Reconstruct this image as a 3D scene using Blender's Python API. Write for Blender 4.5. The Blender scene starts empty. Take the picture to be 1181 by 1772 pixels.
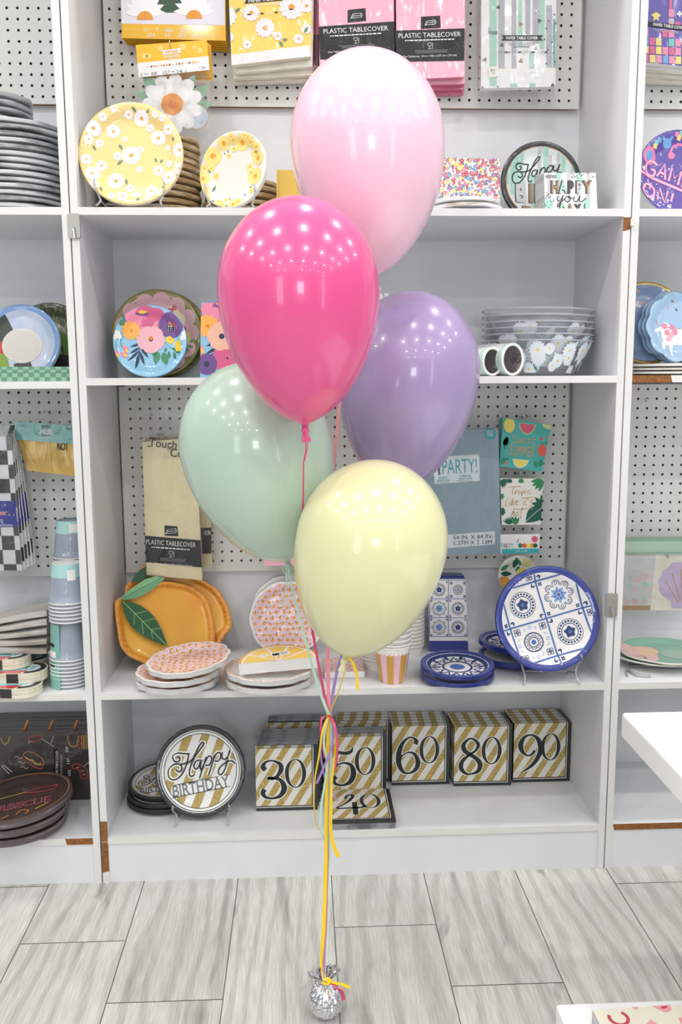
import bpy, math, random
from mathutils import Vector, Matrix, noise
PI = math.pi
rnd = random.Random(7)
SC = bpy.context.scene
COL = SC.collection
# ------------------------------------------------------------------ camera
F, CW, CH = 1536.88, 1181, 1772
CAM = Vector((0.4913, -2.0015, 1.1989))
yaw, pitch, roll = 0.0430, 0.1501, -0.0051
cy_, sy_, cp_, sp_ = math.cos(yaw), math.sin(yaw), math.cos(pitch), math.sin(pitch)
FW = Vector((sy_*cp_, cy_*cp_, -sp_)); RT = Vector((cy_, -sy_, 0)); UP = RT.cross(FW)
RR = math.cos(roll)*RT + math.sin(roll)*UP; UU = -math.sin(roll)*RT + math.cos(roll)*UP
cd = bpy.data.cameras.new('camera'); cam = bpy.data.objects.new('camera', cd); COL.objects.link(cam)
cd.sensor_fit = 'VERTICAL'; cd.sensor_height = 24; cd.lens = F/CH*24; cd.clip_start = .02
m3 = Matrix((RR, UU, -FW)).transposed()
cam.matrix_world = Matrix.Translation(CAM) @ m3.to_4x4()
SC.camera = cam
def at(u, v, y=None, z=None):
    d = FW + RR*((u-CW/2)/F) - UU*((v-CH/2)/F)
    t = (y-CAM.y)/d.y if y is not None else (z-CAM.z)/d.z
    return CAM + d*t
def vat(u, y, z):                              # photo row of the point (column u, depth y, height z)
    v = 900
    for _ in range(8):
        p = at(u, v, y=y); v += (p.z-z)/ppm(p)
    return v
def ppm(p):                                   # metres per pixel at a point
    return (Vector(p)-CAM).dot(FW)/F
# ------------------------------------------------------------------ light
SC.view_settings.view_transform = 'Standard'; SC.view_settings.look = 'None'
SC.view_settings.gamma = 1; SC.view_settings.exposure = 0.15
w = bpy.data.worlds.new('shop_daylight'); SC.world = w; w.use_nodes = True
w.node_tree.nodes['Background'].inputs[0].default_value = (.90, .95, 1, 1)
w.node_tree.nodes['Background'].inputs[1].default_value = 0.28
CEIL = 2.95
def lamp(name, loc, size, power, col=(1, .985, .96), rot=(0, 0, 0), shape='DISK', sy=None):
    l = bpy.data.lights.new(name, 'AREA'); l.shape = shape; l.size = size
    if sy: l.size_y = sy
    l.energy = power; l.color = col
    o = bpy.data.objects.new(name, l); COL.objects.link(o); o.location = loc; o.rotation_euler = rot
    return o
for yy, pw in ((-.12, 5.0), (-1.15, 6.0), (-2.2, 6.2), (-3.4, 5), (-4.8, 4)):
    for i in range(7):
        lamp('ceiling_downlight', (-2.0+i*.9 + (.2 if yy < -1.5 else 0), yy, CEIL-.02), .13, pw)
lamp('shop_window', (-1.9, -5.6, 1.5), .9, 22, (.92, .96, 1), (PI/2, 0, 0), 'RECTANGLE', 2.1)
lamp('shop_window', (.75, -6.0, 1.6), .8, 25, (.95, .97, 1), (PI/2, 0, 0), 'RECTANGLE', .9)
lamp('shop_window', (3.2, -4.6, 1.5), .35, 9, (.92, .9, 1), (PI/2, 0, 0), 'RECTANGLE', 2.1)
# ------------------------------------------------------------------ materials
def lin(c):
    return tuple(((x/255)/12.92 if x/255 <= .04045 else ((x/255+.055)/1.055)**2.4) for x in c)
MATS = {}
def mat(name, c, rough=.5, metal=0, coat=0, crough=.08, bump=None, sss=0, noisecol=None, trans=0, ior=None, spec=None, grain=None):
    if name in MATS: return name
    m = bpy.data.materials.new(name); m.use_nodes = True; nt = m.node_tree; b = nt.nodes['Principled BSDF']
    L = lin(c) + (1,)
    b.inputs['Base Color'].default_value = L; m.diffuse_color = L
    b.inputs['Roughness'].default_value = rough; b.inputs['Metallic'].default_value = metal
    b.inputs['Coat Weight'].default_value = coat; b.inputs['Coat Roughness'].default_value = crough
    if spec is not None: b.inputs['Specular IOR Level'].default_value = spec
    if ior: b.inputs['IOR'].default_value = ior
    if trans: b.inputs['Transmission Weight'].default_value = trans
    if sss:
        b.inputs['Subsurface Weight'].default_value = sss
        b.inputs['Subsurface Radius'].default_value = (1, .7, .7); b.inputs['Subsurface Scale'].default_value = .02
    tc = None
    def coord():
        return nt.nodes.new('ShaderNodeTexCoord').outputs['Object']
    if bump:
        n = nt.nodes.new('ShaderNodeTexNoise'); n.inputs['Scale'].default_value = bump[0]; n.inputs['Detail'].default_value = 3
        if len(bump) > 2:
            mp = nt.nodes.new('ShaderNodeMapping'); mp.inputs['Scale'].default_value = bump[2]
            nt.links.new(coord(), mp.inputs[0]); nt.links.new(mp.outputs[0], n.inputs['Vector'])
            n.inputs['Distortion'].default_value = .6
        else: nt.links.new(coord(), n.inputs['Vector'])
        bp = nt.nodes.new('ShaderNodeBump'); bp.inputs['Strength'].default_value = bump[1]; bp.inputs['Distance'].default_value = .004
        nt.links.new(n.outputs['Fac'], bp.inputs['Height'])
        nt.links.new(bp.outputs[0], b.inputs['Coat Normal' if coat else 'Normal'])
    if noisecol:                                   # (scale, colour b, contrast lo, hi[, mapping scale])
        n = nt.nodes.new('ShaderNodeTexNoise'); n.inputs['Scale'].default_value = noisecol[0]; n.inputs['Detail'].default_value = 4
        if len(noisecol) > 4:
            mp = nt.nodes.new('ShaderNodeMapping'); mp.inputs['Scale'].default_value = noisecol[4]
            nt.links.new(coord(), mp.inputs[0]); nt.links.new(mp.outputs[0], n.inputs['Vector'])
        else: nt.links.new(coord(), n.inputs['Vector'])
        r = nt.nodes.new('ShaderNodeValToRGB'); r.color_ramp.elements[0].position = noisecol[2]; r.color_ramp.elements[1].position = noisecol[3]
        r.color_ramp.elements[0].color = L; r.color_ramp.elements[1].color = lin(noisecol[1]) + (1,)
        nt.links.new(n.outputs['Fac'], r.inputs[0]); nt.links.new(r.outputs[0], b.inputs['Base Color'])
    MATS[name] = m
    return name
def film_mat(name, tint=(1, 1, 1), white=.05, gloss=.12, rough=.12, bump=(30, .8), sc=(1, 1, 1)):
    if name in MATS: return name
    m = bpy.data.materials.new(name); m.use_nodes = True; nt = m.node_tree; nt.nodes.clear()
    N = nt.nodes.new; K = nt.links.new
    out = N('ShaderNodeOutputMaterial'); tr = N('ShaderNodeBsdfTransparent'); tr.inputs[0].default_value = tint + (1,)
    gl = N('ShaderNodeBsdfGlossy'); gl.inputs['Roughness'].default_value = rough
    df = N('ShaderNodeBsdfDiffuse'); df.inputs[0].default_value = (.9, .9, .92, 1)
    n = N('ShaderNodeTexNoise'); n.inputs['Scale'].default_value = bump[0]; n.inputs['Detail'].default_value = 4; n.inputs['Distortion'].default_value = 1.2
    tc = N('ShaderNodeTexCoord'); mp = N('ShaderNodeMapping'); mp.inputs['Scale'].default_value = sc
    K(tc.outputs['Object'], mp.inputs[0]); K(mp.outputs[0], n.inputs['Vector'])
    bp = N('ShaderNodeBump'); bp.inputs['Strength'].default_value = bump[1]; bp.inputs['Distance'].default_value = .01
    K(n.outputs['Fac'], bp.inputs['Height']); K(bp.outputs[0], gl.inputs['Normal'])
    fr = N('ShaderNodeFresnel'); fr.inputs[0].default_value = 1.33; K(bp.outputs[0], fr.inputs['Normal'])
    ad = N('ShaderNodeMath'); ad.operation = 'ADD'; ad.use_clamp = True; ad.inputs[1].default_value = gloss; K(fr.outputs[0], ad.inputs[0])
    m1 = N('ShaderNodeMixShader'); m1.inputs[0].default_value = white; K(tr.outputs[0], m1.inputs[1]); K(df.outputs[0], m1.inputs[2])
    m2 = N('ShaderNodeMixShader'); K(ad.outputs[0], m2.inputs[0]); K(m1.outputs[0], m2.inputs[1]); K(gl.outputs[0], m2.inputs[2])
    K(m2.outputs[0], out.inputs[0]); MATS[name] = m
    return name
# ------------------------------------------------------------------ mesh builder
class MB:
    def __init__(s): s.v = []; s.f = []; s.m = []; s.sm = []; s.ms = []; s.M = Matrix()
    def mi(s, k):
        if k not in s.ms: s.ms.append(k)
        return s.ms.index(k)
    def av(s, p): s.v.append(s.M @ Vector(p)); return len(s.v)-1
    def fc(s, idx, k, smooth=False): s.f.append(tuple(idx)); s.m.append(s.mi(k)); s.sm.append(smooth)
    def quad(s, pts, k, smooth=False): s.fc([s.av(p) for p in pts], k, smooth)
    def box(s, x0, x1, y0, y1, z0, z1, k, front=None):
        a = [s.av(p) for p in ((x0,y0,z0),(x1,y0,z0),(x1,y1,z0),(x0,y1,z0),(x0,y0,z1),(x1,y0,z1),(x1,y1,z1),(x0,y1,z1))]
        for q, kk in (((0,3,2,1),k),((4,5,6,7),k),((0,1,5,4),front or k),((1,2,6,5),k),((2,3,7,6),k),((3,0,4,7),k)): s.fc([a[i] for i in q], kk)
        return s
    def lathe(s, prof, seg, k, smooth=True, rf=None):     # prof [(r,z,(mat))]
        rows = []
        for e in prof:
            r, z = e[0], e[1]
            if r < 1e-6: rows.append([s.av((0, 0, z))])
            else: rows.append([s.av(((r+(rf(i/seg*2*PI, r, z) if rf else 0))*math.cos(i/seg*2*PI), (r+(rf(i/seg*2*PI, r, z) if rf else 0))*math.sin(i/seg*2*PI), z)) for i in range(seg)])
        for j in range(len(prof)-1):
            kk = prof[j+1][2] if len(prof[j+1]) > 2 else k
            A, B = rows[j], rows[j+1]
            for i in range(seg):
                i2 = (i+1) % seg
                if len(A) == 1 and len(B) == 1: break
                if len(A) == 1: s.fc((A[0], B[i2], B[i]), kk, smooth)
                elif len(B) == 1: s.fc((A[i], A[i2], B[0]), kk, smooth)
                else: s.fc((A[i], A[i2], B[i2], B[i]), kk, smooth)
        return s
    def tube(s, pts, r, k, seg=8, cap=True):
        pts = [Vector(p) for p in pts]; rings = []
        n = len(pts); ref = Vector((.3, .2, 1))
        for i, p in enumerate(pts):
            t = (pts[min(i+1, n-1)] - pts[max(i-1, 0)]).normalized()
            a = t.cross(ref if abs(t.dot(ref.normalized())) < .95 else Vector((1, 0, 0))).normalized(); b = t.cross(a)
            rr = r[i] if isinstance(r, (list, tuple)) else r
            rings.append([s.av(p + a*rr*math.cos(j/seg*2*PI) + b*rr*math.sin(j/seg*2*PI)) for j in range(seg)])
        for i in range(n-1):
            for j in range(seg):
                j2 = (j+1) % seg; s.fc((rings[i][j], rings[i][j2], rings[i+1][j2], rings[i+1][j]), k, True)
        if cap: s.fc(rings[0][::-1], k); s.fc(rings[-1], k)
        return s
    def strip(s, pts, wid, dirs, k, th=.0004):              # flat ribbon with real thickness
        n = len(pts); R = []
        for i, p in enumerate(pts):
            p = Vector(p); t = (Vector(pts[min(i+1, n-1)]) - Vector(pts[max(i-1, 0)])).normalized()
            d = dirs[i] if isinstance(dirs, list) else dirs
            d = (d - t*d.dot(t)).normalized(); nn = t.cross(d)
            wv = wid[i] if isinstance(wid, list) else wid
            R.append([s.av(p+d*wv/2+nn*th/2), s.av(p-d*wv/2+nn*th/2), s.av(p-d*wv/2-nn*th/2), s.av(p+d*wv/2-nn*th/2)])
        for i in range(n-1):
            for j in range(4): s.fc((R[i][j], R[i][(j+1) % 4], R[i+1][(j+1) % 4], R[i+1][j]), k, False)
        s.fc(R[0][::-1], k); s.fc(R[-1], k)
        return s
    def grid(s, fn, nu, nv, k, smooth=True):
        I = [[s.av(fn(i/nu, j/nv)) for i in range(nu+1)] for j in range(nv+1)]
        for j in range(nv):
            for i in range(nu): s.fc((I[j][i], I[j][i+1], I[j+1][i+1], I[j+1][i]), k, smooth)
        return s
    def prism(s, pts, y0, y1, k, kf=None):                 # outline in x,z extruded along y, front at y0
        n = len(pts); A = [s.av((p[0], y0, p[1])) for p in pts]; B = [s.av((p[0], y1, p[1])) for p in pts]
        s.fc(A, kf or k); s.fc(B[::-1], k)
        for i in range(n): s.fc((A[i], B[i], B[(i+1) % n], A[(i+1) % n]), k)
        return s
    def polys(s, P, fn, sub=None):
        for pts, k, ly in P:
            ps = [(p[0], p[1]) for p in pts]
            if sub:
                for t in tess(ps, sub): s.fc([s.av(fn(x, y, ly)) for x, y in t], k, True)
            else: s.fc([s.av(fn(x, y, ly)) for x, y in ps], k)
        return s
    def build(s, name, parent=None, loc=None, rot=None, bevel=0, bseg=2):
        me = bpy.data.meshes.new(name); me.from_pydata([tuple(v) for v in s.v], [], s.f)
        for k in s.ms: me.materials.append(MATS[k])
        me.polygons.foreach_set('material_index', s.m); me.polygons.foreach_set('use_smooth', s.sm)
        me.update()
        o = bpy.data.objects.new(name, me); COL.objects.link(o)
        if parent: o.parent = parent
        if loc is not None: o.location = loc
        if rot is not None: o.rotation_euler = rot
        if bevel:
            b = o.modifiers.new('bevel', 'BEVEL'); b.width = bevel; b.segments = bseg; b.limit_method = 'ANGLE'; b.angle_limit = .8
        return o
def tess(ps, mx):
    out = []
    def rec(a, b, c, d):
        L = [math.dist(a, b), math.dist(b, c), math.dist(c, a)]; m = max(L)
        if m <= mx or d > 7: out.append((a, b, c)); return
        if m == L[0]: q = ((a[0]+b[0])/2, (a[1]+b[1])/2); rec(a, q, c, d+1); rec(q, b, c, d+1)
        elif m == L[1]: q = ((c[0]+b[0])/2, (c[1]+b[1])/2); rec(a, b, q, d+1); rec(a, q, c, d+1)
        else: q = ((c[0]+a[0])/2, (c[1]+a[1])/2); rec(a, b, q, d+1); rec(q, b, c, d+1)
    for i in range(1, len(ps)-1): rec(ps[0], ps[i], ps[i+1], 0)
    return out
def tag(o, label=None, cat=None, group=None, kind=None):
    if label and len(label.replace('-', ' ').split()) > 16: print('LONG', label)
    if label: o['label'] = label
    if cat: o['category'] = cat
    if group: o['group'] = group
    if kind: o['kind'] = kind
    return o
def thing(name, label, cat, loc=(0, 0, 0), rot=(0, 0, 0), group=None):
    o = bpy.data.objects.new(name, None); COL.objects.link(o); o.empty_display_size = .02
    o.location = loc; o.rotation_euler = rot
    return tag(o, label, cat, group)
def copy_thing(o, loc, rot=None, label=None, parent=None):
    c = o.copy(); COL.objects.link(c)
    if parent: c.parent = parent
    else:
        c.location = loc
        if rot is not None: c.rotation_euler = rot
        if label: c['label'] = label
    for ch in [x for x in COL.objects if x.parent == o]: copy_thing(ch, None, parent=c)
    return c
ORD = ['first', 'second', 'third', 'fourth', 'fifth', 'sixth', 'seventh', 'eighth', 'ninth', 'tenth', 'eleventh', 'twelfth', 'thirteenth', 'fourteenth', 'fifteenth', 'sixteenth']
# ------------------------------------------------------------------ printed art: lists of (points, material, layer)
def area(p): return sum(p[i][0]*p[(i+1) % len(p)][1]-p[(i+1) % len(p)][0]*p[i][1] for i in range(len(p)))/2
def ccw(p): return p if area(p) > 0 else p[::-1]
def rect(x0, y0, x1, y1, k, ly=1): return [([(x0, y0), (x1, y0), (x1, y1), (x0, y1)], k, ly)]
def poly(pts, k, ly=1): return [(ccw(pts), k, ly)]
def disc(cx, cy, rx, k, ly=1, ry=None, n=18, rot=0):
    ry = ry or rx; c, s = math.cos(rot), math.sin(rot)
    return [([(cx+rx*math.cos(a)*c-ry*math.sin(a)*s, cy+rx*math.cos(a)*s+ry*math.sin(a)*c) for a in [i/n*2*PI for i in range(n)]], k, ly)]
def ring(cx, cy, r0, r1, k, ly=1, n=36, a0=0, a1=2*PI):
    o = []
    for i in range(n):
        a, b = a0+(a1-a0)*i/n, a0+(a1-a0)*(i+1)/n
        o.append(([(cx+r0*math.cos(a), cy+r0*math.sin(a)), (cx+r1*math.cos(a), cy+r1*math.sin(a)), (cx+r1*math.cos(b), cy+r1*math.sin(b)), (cx+r0*math.cos(b), cy+r0*math.sin(b))], k, ly))
    return o
def flower(cx, cy, r, n, kp, kc, rot=0, ly=1, cr=.27, pw=.85, squish=1):
    o = []
    for i in range(n):
        a = rot+i/n*2*PI; c, s = math.cos(a), math.sin(a); w_ = r*math.sin(PI/n)*pw
        p = []
        for u, ww in ((.08, .25), (.45, .75), (.72, 1), (.9, .8), (1, .3), (1, -.3), (.9, -.8), (.72, -1), (.45, -.75), (.08, -.25)):
            p.append((cx+(r*u*c-w_*ww*s)*squish, cy+r*u*s+w_*ww*c))
        o.append((ccw(p), kp, ly + .4*i/n))
    return o + (disc(cx, cy, r*cr*squish, kc, ly+.5, ry=r*cr, n=10) if kc else [])
def leaf(cx, cy, L, W, rot, k, ly=1, vein=None):
    c, s = math.cos(rot), math.sin(rot); top = []; bot = []
    for i in range(9):
        t = i/8; h = W/2*math.sin(PI*t**.85); top.append((L*t, h)); bot.append((L*t, -h))
    q = top + bot[::-1][1:-1]
    o = [(ccw([(cx+x*c-y*s, cy+x*s+y*c) for x, y in q]), k, ly)]
    if vein:
        o += stroke([(cx, cy), (cx+L*.95*c, cy+L*.95*s)], W*.05, vein, ly+.4)
        for i in range(1, 6):
            for sg in (1, -1):
                x0 = L*i/7; x1 = x0+W*.33; y1 = sg*W*.36*math.sin(PI*min(1, (x1/L))**.85)
                o += stroke([(cx+x0*c, cy+x0*s), (cx+x1*c-y1*s, cy+x1*s+y1*c)], W*.035, vein, ly+.4)
    return o
def catmull(pts, n=8, closed=False):
    P = [tuple(p) for p in pts]; o = []; m = len(P)
    for i in range(m if closed else m-1):
        if closed: a, b, c, d = P[(i-1) % m], P[i], P[(i+1) % m], P[(i+2) % m]
        else: a, b, c, d = P[max(i-1, 0)], P[i], P[i+1], P[min(i+2, m-1)]
        for j in range(n):
            t = j/n
            o.append(tuple(.5*((2*b[q])+(-a[q]+c[q])*t+(2*a[q]-5*b[q]+4*c[q]-d[q])*t*t+(-a[q]+3*b[q]-3*c[q]+d[q])*t**3) for q in range(len(b))))
    if not closed: o.append(P[-1])
    return o
def stroke(pts, wd, k, ly=1, smooth=0, closed=False, out=None):     # pts (x,y[,w]); out = (extra width, material)
    P = [(p[0], p[1], (p[2] if len(p) > 2 else 1)) for p in pts]
    if smooth: P = catmull(P, smooth, closed)
    if closed: P = P + [P[0]]
    o = []; n = len(P); L = []
    for i in range(n):
        a, b = P[max(i-1, 0)], P[min(i+1, n-1)]
        if closed and (i == 0 or i == n-1): a, b = P[-2], P[1]
        dx, dy = b[0]-a[0], b[1]-a[1]; l = math.hypot(dx, dy) or 1
        L.append((-dy/l, dx/l))
    def mk(ex, kk, l2):
        for i in range(n-1):
            h0, h1 = P[i][2]*wd/2+ex, P[i+1][2]*wd/2+ex
            q = [(P[i][0]-L[i][0]*h0, P[i][1]-L[i][1]*h0), (P[i+1][0]-L[i+1][0]*h1, P[i+1][1]-L[i+1][1]*h1), (P[i+1][0]+L[i+1][0]*h1, P[i+1][1]+L[i+1][1]*h1), (P[i][0]+L[i][0]*h0, P[i][1]+L[i][1]*h0)]
            if abs(area(q)) > 1e-12: o.append((ccw(q), kk, l2))
    if out: mk(out[0], out[1], ly-.4)
    mk(0, k, ly)
    return o
TXT = {}
def text(st, cx, cy, h, k, ly=1, wd=None, rot=0, bold=0, al='c', sx=1, shear=0):
    key = (st, bold)
    if key not in TXT:
        cu = bpy.data.curves.new('t', 'FONT'); cu.body = st; cu.size = 1; cu.offset = bold; cu.resolution_u = 2 if len(st) > 8 else 4
        ob = bpy.data.objects.new('t', cu); COL.objects.link(ob)
        dg = bpy.context.evaluated_depsgraph_get(); me = bpy.data.meshes.new_from_object(ob.evaluated_get(dg))
        TXT[key] = ([(v.co.x, v.co.y) for v in me.vertices], [tuple(p.vertices) for p in me.polygons])
        bpy.data.objects.remove(ob); bpy.data.curves.remove(cu); bpy.data.meshes.remove(me)
    V, Fs = TXT[key]
    if not V: return []
    x0, x1 = min(v[0] for v in V), max(v[0] for v in V); s = h/.73; sxx = s*sx
    if wd: sxx = wd/(x1-x0)
    ox = {'c': (x0+x1)/2, 'l': x0, 'r': x1}[al]; c, sn = math.cos(rot), math.sin(rot); o = []
    T = [((v[0]-ox)*sxx+shear*v[1]*s, v[1]*s - h/2) for v in V]
    T = [(cx+x*c-y*sn, cy+x*sn+y*c) for x, y in T]
    for f in Fs:
        p = [T[i] for i in f]
        if abs(area(p)) > 1e-12: o.append((ccw(p), k, ly))
    return o
def fine(cx, cy, w_, h, k, ly=1, n=1, gap=None, seed=1):          # lines of small print too small to read
    r = random.Random(seed); o = []
    for i in range(n):
        y = cy-(gap or h*1.6)*i; x = cx-w_/2*(1-.15*r.random()); e = cx+w_/2*(1-.15*r.random())
        while x < e:
            l = h*r.uniform(1, 4); o += rect(x, y-h/2, min(x+l, e), y+h/2, k, ly); x += l+h*.7
    return o
def stripes(x0, y0, x1, y1, ang, pitch_, duty, k, ly=1, off=0):
    c, s = math.cos(ang), math.sin(ang); R = math.hypot(x1-x0, y1-y0); mx, my = (x0+x1)/2, (y0+y1)/2; o = []
    n = int(R/pitch_)+2
    for i in range(-n, n+1):
        a = i*pitch_+off; b = a+pitch_*duty
        p = [(mx+c*(-R)-s*t, my+s*(-R)+c*t) for t in (a, b)] + [(mx+c*R-s*t, my+s*R+c*t) for t in (b, a)]
        o.append((ccw(p), k, ly))
    return clip(o, [(x0, y0), (x1, y0), (x1, y1), (x0, y1)])
def clip(P, cp):
    cp = ccw(cp); o = []; bx = (min(p[0] for p in cp), max(p[0] for p in cp), min(p[1] for p in cp), max(p[1] for p in cp))
    n = len(cp)
    for pts, k, ly in P:
        if max(p[0] for p in pts) < bx[0] or min(p[0] for p in pts) > bx[1] or max(p[1] for p in pts) < bx[2] or min(p[1] for p in pts) > bx[3]: continue
        q = pts
        for i in range(n):
            ax, ay = cp[i]; bx_, by_ = cp[(i+1) % n]; ex, ey = bx_-ax, by_-ay
            D = [ex*(p[1]-ay)-ey*(p[0]-ax) for p in q]
            if all(d >= 0 for d in D): continue
            r = []
            for j in range(len(q)):
                d0, d1 = D[j], D[(j+1) % len(q)]; a, b = q[j], q[(j+1) % len(q)]
                if d0 >= 0: r.append(a)
                if (d0 > 0 and d1 < 0) or (d0 < 0 and d1 > 0):
                    t = d0/(d0-d1); r.append((a[0]+(b[0]-a[0])*t, a[1]+(b[1]-a[1])*t))
            q = r
            if len(q) < 3: break
        if len(q) >= 3 and abs(area(q)) > 1e-10: o.append((q, k, ly))
    return o
def xf(P, s=1, rot=0, tx=0, ty=0, dl=0, sx=None):
    c, n = math.cos(rot), math.sin(rot); sx = sx or s
    return [([(tx+x*sx*c-y*s*n, ty+x*sx*n+y*s*c) for x, y in p], k, l+dl) for p, k, l in P]
def circ(r, n=32, cx=0, cy=0): return [(cx+r*math.cos(i/n*2*PI), cy+r*math.sin(i/n*2*PI)) for i in range(n)]
# ------------------------------------------------------------------ common materials
mat('white_laminate', (226, 227, 229), .45)
mat('white_edge', (224, 223, 220), .4)
mat('particle_board', (150, 98, 50), .8, noisecol=(160, (118, 72, 36), .4, .65))
mat('peg_white', (222, 222, 217), .5)
mat('wall_paint', (225, 226, 226), .7)
mat('hole_wall', (78, 54, 38), .9); mat('dark_gap', (30, 26, 24), .9)
mat('steel', (170, 168, 160), .3, metal=1)
mat('chrome', (215, 218, 220), .12, metal=1)
mat('white', (240, 240, 240), .4); mat('black', (22, 22, 24), .45)
# ------------------------------------------------------------------ setting
W, T, D = 1.22, .016, .349
Z1, Z2, Z3, Z4 = 1.5632, 1.2007, .4758, .116
HT = 2.32
def floor():
    m = bpy.data.materials.new('plank'); m.use_nodes = True; nt = m.node_tree; b = nt.nodes['Principled BSDF']; N = nt.nodes.new; K = nt.links.new
    tc = N('ShaderNodeUVMap'); tc.uv_map = 'UVMap'
    def nz(sc, mp, det=5, dist=0):
        a = N('ShaderNodeMapping'); a.inputs['Scale'].default_value = mp; K(tc.outputs[0], a.inputs[0])
        n = N('ShaderNodeTexNoise'); n.inputs['Scale'].default_value = sc; n.inputs['Detail'].default_value = det; n.inputs['Distortion'].default_value = dist
        K(a.outputs[0], n.inputs['Vector']); return n.outputs['Fac']
    def ramp(src, a, ca, b_, cb):
        r = N('ShaderNodeValToRGB'); r.color_ramp.elements[0].position = a; r.color_ramp.elements[1].position = b_
        r.color_ramp.elements[0].color = lin(ca)+(1,); r.color_ramp.elements[1].color = lin(cb)+(1,); K(src, r.inputs[0]); return r.outputs[0]
    def mul(a, c, f=1.0):
        x = N('ShaderNodeMix'); x.data_type = 'RGBA'; x.blend_type = 'MULTIPLY'; x.inputs[0].default_value = f; K(a, x.inputs[6]); K(c, x.inputs[7]); return x.outputs[2]
    base = ramp(nz(2.2, (1.6, .5, 1), 4, .6), .3, (218, 217, 213), .72, (198, 197, 193))
    g = ramp(nz(55, (7, .28, 1), 6, .3), .34, (226, 225, 222), .66, (255, 255, 255))
    k = ramp(nz(4.5, (3.0, .33, 1), 7, 1.2), .58, (255, 255, 255), .80, (182, 181, 180))
    kn = ramp(nz(6, (1.6, .6, 1), 4, .5), .66, (255, 255, 255), .78, (140, 139, 138))
    # annual-ring figure
    wv = N('ShaderNodeTexWave'); wv.inputs['Scale'].default_value = 3; wv.inputs['Distortion'].default_value = 22; wv.inputs['Detail'].default_value = 3; wv.inputs['Detail Scale'].default_value = .45
    a = N('ShaderNodeMapping'); a.inputs['Scale'].default_value = (2.0, .5, 1); K(tc.outputs[0], a.inputs[0]); K(a.outputs[0], wv.inputs['Vector'])
    wr = ramp(wv.outputs['Fac'], .05, (214, 213, 211), .5, (255, 255, 255))
    c = mul(mul(mul(mul(base, g), k), kn), wr, .55)
    K(c, b.inputs['Base Color']); b.inputs['Roughness'].default_value = .42; b.inputs['Specular IOR Level'].default_value = .35
    bp = N('ShaderNodeBump'); bp.inputs['Strength'].default_value = .12; bp.inputs['Distance'].default_value = .002
    K(nz(60, (6, .35, 1), 6, .4), bp.inputs['Height']); K(bp.outputs[0], b.inputs['Normal'])
    MATS['plank'] = m
    mat('grout', (120, 117, 114), .8)
    P, xb = .2258, -.1280
    joints = {-1: -.0065, 0: -.0065, 1: -.2260, 2: -.4205, 3: .02, 4: -.2030, 5: -.4058, 6: .1}
    mb = MB(); uv = []; r = random.Random(3); g2 = .0011
    mb.quad([(-4, -5.4, -.0015), (5, -5.4, -.0015), (5, .40, -.0015), (-4, .40, -.0015)], 'grout'); uv += [(0, 0)]*4
    for i in range(-17, 23):
        x0 = xb+(i-0)*P if i < 0 else xb+i*P
        j = joints.get(i+1, None)
        j = j if j is not None else -.0065-((i*.21) % 1.2)
        ys = []; y = j
        while y > -5.3: y -= 1.2
        while y < .38: ys.append(y); y += 1.2
        ys.append(y)
        for q in range(len(ys)-1):
            a_, b_ = ys[q]+g2, min(ys[q+1]-g2, .40)
            a_ = max(a_, -5.4)
            if b_ <= a_: continue
            mb.quad([(x0+g2, a_, 0), (x0+P-g2, a_, 0), (x0+P-g2, b_, 0), (x0+g2, b_, 0)], 'plank')
            ox, oy = r.uniform(0, 30), r.uniform(0, 30)
            uv += [(ox, oy), (ox+P, oy), (ox+P, oy+(b_-a_)), (ox, oy+(b_-a_))]
    o = mb.build('floor'); tag(o, kind='structure')
    l = o.data.uv_layers.new(name='UVMap')
    for i, u in enumerate(uv): l.data[i].uv = u
floor()
mb = MB(); mb.box(-4, 5, -5.4, .5, CEIL, CEIL+.1, 'wall_paint'); tag(mb.build('ceiling'), kind='structure')
mb = MB(); mb.box(-4, 5, .40, .5, 0, CEIL, 'wall_paint'); tag(mb.build('wall_back'), kind='structure')

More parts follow.
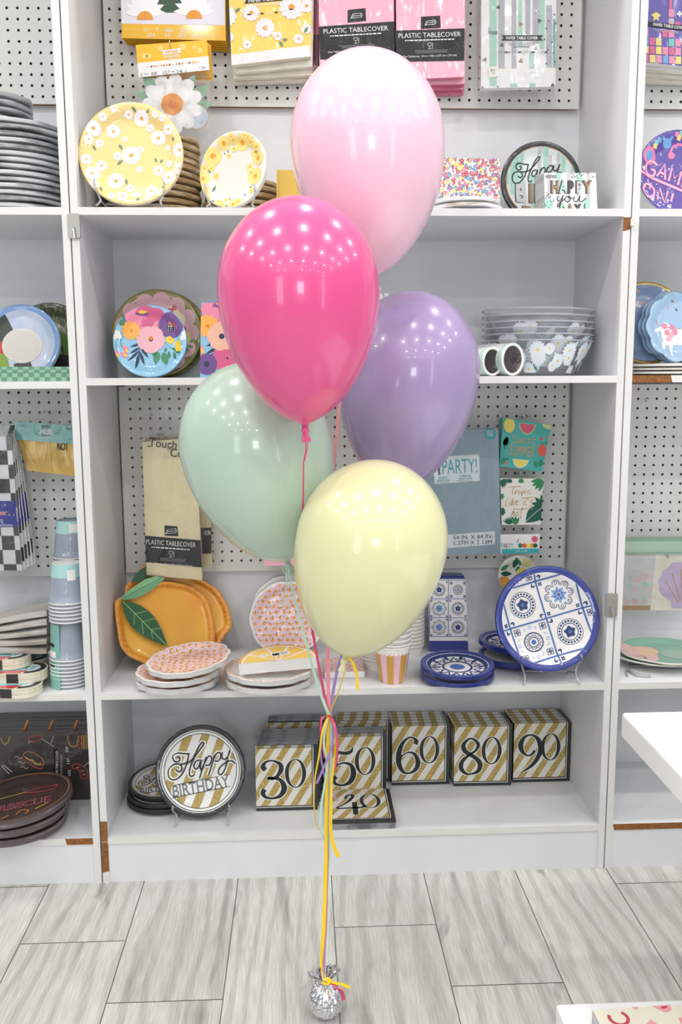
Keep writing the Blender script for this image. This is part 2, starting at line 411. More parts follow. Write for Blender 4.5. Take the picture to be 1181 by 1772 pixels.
def pegboard(parent, x0, x1, z0, z1, hx, hz, nx, nz, y=.329, th=.004, p=.0252):
    mb = MB(); R = .0035; S = 10
    cx = lambda i: hx+i*p; cz = lambda j: hz+j*p
    H = p/2
    X0, X1, ZZ0, ZZ1 = cx(0)-H, cx(nx-1)+H, cz(0)-H, cz(nz-1)+H
    for (a, b, c, d) in ((x0, X0, z0, z1), (X1, x1, z0, z1), (X0, X1, z0, ZZ0), (X0, X1, ZZ1, z1)):
        if b-a > 1e-4 and d-c > 1e-4: mb.quad([(a, y, c), (b, y, c), (b, y, d), (a, y, d)], 'peg_white')
    mb.quad([(x0, y, z0), (x0, y+th, z0), (x1, y+th, z0), (x1, y, z0)], 'peg_white')
    mb.quad([(x0, y, z0), (x0, y, z1), (x0, y+th, z1), (x0, y+th, z0)], 'particle_board')
    mb.quad([(x1, y, z0), (x1, y+th, z0), (x1, y+th, z1), (x1, y, z1)], 'particle_board')
    mb.quad([(x0, y, z1), (x1, y, z1), (x1, y+th, z1), (x0, y+th, z1)], 'particle_board')
    for j in range(nz):
        for i in range(nx):
            x, z = cx(i), cz(j)
            c = [mb.av((x+a*H, y, z+b*H)) for a, b in ((1, 1), (-1, 1), (-1, -1), (1, -1))]
            A = [mb.av((x+R*math.cos(q/8*2*PI+PI/8), y, z+R*math.sin(q/8*2*PI+PI/8))) for q in range(8)]
            B = [mb.av((x+R*math.cos(q/8*2*PI+PI/8), y+th, z+R*math.sin(q/8*2*PI+PI/8))) for q in range(8)]
            # y points away from the viewer: (x,z) counter-clockwise faces -y
            for (ci, a, b, cn) in ((0, 0, 1, 1), (1, 2, 3, 2), (2, 4, 5, 3), (3, 6, 7, 0)):
                mb.fc((c[ci], A[a], A[(a-1) % 8]), 'peg_white')
                mb.fc((c[ci], c[cn], A[b], A[a]), 'peg_white')
            for q in range(8): mb.fc((A[q], A[(q+1) % 8], B[(q+1) % 8], B[q]), 'hole_wall')
    o = mb.build('pegboard', parent)
    mb = MB()
    for a in (x0+.012, (x0+x1)/2, x1-.012):
        mb = MB(); mb.box(a-.012, a+.012, y+th, D, z0+.004, z1-.004, 'particle_board'); mb.build('mount_or_seal_strip', parent)
    for b in (z0+.002, z1-.016):  # level strips added to shut light out of the gap behind the holes
        for u0, u1 in ((x0+.0242, (x0+x1)/2-.0122), ((x0+x1)/2+.0122, x1-.0242)):
            mb = MB(); mb.box(u0, u1, y+th, D, b, b+.006, 'particle_board'); mb.build('mount_or_seal_strip', parent)
    return o
def banded(parent, name, x0, x1, z0, z1, gaps=(), vert=True, y0=0, y1=D, k='white_laminate'):
    """laminate board whose front edge is raw particle board under a glued-on white band with torn gaps"""
    b = .0012
    mb = MB(); mb.box(x0, x1, y0+b, y1, z0, z1, k, 'particle_board'); o = mb.build(name, parent)
    lo, hi = (z0, z1) if vert else (x0, x1); cur = lo
    for g in list(gaps)+[(hi, hi, 0, 0)]:
        a = g[0]
        if a > cur+1e-4:
            s0 = getattr(banded, 'sl', 0)
            e0 = cur; e1 = a
            if vert: pts = [(x0, e0), (x1, e0), (x1, e1+(g[2] if len(g) > 2 else 0)), (x0, e1)]
            else: pts = [(e0+(banded.sk if e0 != lo else 0), z0), (e1, z0), (e1-(banded.sk if e1 != hi else 0), z1), (e0, z1)]
            mb = MB(); mb.prism(pts, y0, y0+b, 'white_edge'); mb.build('edge_band', o)
        cur = g[1]
    return o
banded.sk = 0
def unit(x0, label, cfg):
    u = thing('shelving_unit', label, 'shelving', (x0, 0, 0), group=None)
    banded.sk = 0
    banded(u, 'side_panel', 0, T, 0, HT, cfg.get('gl', ()))
    banded(u, 'side_panel', W-T, W, 0, HT, cfg.get('gr', ()))
    banded(u, 'top_panel', T, W-T, HT-T, HT, (), False)
    banded.sk = .004
    for i, z in enumerate((Z1, Z2, Z3, Z4)):
        z += cfg.get('dz', {}).get(i, 0)
        banded(u, 'shelf', T, W-T, z-T, z, cfg.get('gs', {}).get(i, ()), False)
    mb = MB(); mb.box(T, W-T, D, D+.006, 0, HT, 'white_laminate'); mb.build('back_panel', u)
    mb = MB(); mb.box(T, W-T, .004, .018, 0, Z4-T, 'white_laminate'); mb.build('kick_board', u)
    return u
G = .003
UC = unit(0, 'white melamine shelving unit in the middle, standing behind the balloons', dict(
    gl=((.026, .105, .004), (.1055, .158, 0)), gr=((1.515, 1.545, .004),)))
UL = unit(-W-G, 'white melamine shelving unit at the left, cut by the photo edge', dict(gs={3: ((1.142, W-T),)}, dz={1: -.0065}))
UR = unit(W+G, 'white melamine shelving unit at the right, partly behind the white table', dict(gs={3: ((.02, .6),), 1: ((T, .105),)}))
pegboard(UC, .0210, 1.1945, 1.8635, HT-T-.004, .0357, 1.8826, 46, 17)
pegboard(UC, .0195, 1.1925, .690, Z2-T-.006, .0479, 1.172-18*.0252, 46, 19)
for U_, a, b in ((UL, 0, 0), (UR, 0, 0)):
    pegboard(U_, .018, 1.2015, 1.8655, HT-T-.004, .031, 1.8826, 46, 17)
    pegboard(U_, .018, 1.2015, .684, Z2-T-.010, .031, 1.165-18*.0252, 46, 19)
# hooks clipped on the uprights
def strip_hook(u, v, label):
    p = at(u, v, y=-.002); s = ppm(p)
    t = thing('adhesive_hook', label, 'hook', p)
    mb = MB(); n = 20; w2, h2 = 10.5*s, 21*s; pts = []
    for cx, cz, a0 in ((w2-.004, h2-.004, 0), (-w2+.004, h2-.004, PI/2), (-w2+.004, -h2+.004, PI), (w2-.004, -h2+.004, 1.5*PI)):
        for i in range(6): pts.append((cx+.004*math.cos(a0+i/5*PI/2), cz+.004*math.sin(a0+i/5*PI/2)))
    mb.prism(pts, -.003, .0015, 'steel'); mb.build('back_plate', t, bevel=.0006)
    mb = MB(); mb.tube([(0, -.003, -.004), (0, -.011, -.005), (0, -.0135, -.012), (.001, -.012, -.024), (.002, -.016, -.031), (.005, -.021, -.030), (.006, -.023, -.024)], .0014, 'chrome', 8)
    mb.lathe([(0, 0), (.002, .0006), (.0026, .002), (.002, .0036), (0, .0042)], 10, 'chrome')
    o = mb.build('hook_wire', t)
    return t
strip_hook(128.5, 391, 'brushed steel hook on the left upright just below the top shelf')
strip_hook(1058.5, 1047, 'brushed steel hook on the right upright beside the blue tile plate')
mat('white_plastic', (245, 245, 243), .25)
p = at(1095, 385, y=-.004); mb = MB()
mb.box(-.003, .003, -.001, .004, -.008, .008, 'white_plastic')
mb.tube([(0, -.001, .006), (.003, -.008, .007), (.005, -.011, 0), (.002, -.008, -.006), (-.003, -.002, -.006)], .0016, 'white_plastic', 8)
tag(mb.build('cup_hook', loc=p, bevel=.0006), 'small white plastic cup hook by the torn edge band on the right upright', 'hook')
# ------------------------------------------------------------------ balloons
def latex(name, c, c2=None):
    mat(name, c, .22, coat=.5, crough=.04, sss=.25, spec=.5)
    return name
def balloon(name, label, col, top, tip, wpx, y, tilt=0, pw=1.9, ex=.6):
    a = at(top[0], top[1], y=y); b = at(tip[0], tip[1], y=y+tilt)
    L = (a-b).length; R = wpx*ppm(at((top[0]+tip[0])/2, (top[1]*.6+tip[1]*.4), y=y))/2
    ax = (a-b).normalized()
    t = thing(name, label, 'balloon', b)
    t.rotation_euler = Vector((0, 0, 1)).rotation_difference(ax).to_euler()
    k = latex('latex_'+label.split()[0].replace('-', '_'), col)
    mb = MB(); pr = []; s0 = .41*L; n = 34
    for i in range(n+1):
        th = i/n*PI/2; pr.append((R*math.sin(th), L-s0*(1-math.cos(th))))
    m = 40
    for i in range(1, m+1):
        u = i/m; r = R*max(0, 1-u**pw)**ex; z = (L-s0)*(1-u)
        if r < .007: r = .007
        pr.append((r, z))
    pr[0] = (0, L)
    pr = [(r, z) for r, z in pr]
    pr.append((.0045, -.006)); pr.append((0, -.006))
    mb.lathe(pr[::-1], 72, k); mb.build('latex_body', t)
    mb = MB()
    mb.lathe([(0, -.004), (.0045, -.004), (.0062, -.009), (.0068, -.013), (.0045, -.016), (.0045, -.019), (.0062, -.024), (.0075, -.027), (.0080, -.0285), (.0074, -.030), (.006, -.029), (.004, -.026), (0, -.022)][::-1], 20, k,
             rf=lambda a_, r, z: r*.13*math.sin(a_*3+z*150) if z < -.015 else 0)
    mb.build('knot', t)
    return t
B_PINK = balloon('balloon', 'light pink balloon, the highest of the bunch', (250, 204, 222), (626, 87), (650, 474), 268, -.33, 0, 1.9, .62)
B_HOT = balloon('balloon', 'hot pink balloon, nearest and second from the top', (232, 88, 148), (509, 340), (528, 733), 281, -.53)
B_LIL = balloon('balloon', 'lilac purple balloon at the right of the bunch', (168, 148, 190), (727, 503), (682, 852), 243, -.19, 0, 1.9, .6)
B_MINT = balloon('balloon', 'mint green balloon at the left of the bunch', (186, 208, 191), (404, 630), (497, 970), 262, -.33, 0, 2.0, .58)
B_YEL = balloon('balloon', 'pale yellow balloon, the lowest of the bunch', (226, 224, 176), (676, 798), (598, 1134), 262, -.50, 0, 2.0, .58)
# ------------------------------------------------------------------ ribbons
def rib_path(pts, n=10):                       # pts (u, v, y)
    return [at(u, v, y=y) for u, v, y in catmull(pts, n)]
def ribbon_mesh(name, label, col, strands):
    k = mat('satin_'+name_of(label), col, .3, coat=.3, crough=.15)
    mb = MB()
    for pts, wpx, tw in strands:
        P = rib_path(pts); s = ppm(P[0]); n = len(P); dirs = []; wd = []
        for i in range(n):
            u = i/(n-1); a = tw[0]+(tw[1]-tw[0])*u
            dirs.append(Vector((math.cos(a), math.sin(a), .15*math.sin(a*2)))); wd.append((wpx[0]+(wpx[1]-wpx[0])*u)*s)
        mb.strip(P, wd, dirs, k)
    return tag(mb.build('curling_ribbon'), label, 'ribbon')
def name_of(l): return l.split()[0].replace('-', '_')
YG = -.42
WX = -.475
ribbon_mesh('r', 'yellow curling ribbon from the pale yellow balloon down to the foil weight', (246, 206, 22), [
    ([(598, 1150, -.505), (596, 1165, -.49), (587, 1195, -.45), (573, 1228, YG), (570, 1237, YG)], (2.2, 3), (0, .6)),
    ([(603, 1137, -.515), (612, 1150, -.517), (618, 1172, -.515), (619.5, 1194, -.512)], (5, 5), (.3, .1)),
    ([(571, 1236, YG-.003), (559, 1264, YG-.02), (552, 1310, YG-.02), (545, 1350, YG-.02), (544, 1395, YG-.01), (548, 1425, YG), (557, 1442, YG)], (4, 1.5), (.2, .9)),
    ([(571, 1237, YG-.004), (580, 1262, YG-.016), (581, 1300, YG-.02), (575, 1345, YG-.02), (573, 1400, YG-.02), (573, 1440, YG-.02), (579, 1466, YG-.02), (586, 1483, YG-.02)], (3, 7), (.6, .2)),
    ([(569, 1237, YG-.002), (567, 1300, YG-.004), (565, 1400, YG-.01), (564, 1500, YG-.02), (560.5, 1600, YG-.04), (557, 1665, YG-.05), (563, 1697, WX-.012)], (6, 6.5), (.1, .3)),
    ([(565, 1697, WX-.03), (580, 1701, WX-.034), (594, 1704, WX-.036), (606, 1709, WX-.038)], (5, 8), (1.5, 1.5)),
    ([(558, 1699, WX-.02), (566, 1703, WX-.036), (572, 1697, WX-.03), (565, 1692, WX-.02)], (5, 5), (1.5, 1.5)),
    ([(567, 1237, YG-.009), (571, 1235.5, YG-.011), (575, 1238, YG-.008)], (3, 3), (1.5, 1.5))])
ribbon_mesh('r', 'rose pink curling ribbon from the hot pink balloon knot to the gather', (214, 74, 118), [
    ([(527, 745, -.54), (530, 775, -.545), (526, 800, -.542), (525, 860, -.50), (524, 950, -.455), (533, 1040, -.42), (548, 1130, -.44), (562, 1205, YG), (569, 1237, YG)], (1.8, 6.5), (.9, .1)),
    ([(531, 742, -.545), (533, 770, -.548), (528, 797, -.545)], (1.6, 1.6), (0, .5)),
    ([(571, 1237, YG-.006), (580, 1258, YG-.024), (584, 1290, YG-.024), (582, 1318, YG-.02), (580, 1332, YG-.018)], (5, 3), (.4, .2)),
    ([(570, 1237, YG-.004), (557, 1244, YG-.02), (556, 1275, YG-.015), (560, 1300, YG-.01), (561, 1312, YG-.01)], (5, 2), (.3, .3)),
    ([(570, 1238, YG+.001), (567, 1330, YG+.0), (564, 1440, YG-.006), (561, 1550, YG-.026), (560, 1650, YG-.045), (562, 1695, WX-.008)], (3, 3), (.1, .4)),
    ([(570, 1700, WX-.03), (582, 1708, WX-.032), (592, 1718, WX-.03), (595, 1731, WX-.026)], (4, 7), (.4, .2))])
ribbon_mesh('r', 'light pink curling ribbon from the highest balloon down to the gather', (240, 150, 168), [
    ([(650, 478, -.325), (610, 600, -.34), (590, 690, -.35), (582, 760, -.33), (576, 850, -.30), (571, 960, -.31), (568, 1070, -.37), (568, 1160, -.41), (570, 1237, YG+.003)], (4, 6.5), (.1, .2)),
    ([(571, 1238, YG+.003), (570, 1340, YG+.002), (568, 1450, YG-.005), (566, 1560, YG-.02), (564, 1640, YG-.04), (562, 1694, WX-.004)], (5, 3), (.2, .2)),
    ([(568, 1702, WX-.036), (582, 1708, WX-.038), (595, 1712, WX-.04), (603, 1716, WX-.04)], (2, 2.5), (1.5, 1.5))])
ribbon_mesh('r', 'mint green curling ribbon from the mint balloon knot to the gather', (188, 220, 202), [
    ([(497, 976, -.345), (503, 1005, -.35), (511, 1042, -.37), (527, 1100, -.39), (543, 1160, -.41), (557, 1205, YG), (569, 1236, YG)], (3, 5.5), (.2, .1)),
    ([(495, 978, -.35), (496, 1000, -.355), (494, 1022, -.355), (487, 1046, -.35)], (1.5, 2.6), (.2, .4)),
    ([(493, 978, -.35), (489, 984, -.355), (493, 992, -.355), (496, 1000, -.355)], (1.2, 1.2), (.2, .4)),
    ([(570, 1238, YG-.004), (563, 1262, YG-.013), (561, 1290, YG-.014), (566, 1320, YG-.012), (562, 1360, YG-.012), (555.5, 1400, YG-.012), (556, 1435, YG-.01), (561, 1452, YG-.008)], (4, 4), (.3, .1)),
    ([(572, 1238, YG+.002), (573, 1300, YG), (570, 1400, YG-.002), (571, 1490, YG-.012), (571, 1545, YG-.03), (567, 1620, YG-.043), (563, 1696, WX-.002)], (4, 2), (.2, .1))])
ribbon_mesh('r', 'lilac curling ribbon from behind the pale yellow balloon to the gather', (158, 128, 192), [
    ([(682, 862, -.2), (650, 980, -.27), (618, 1080, -.35), (592, 1135, -.385), (580, 1180, -.40), (571, 1236, YG+.001)], (4, 5), (.1, .1)),
    ([(571, 1238, YG-.003), (577, 1262, YG-.01), (574, 1295, YG-.017), (562, 1325, YG-.02), (548, 1356, YG-.02)], (3, 4.5), (.2, .2)),
    ([(570, 1238, YG-.001), (559, 1262, YG-.008), (555, 1300, YG-.01), (560, 1335, YG-.008), (564, 1352, YG-.006)], (4, 3), (.1, .3)),
    ([(571, 1300, YG+.003), (571, 1360, YG+.002), (580, 1378, YG), (584, 1386, YG)], (3, 3), (.1, .3)),
    ([(571, 1238, YG-.001), (568, 1400, YG-.007), (565, 1520, YG-.022), (561, 1640, YG-.044), (561, 1694, WX-.01)], (2, 2.5), (.1, .3))])
# ------------------------------------------------------------------ foil balloon weight
mat('foil', (225, 226, 230), .16, metal=1, bump=(45, .45))
def foil_weight():
    s = ppm(at(564, 1735, z=.03)); c = at(564, 1738, y=WX); R = 31*s
    t = thing('balloon_weight', 'silver foil wrapped balloon weight on the grey plank floor', 'balloon weight', (c.x, c.y, 0))
    mb = MB(); seg, rows = 64, 36; rr = random.Random(5); H = .062
    I = []
    for j in range(rows+1):
        v = j/rows; row = []
        for i in range(seg):
            a = i/seg*2*PI
            if v < .8:
                ph = v/.8*PI*.86; r = R*math.sin(ph) if v > 0 else 0; z = R-R*math.cos(ph)*1.0; z *= .98
            else:
                u = (v-.8)/.2; r = R*math.sin(PI*.86)*(1-u)+.004*u; z = (R-R*math.cos(PI*.86))*.98+u*.006
            n = noise.noise(Vector((math.cos(a)*3.1, math.sin(a)*3.1, v*5)))
            pl = math.sin(a*19+4*n)*(.0008+.0022*max(0, v-.45)) + abs(noise.noise(Vector((math.cos(a)*9, math.sin(a)*9, v*14))))*.0045
            r = max(r-pl*(1 if v > .06 else 0)*min(1, r/.01), .0008)
            row.append(mb.av((r*math.cos(a), r*math.sin(a), max(z, 0))))
        I.append(row)
    for j in range(rows):
        for i in range(seg): mb.fc((I[j][i], I[j][(i+1) % seg], I[j+1][(i+1) % seg], I[j+1][i]), 'foil', False)
    mb.fc(I[0][::-1], 'foil')
    top = max(v.z for v in mb.v)
    mb.build('foil_ball', t)
    # ruffled foil skirt above the tie: crumpled fans that share the gathered neck
    mb = MB(); c0 = mb.av((0, 0, top-.003)); rr = random.Random(11)
    for dx, dz, dy, wd in ((-.031, .024, .0, .007), (-.015, .036, -.004, .006), (.006, .034, .006, .010), (.020, .037, .0, .014), (-.023, .008, -.008, .008), (.010, .018, -.014, .009), (.004, .020, .016, .012), (-.012, .022, .012, .010)):
        d = Vector((dx, dy, dz)); n = Vector((dz, 0, -dx)).normalized(); m = d.cross(n).normalized(); R0 = []
        for j in range(1, 8):
            t_ = j/7; row = []
            for i in range(9):
                x = (i/8-.5)*2
                row.append(mb.av(Vector((0, 0, top-.003)) + d*t_*(1-.10*abs(x)+.08*math.sin(i*2.1)) + n*x*wd*(.25+.75*t_) + m*(.0028*math.sin(i*2.6+dx*300)*t_+.0012*rr.uniform(-1, 1))))
            R0.append(row)
        for i in range(8): mb.fc((c0, R0[0][i], R0[0][i+1]), 'foil')
        for j in range(6):
            for i in range(8): mb.fc((R0[j][i], R0[j+1][i], R0[j+1][i+1], R0[j][i+1]), 'foil')
    mb.build('foil_ruffle', t)
foil_weight()
# ------------------------------------------------------------------ white display tables at the right
mat('table_white', (250, 250, 250), .35)
def table(name, label, u, v, z, th, x1, y1, legs, zl=0):
    p = at(u, v, z=z)
    t = thing(name, label, 'table', (p.x, p.y, 0))
    mb = MB(); mb.box(0, x1-p.x, -y1, 0, z-th, z, 'table_white'); mb.build('table_top', t, bevel=.006, bseg=3)
    for lx, ly in legs:
        mb = MB(); mb.box(lx-.03, lx+.03, ly-.03, ly+.03, zl, z-th, 'table_white'); mb.build('leg', t, bevel=.003)
table('display_table', 'high white display table with rounded corner, at the right edge of the photo', 1076, 1232, .6, .047, 2.0, .9, ((.35, -.23), (.88, -.23), (.35, -.85), (.88, -.85)), .15)
table('display_table', 'low white display table carrying a wrapped pink pack, at the bottom right corner', 962, 1736, .15, .045, 2.1, .8, ((.35, -.06), (1.1, -.06), (.35, -.74), (1.1, -.74)))
# ------------------------------------------------------------------ print and film materials
def paper(name, c, coat=.7, **kw): return mat(name, c, .45, coat=coat, crough=.09, bump=kw.pop('bump', (28, .35)), **kw)
film_mat('film', white=.015, gloss=0, rough=.1, bump=(26, .4))
film_mat('film_wrinkled', white=.03, gloss=.03, rough=.1, bump=(60, .45), sc=(1.6, 1, .7))
film_mat('acrylic', tint=(.96, .97, .98), white=.28, gloss=.10, rough=.04, bump=(5, .02))
film_mat('bowl_plastic', tint=(.95, .97, .985), white=.10, gloss=.05, rough=.06, bump=(5, .05))
paper('p_yellow', (232, 205, 132)); paper('p_white', (236, 235, 233)); paper('p_ivory', (238, 235, 226)); paper('p_gold', (216, 178, 72))
mat('daisy_white', (238, 234, 237), .5); mat('daisy_orange', (240, 160, 50), .5); mat('orange_deep', (226, 130, 40), .5); mat('leaf_grey', (106, 136, 116), .5)
mat('petal_yellow', (240, 216, 130), .5); mat('kraft', (176, 146, 104), .8, noisecol=(60, (134, 106, 72), .35, .7, (1, 1, 3)))
mat('kraft_light', (206, 186, 150), .7)
paper('wrap_gray', (178, 180, 182), noisecol=(9, (96, 98, 100), .5, .68, (1, 1, 7)), bump=(40, 1))
paper('wrap_black', (96, 98, 100), noisecol=(10, (206, 208, 210), .36, .56, (1, 1, 7)), bump=(40, 1))
paper('p_black', (30, 31, 33)); mat('gold_glitter', (148, 124, 62), .5, noisecol=(620, (214, 190, 116), .42, .62)); mat('ink', (36, 36, 38), .5)
mat('print_white', (238, 238, 236), .5); mat('print_gray', (140, 141, 143), .5)
# ------------------------------------------------------------------ plates
mat('matte_ivory', (226, 222, 213), .6)
def sstep(a, b, x): t = min(1, max(0, (x-a)/(b-a))); return t*t*(3-2*t)
def plate_mb(R, art, kf, kr, rin=.85, n=3, pitch=.0022, depth=.11, scal=None, ke='p_white', sub=.006, artclip=True, lip=None, kj=None):
    mb = MB(); S = 72; base = n*pitch
    amp, ns = scal or (0, 1)
    rad = lambda a: 1-amp+amp*abs(math.cos(ns*a/2))**.7
    hp = lambda q: depth*R*(sstep(.66, .9, q)*.85+.15*sstep(.85, 1, q)) if q < .99 else depth*R-.0012
    rings = [0, .25, .5, .64, .70, .75, .80, .85, .90, .95, .985, 1.0]
    if rin not in rings and rin < 1: rings = sorted(rings+[rin])
    I = []
    for q in rings:
        if q == 0: I.append([mb.av((0, 0, base))]); continue
        sc = lambda a: 1 if q < .7 else 1+(rad(a)-1)*(q-.7)/.3
        I.append([mb.av((R*q*sc(a)*math.cos(a), R*q*sc(a)*math.sin(a), base+hp(q)+(.0006*math.sin(a*36) if q > .88 and not scal else 0))) for a in [i/S*2*PI for i in range(S)]])
    for j in range(len(rings)-1):
        k = kf if rings[j+1] <= rin+1e-6 else kr
        for i in range(S):
            i2 = (i+1) % S
            if j == 0: mb.fc((I[0][0], I[1][i], I[1][i2]), k, True)
            else: mb.fc((I[j][i], I[j+1][i], I[j+1][i2], I[j][i2]), k, True)
    prev = I[-1]; top = base+hp(1)
    for m in range(n):
        for (q, dz) in ((.982, -.4), (1.0 - .004*(m % 2), -1)):
            z = top-(m*pitch)+dz*pitch
            row = [mb.av((R*q*rad(a)*math.cos(a), R*q*rad(a)*math.sin(a), max(z, .0004*(n-m)))) for a in [i/S*2*PI for i in range(S)]]
            for i in range(S): mb.fc((prev[i], row[i], row[(i+1) % S], prev[(i+1) % S]), (kj if kj and dz == -1 else ke), True)
            prev = row
    for q, z in ((.9, max(0, depth*R*.6)), (.7, 0)):
        row = [mb.av((R*q*math.cos(a), R*q*math.sin(a), z)) for a in [i/S*2*PI for i in range(S)]]
        for i in range(S): mb.fc((prev[i], row[i], row[(i+1) % S], prev[(i+1) % S]), ke, True)
        prev = row
    mb.fc(prev[::-1], ke)
    if art:
        if artclip: art = clip(art, circ(R*rin*(.995 if rin < 1 else .985), 40))
        fn = lambda x, y, ly: (x, y, base+hp(min(.98, math.hypot(x, y)/R))+.00035+ly*.0002)
        mb.polys(art, fn, sub)
    if lip: mb.polys(ring(0, 0, R*(rin-lip[1]), R*rin, lip[0], .3, 72), lambda x, y, ly: (x, y, base+hp(math.hypot(x, y)/R)+.0003))
    mb.H = top
    return mb
def stand_plate(label, u, v, rpx, y, art, kf, kr, tilt=13, yaw=0, roll=0, cat='plate', name='paper_plate', group=None, scalefix=1, rest=None, touch=True, **kw):
    c = at(u, v, y=y); R = rpx*ppm(c)*scalefix
    if rest is not None:
        hz = rest+R*math.cos(math.radians(tilt))+.001
        if touch or c.z < hz: c.z = hz
    mb = plate_mb(R, art(R) if callable(art) else art, kf, kr, **kw)
    M = Matrix.Translation(c) @ Matrix.Rotation(math.radians(yaw), 4, 'Z') @ Matrix.Rotation(math.radians(90-tilt), 4, 'X') @ Matrix.Rotation(math.radians(roll), 4, 'Z') @ Matrix.Translation((0, 0, -mb.H*.9))
    o = mb.build(name); o.matrix_world = M
    tag(o, label, cat, group)
    o['_R'] = R; R_ = R
    del o['_R']
    return o, c, R
def easel(u, v, rpx, y, zs, label, wpx=.55, hh=1.0):
    c = at(u, v, y=y); R = rpx*ppm(c); t = thing('plate_stand', label, 'plate stand', (c.x, y, zs))
    h = c.z-zs
    for sx in (-1, 1):
        X = sx*R*wpx
        zc = h-R*math.sqrt(max(.05, 1-wpx**2))*.96
        mb = MB()
        P = [(X, -.045, .0028), (X*.96, -.040, .006), (X*.92, -.028, zc*.45), (X*.97, -.020, zc*.75), (X*1.04, -.03, zc+.006), (X*1.06, -.040, zc+.018), (X*1.02, -.041, zc+.026)]
        mb.tube(catmull(P, 5), .0026, 'acrylic', 8)
        P = [(X*.92, -.026, zc*.5), (X*.88, .0, zc*.35), (X*.86, .022, .010), (X*.88, .03, .0028), (X*.86, .034, .0026)]
        mb.tube(catmull(P, 4), .0024, 'acrylic', 8); mb.build('leg', t)
    mb = MB(); mb.tube([(-R*wpx*.9, .004, zc*.42), (0, .006, zc*.36), (R*wpx*.9, .004, zc*.42)], .0022, 'acrylic', 8)
    mb.tube([(-.010, .006, zc*.38), (-.011, .03, .003)], .002, 'acrylic', 6); mb.build('crossbar', t)
    return t
# --- art pieces
def sc_art(P, cx, cy, s, flip=True):        # crop-pixel art (v down) to local units
    return [(ccw([((x-cx)*s, (cy-y)*s) for x, y in p]), k, l) for p, k, l in P]
def daisies(L, s, R, kp='daisy_white', kc='daisy_orange', n=12):
    o = []
    for i, (x, y, r) in enumerate(L): o += flower(x*s, y*s, r*s, n if r > .07/ max(s, 1e-9)*s or r > 9 else 8, kp, kc, i*.7, 1+i*.01, .24, .95)
    return o
def yellow_plate_art(R):
    s = R/88; L = [(-1, 0, 16), (-24, -1, 7), (14, 10, 6), (-31, 41, 12), (-12, 28, 4.5), (45, 30, 13), (63, 42, 9), (61, 13, 4.5), (82, 6, 12), (63, -15, 6), (82, -26, 10), (45, -26, 9), (13, -24, 5.5), (63, -40, 12), (-51, -18, 9), (-75, -10, 9), (-65, -34, 12), (-27, -44, 14), (-3, -56, 7), (34, -63, 11), (50, -67, 6), (25, -76, 5), (-15, -72, 9), (-33, -72, 6), (-62, -53, 8), (-54, 20, 7), (-71, 24, 8), (-63, 43, 13), (-47, 62, 7), (-4, 68, 7), (17, 62, 13), (31, 47, 7), (41, 67, 6), (53, 61, 6), (-28, 76, 6), (-12, 66, 2)]
    o = []
    for i, (x, y, r) in enumerate(L): o += flower(x*s, y*s, r*s, 12 if r > 9 else 8, 'daisy_white', 'daisy_orange', i*.7, 1+i*.02, .24, .95)
    for x, y, l, w_, a in ((-22, 19, 12, 5, -55), (-25, -16, 13, 5, 40), (42, -12, 9, 4, 110), (47, -12, 8, 3.5, 45), (-9, -50, 10, 4.5, 95), (-65, 16, 10, 4, -60), (-52, -57, 9, 4, -65), (2, 80, 12, 5, -50), (27, 69, 8, 4, 60), (69, 29, 8, 4, -65), (75, -37, 10, 4, -20), (8, -80, 8, 4, 30), (50, -58, 7, 1.5, 20)):
        o += leaf(x*s, y*s, l*s, w_*s, math.radians(a), 'leaf_grey', 3)
    return o
def white_plate_art(R):
    s = R/66; o = []; r = random.Random(4)
    for i, (x, y, q) in enumerate([(-42, 28, 16), (-21, 48, 12), (15, 46, 14), (-58, -10, 12), (-54, -44, 13), (48, 16, 12), (43, -14, 15), (34, 44, 8), (45, 34, 9), (-3, 52, 7), (-2, 38, 6), (-12, 27, 5), (-36, -6, 6), (31, 4, 6), (34, -6, 7), (-50, -28, 5), (-60, -30, 6), (-56, 8, 8), (-46, 8, 6), (-20, -62, 10), (6, -60, 10), (14, -56, 8), (-10, -50, 5), (-38, -58, 7), (-30, -62, 6), (-25, -52, 4), (38, -38, 6), (36, 26, 5), (-6, 58, 6), (28, 52, 7), (22, 56, 6)]):
        o += flower(x*s, y*s, q*s, 9, 'petal_yellow', 'daisy_orange', i*.9, 1+i*.02, .3, 1.05)
    for x, y, l, a in ((-40, -34, 13, 70), (-51, 6, 8, -55), (40, 28, 8, -15), (-14, 32, 6, 90), (-18, 31, 5, 150), (30, 60, 6, -60), (37, 50, 6, 20), (-6, -46, 6, -55), (-38, -50, 7, -30), (-10, -60, 7, -40), (32, -32, 6, 20), (26, -48, 8, 100)):
        o += leaf(x*s, y*s, l*s, l*.38*s, math.radians(a), 'leaf_grey', 3)
    return o
mat('kraft_pack', (176, 146, 104), .8, noisecol=(22, (214, 196, 164), .45, .62, (1, 1, 8)))
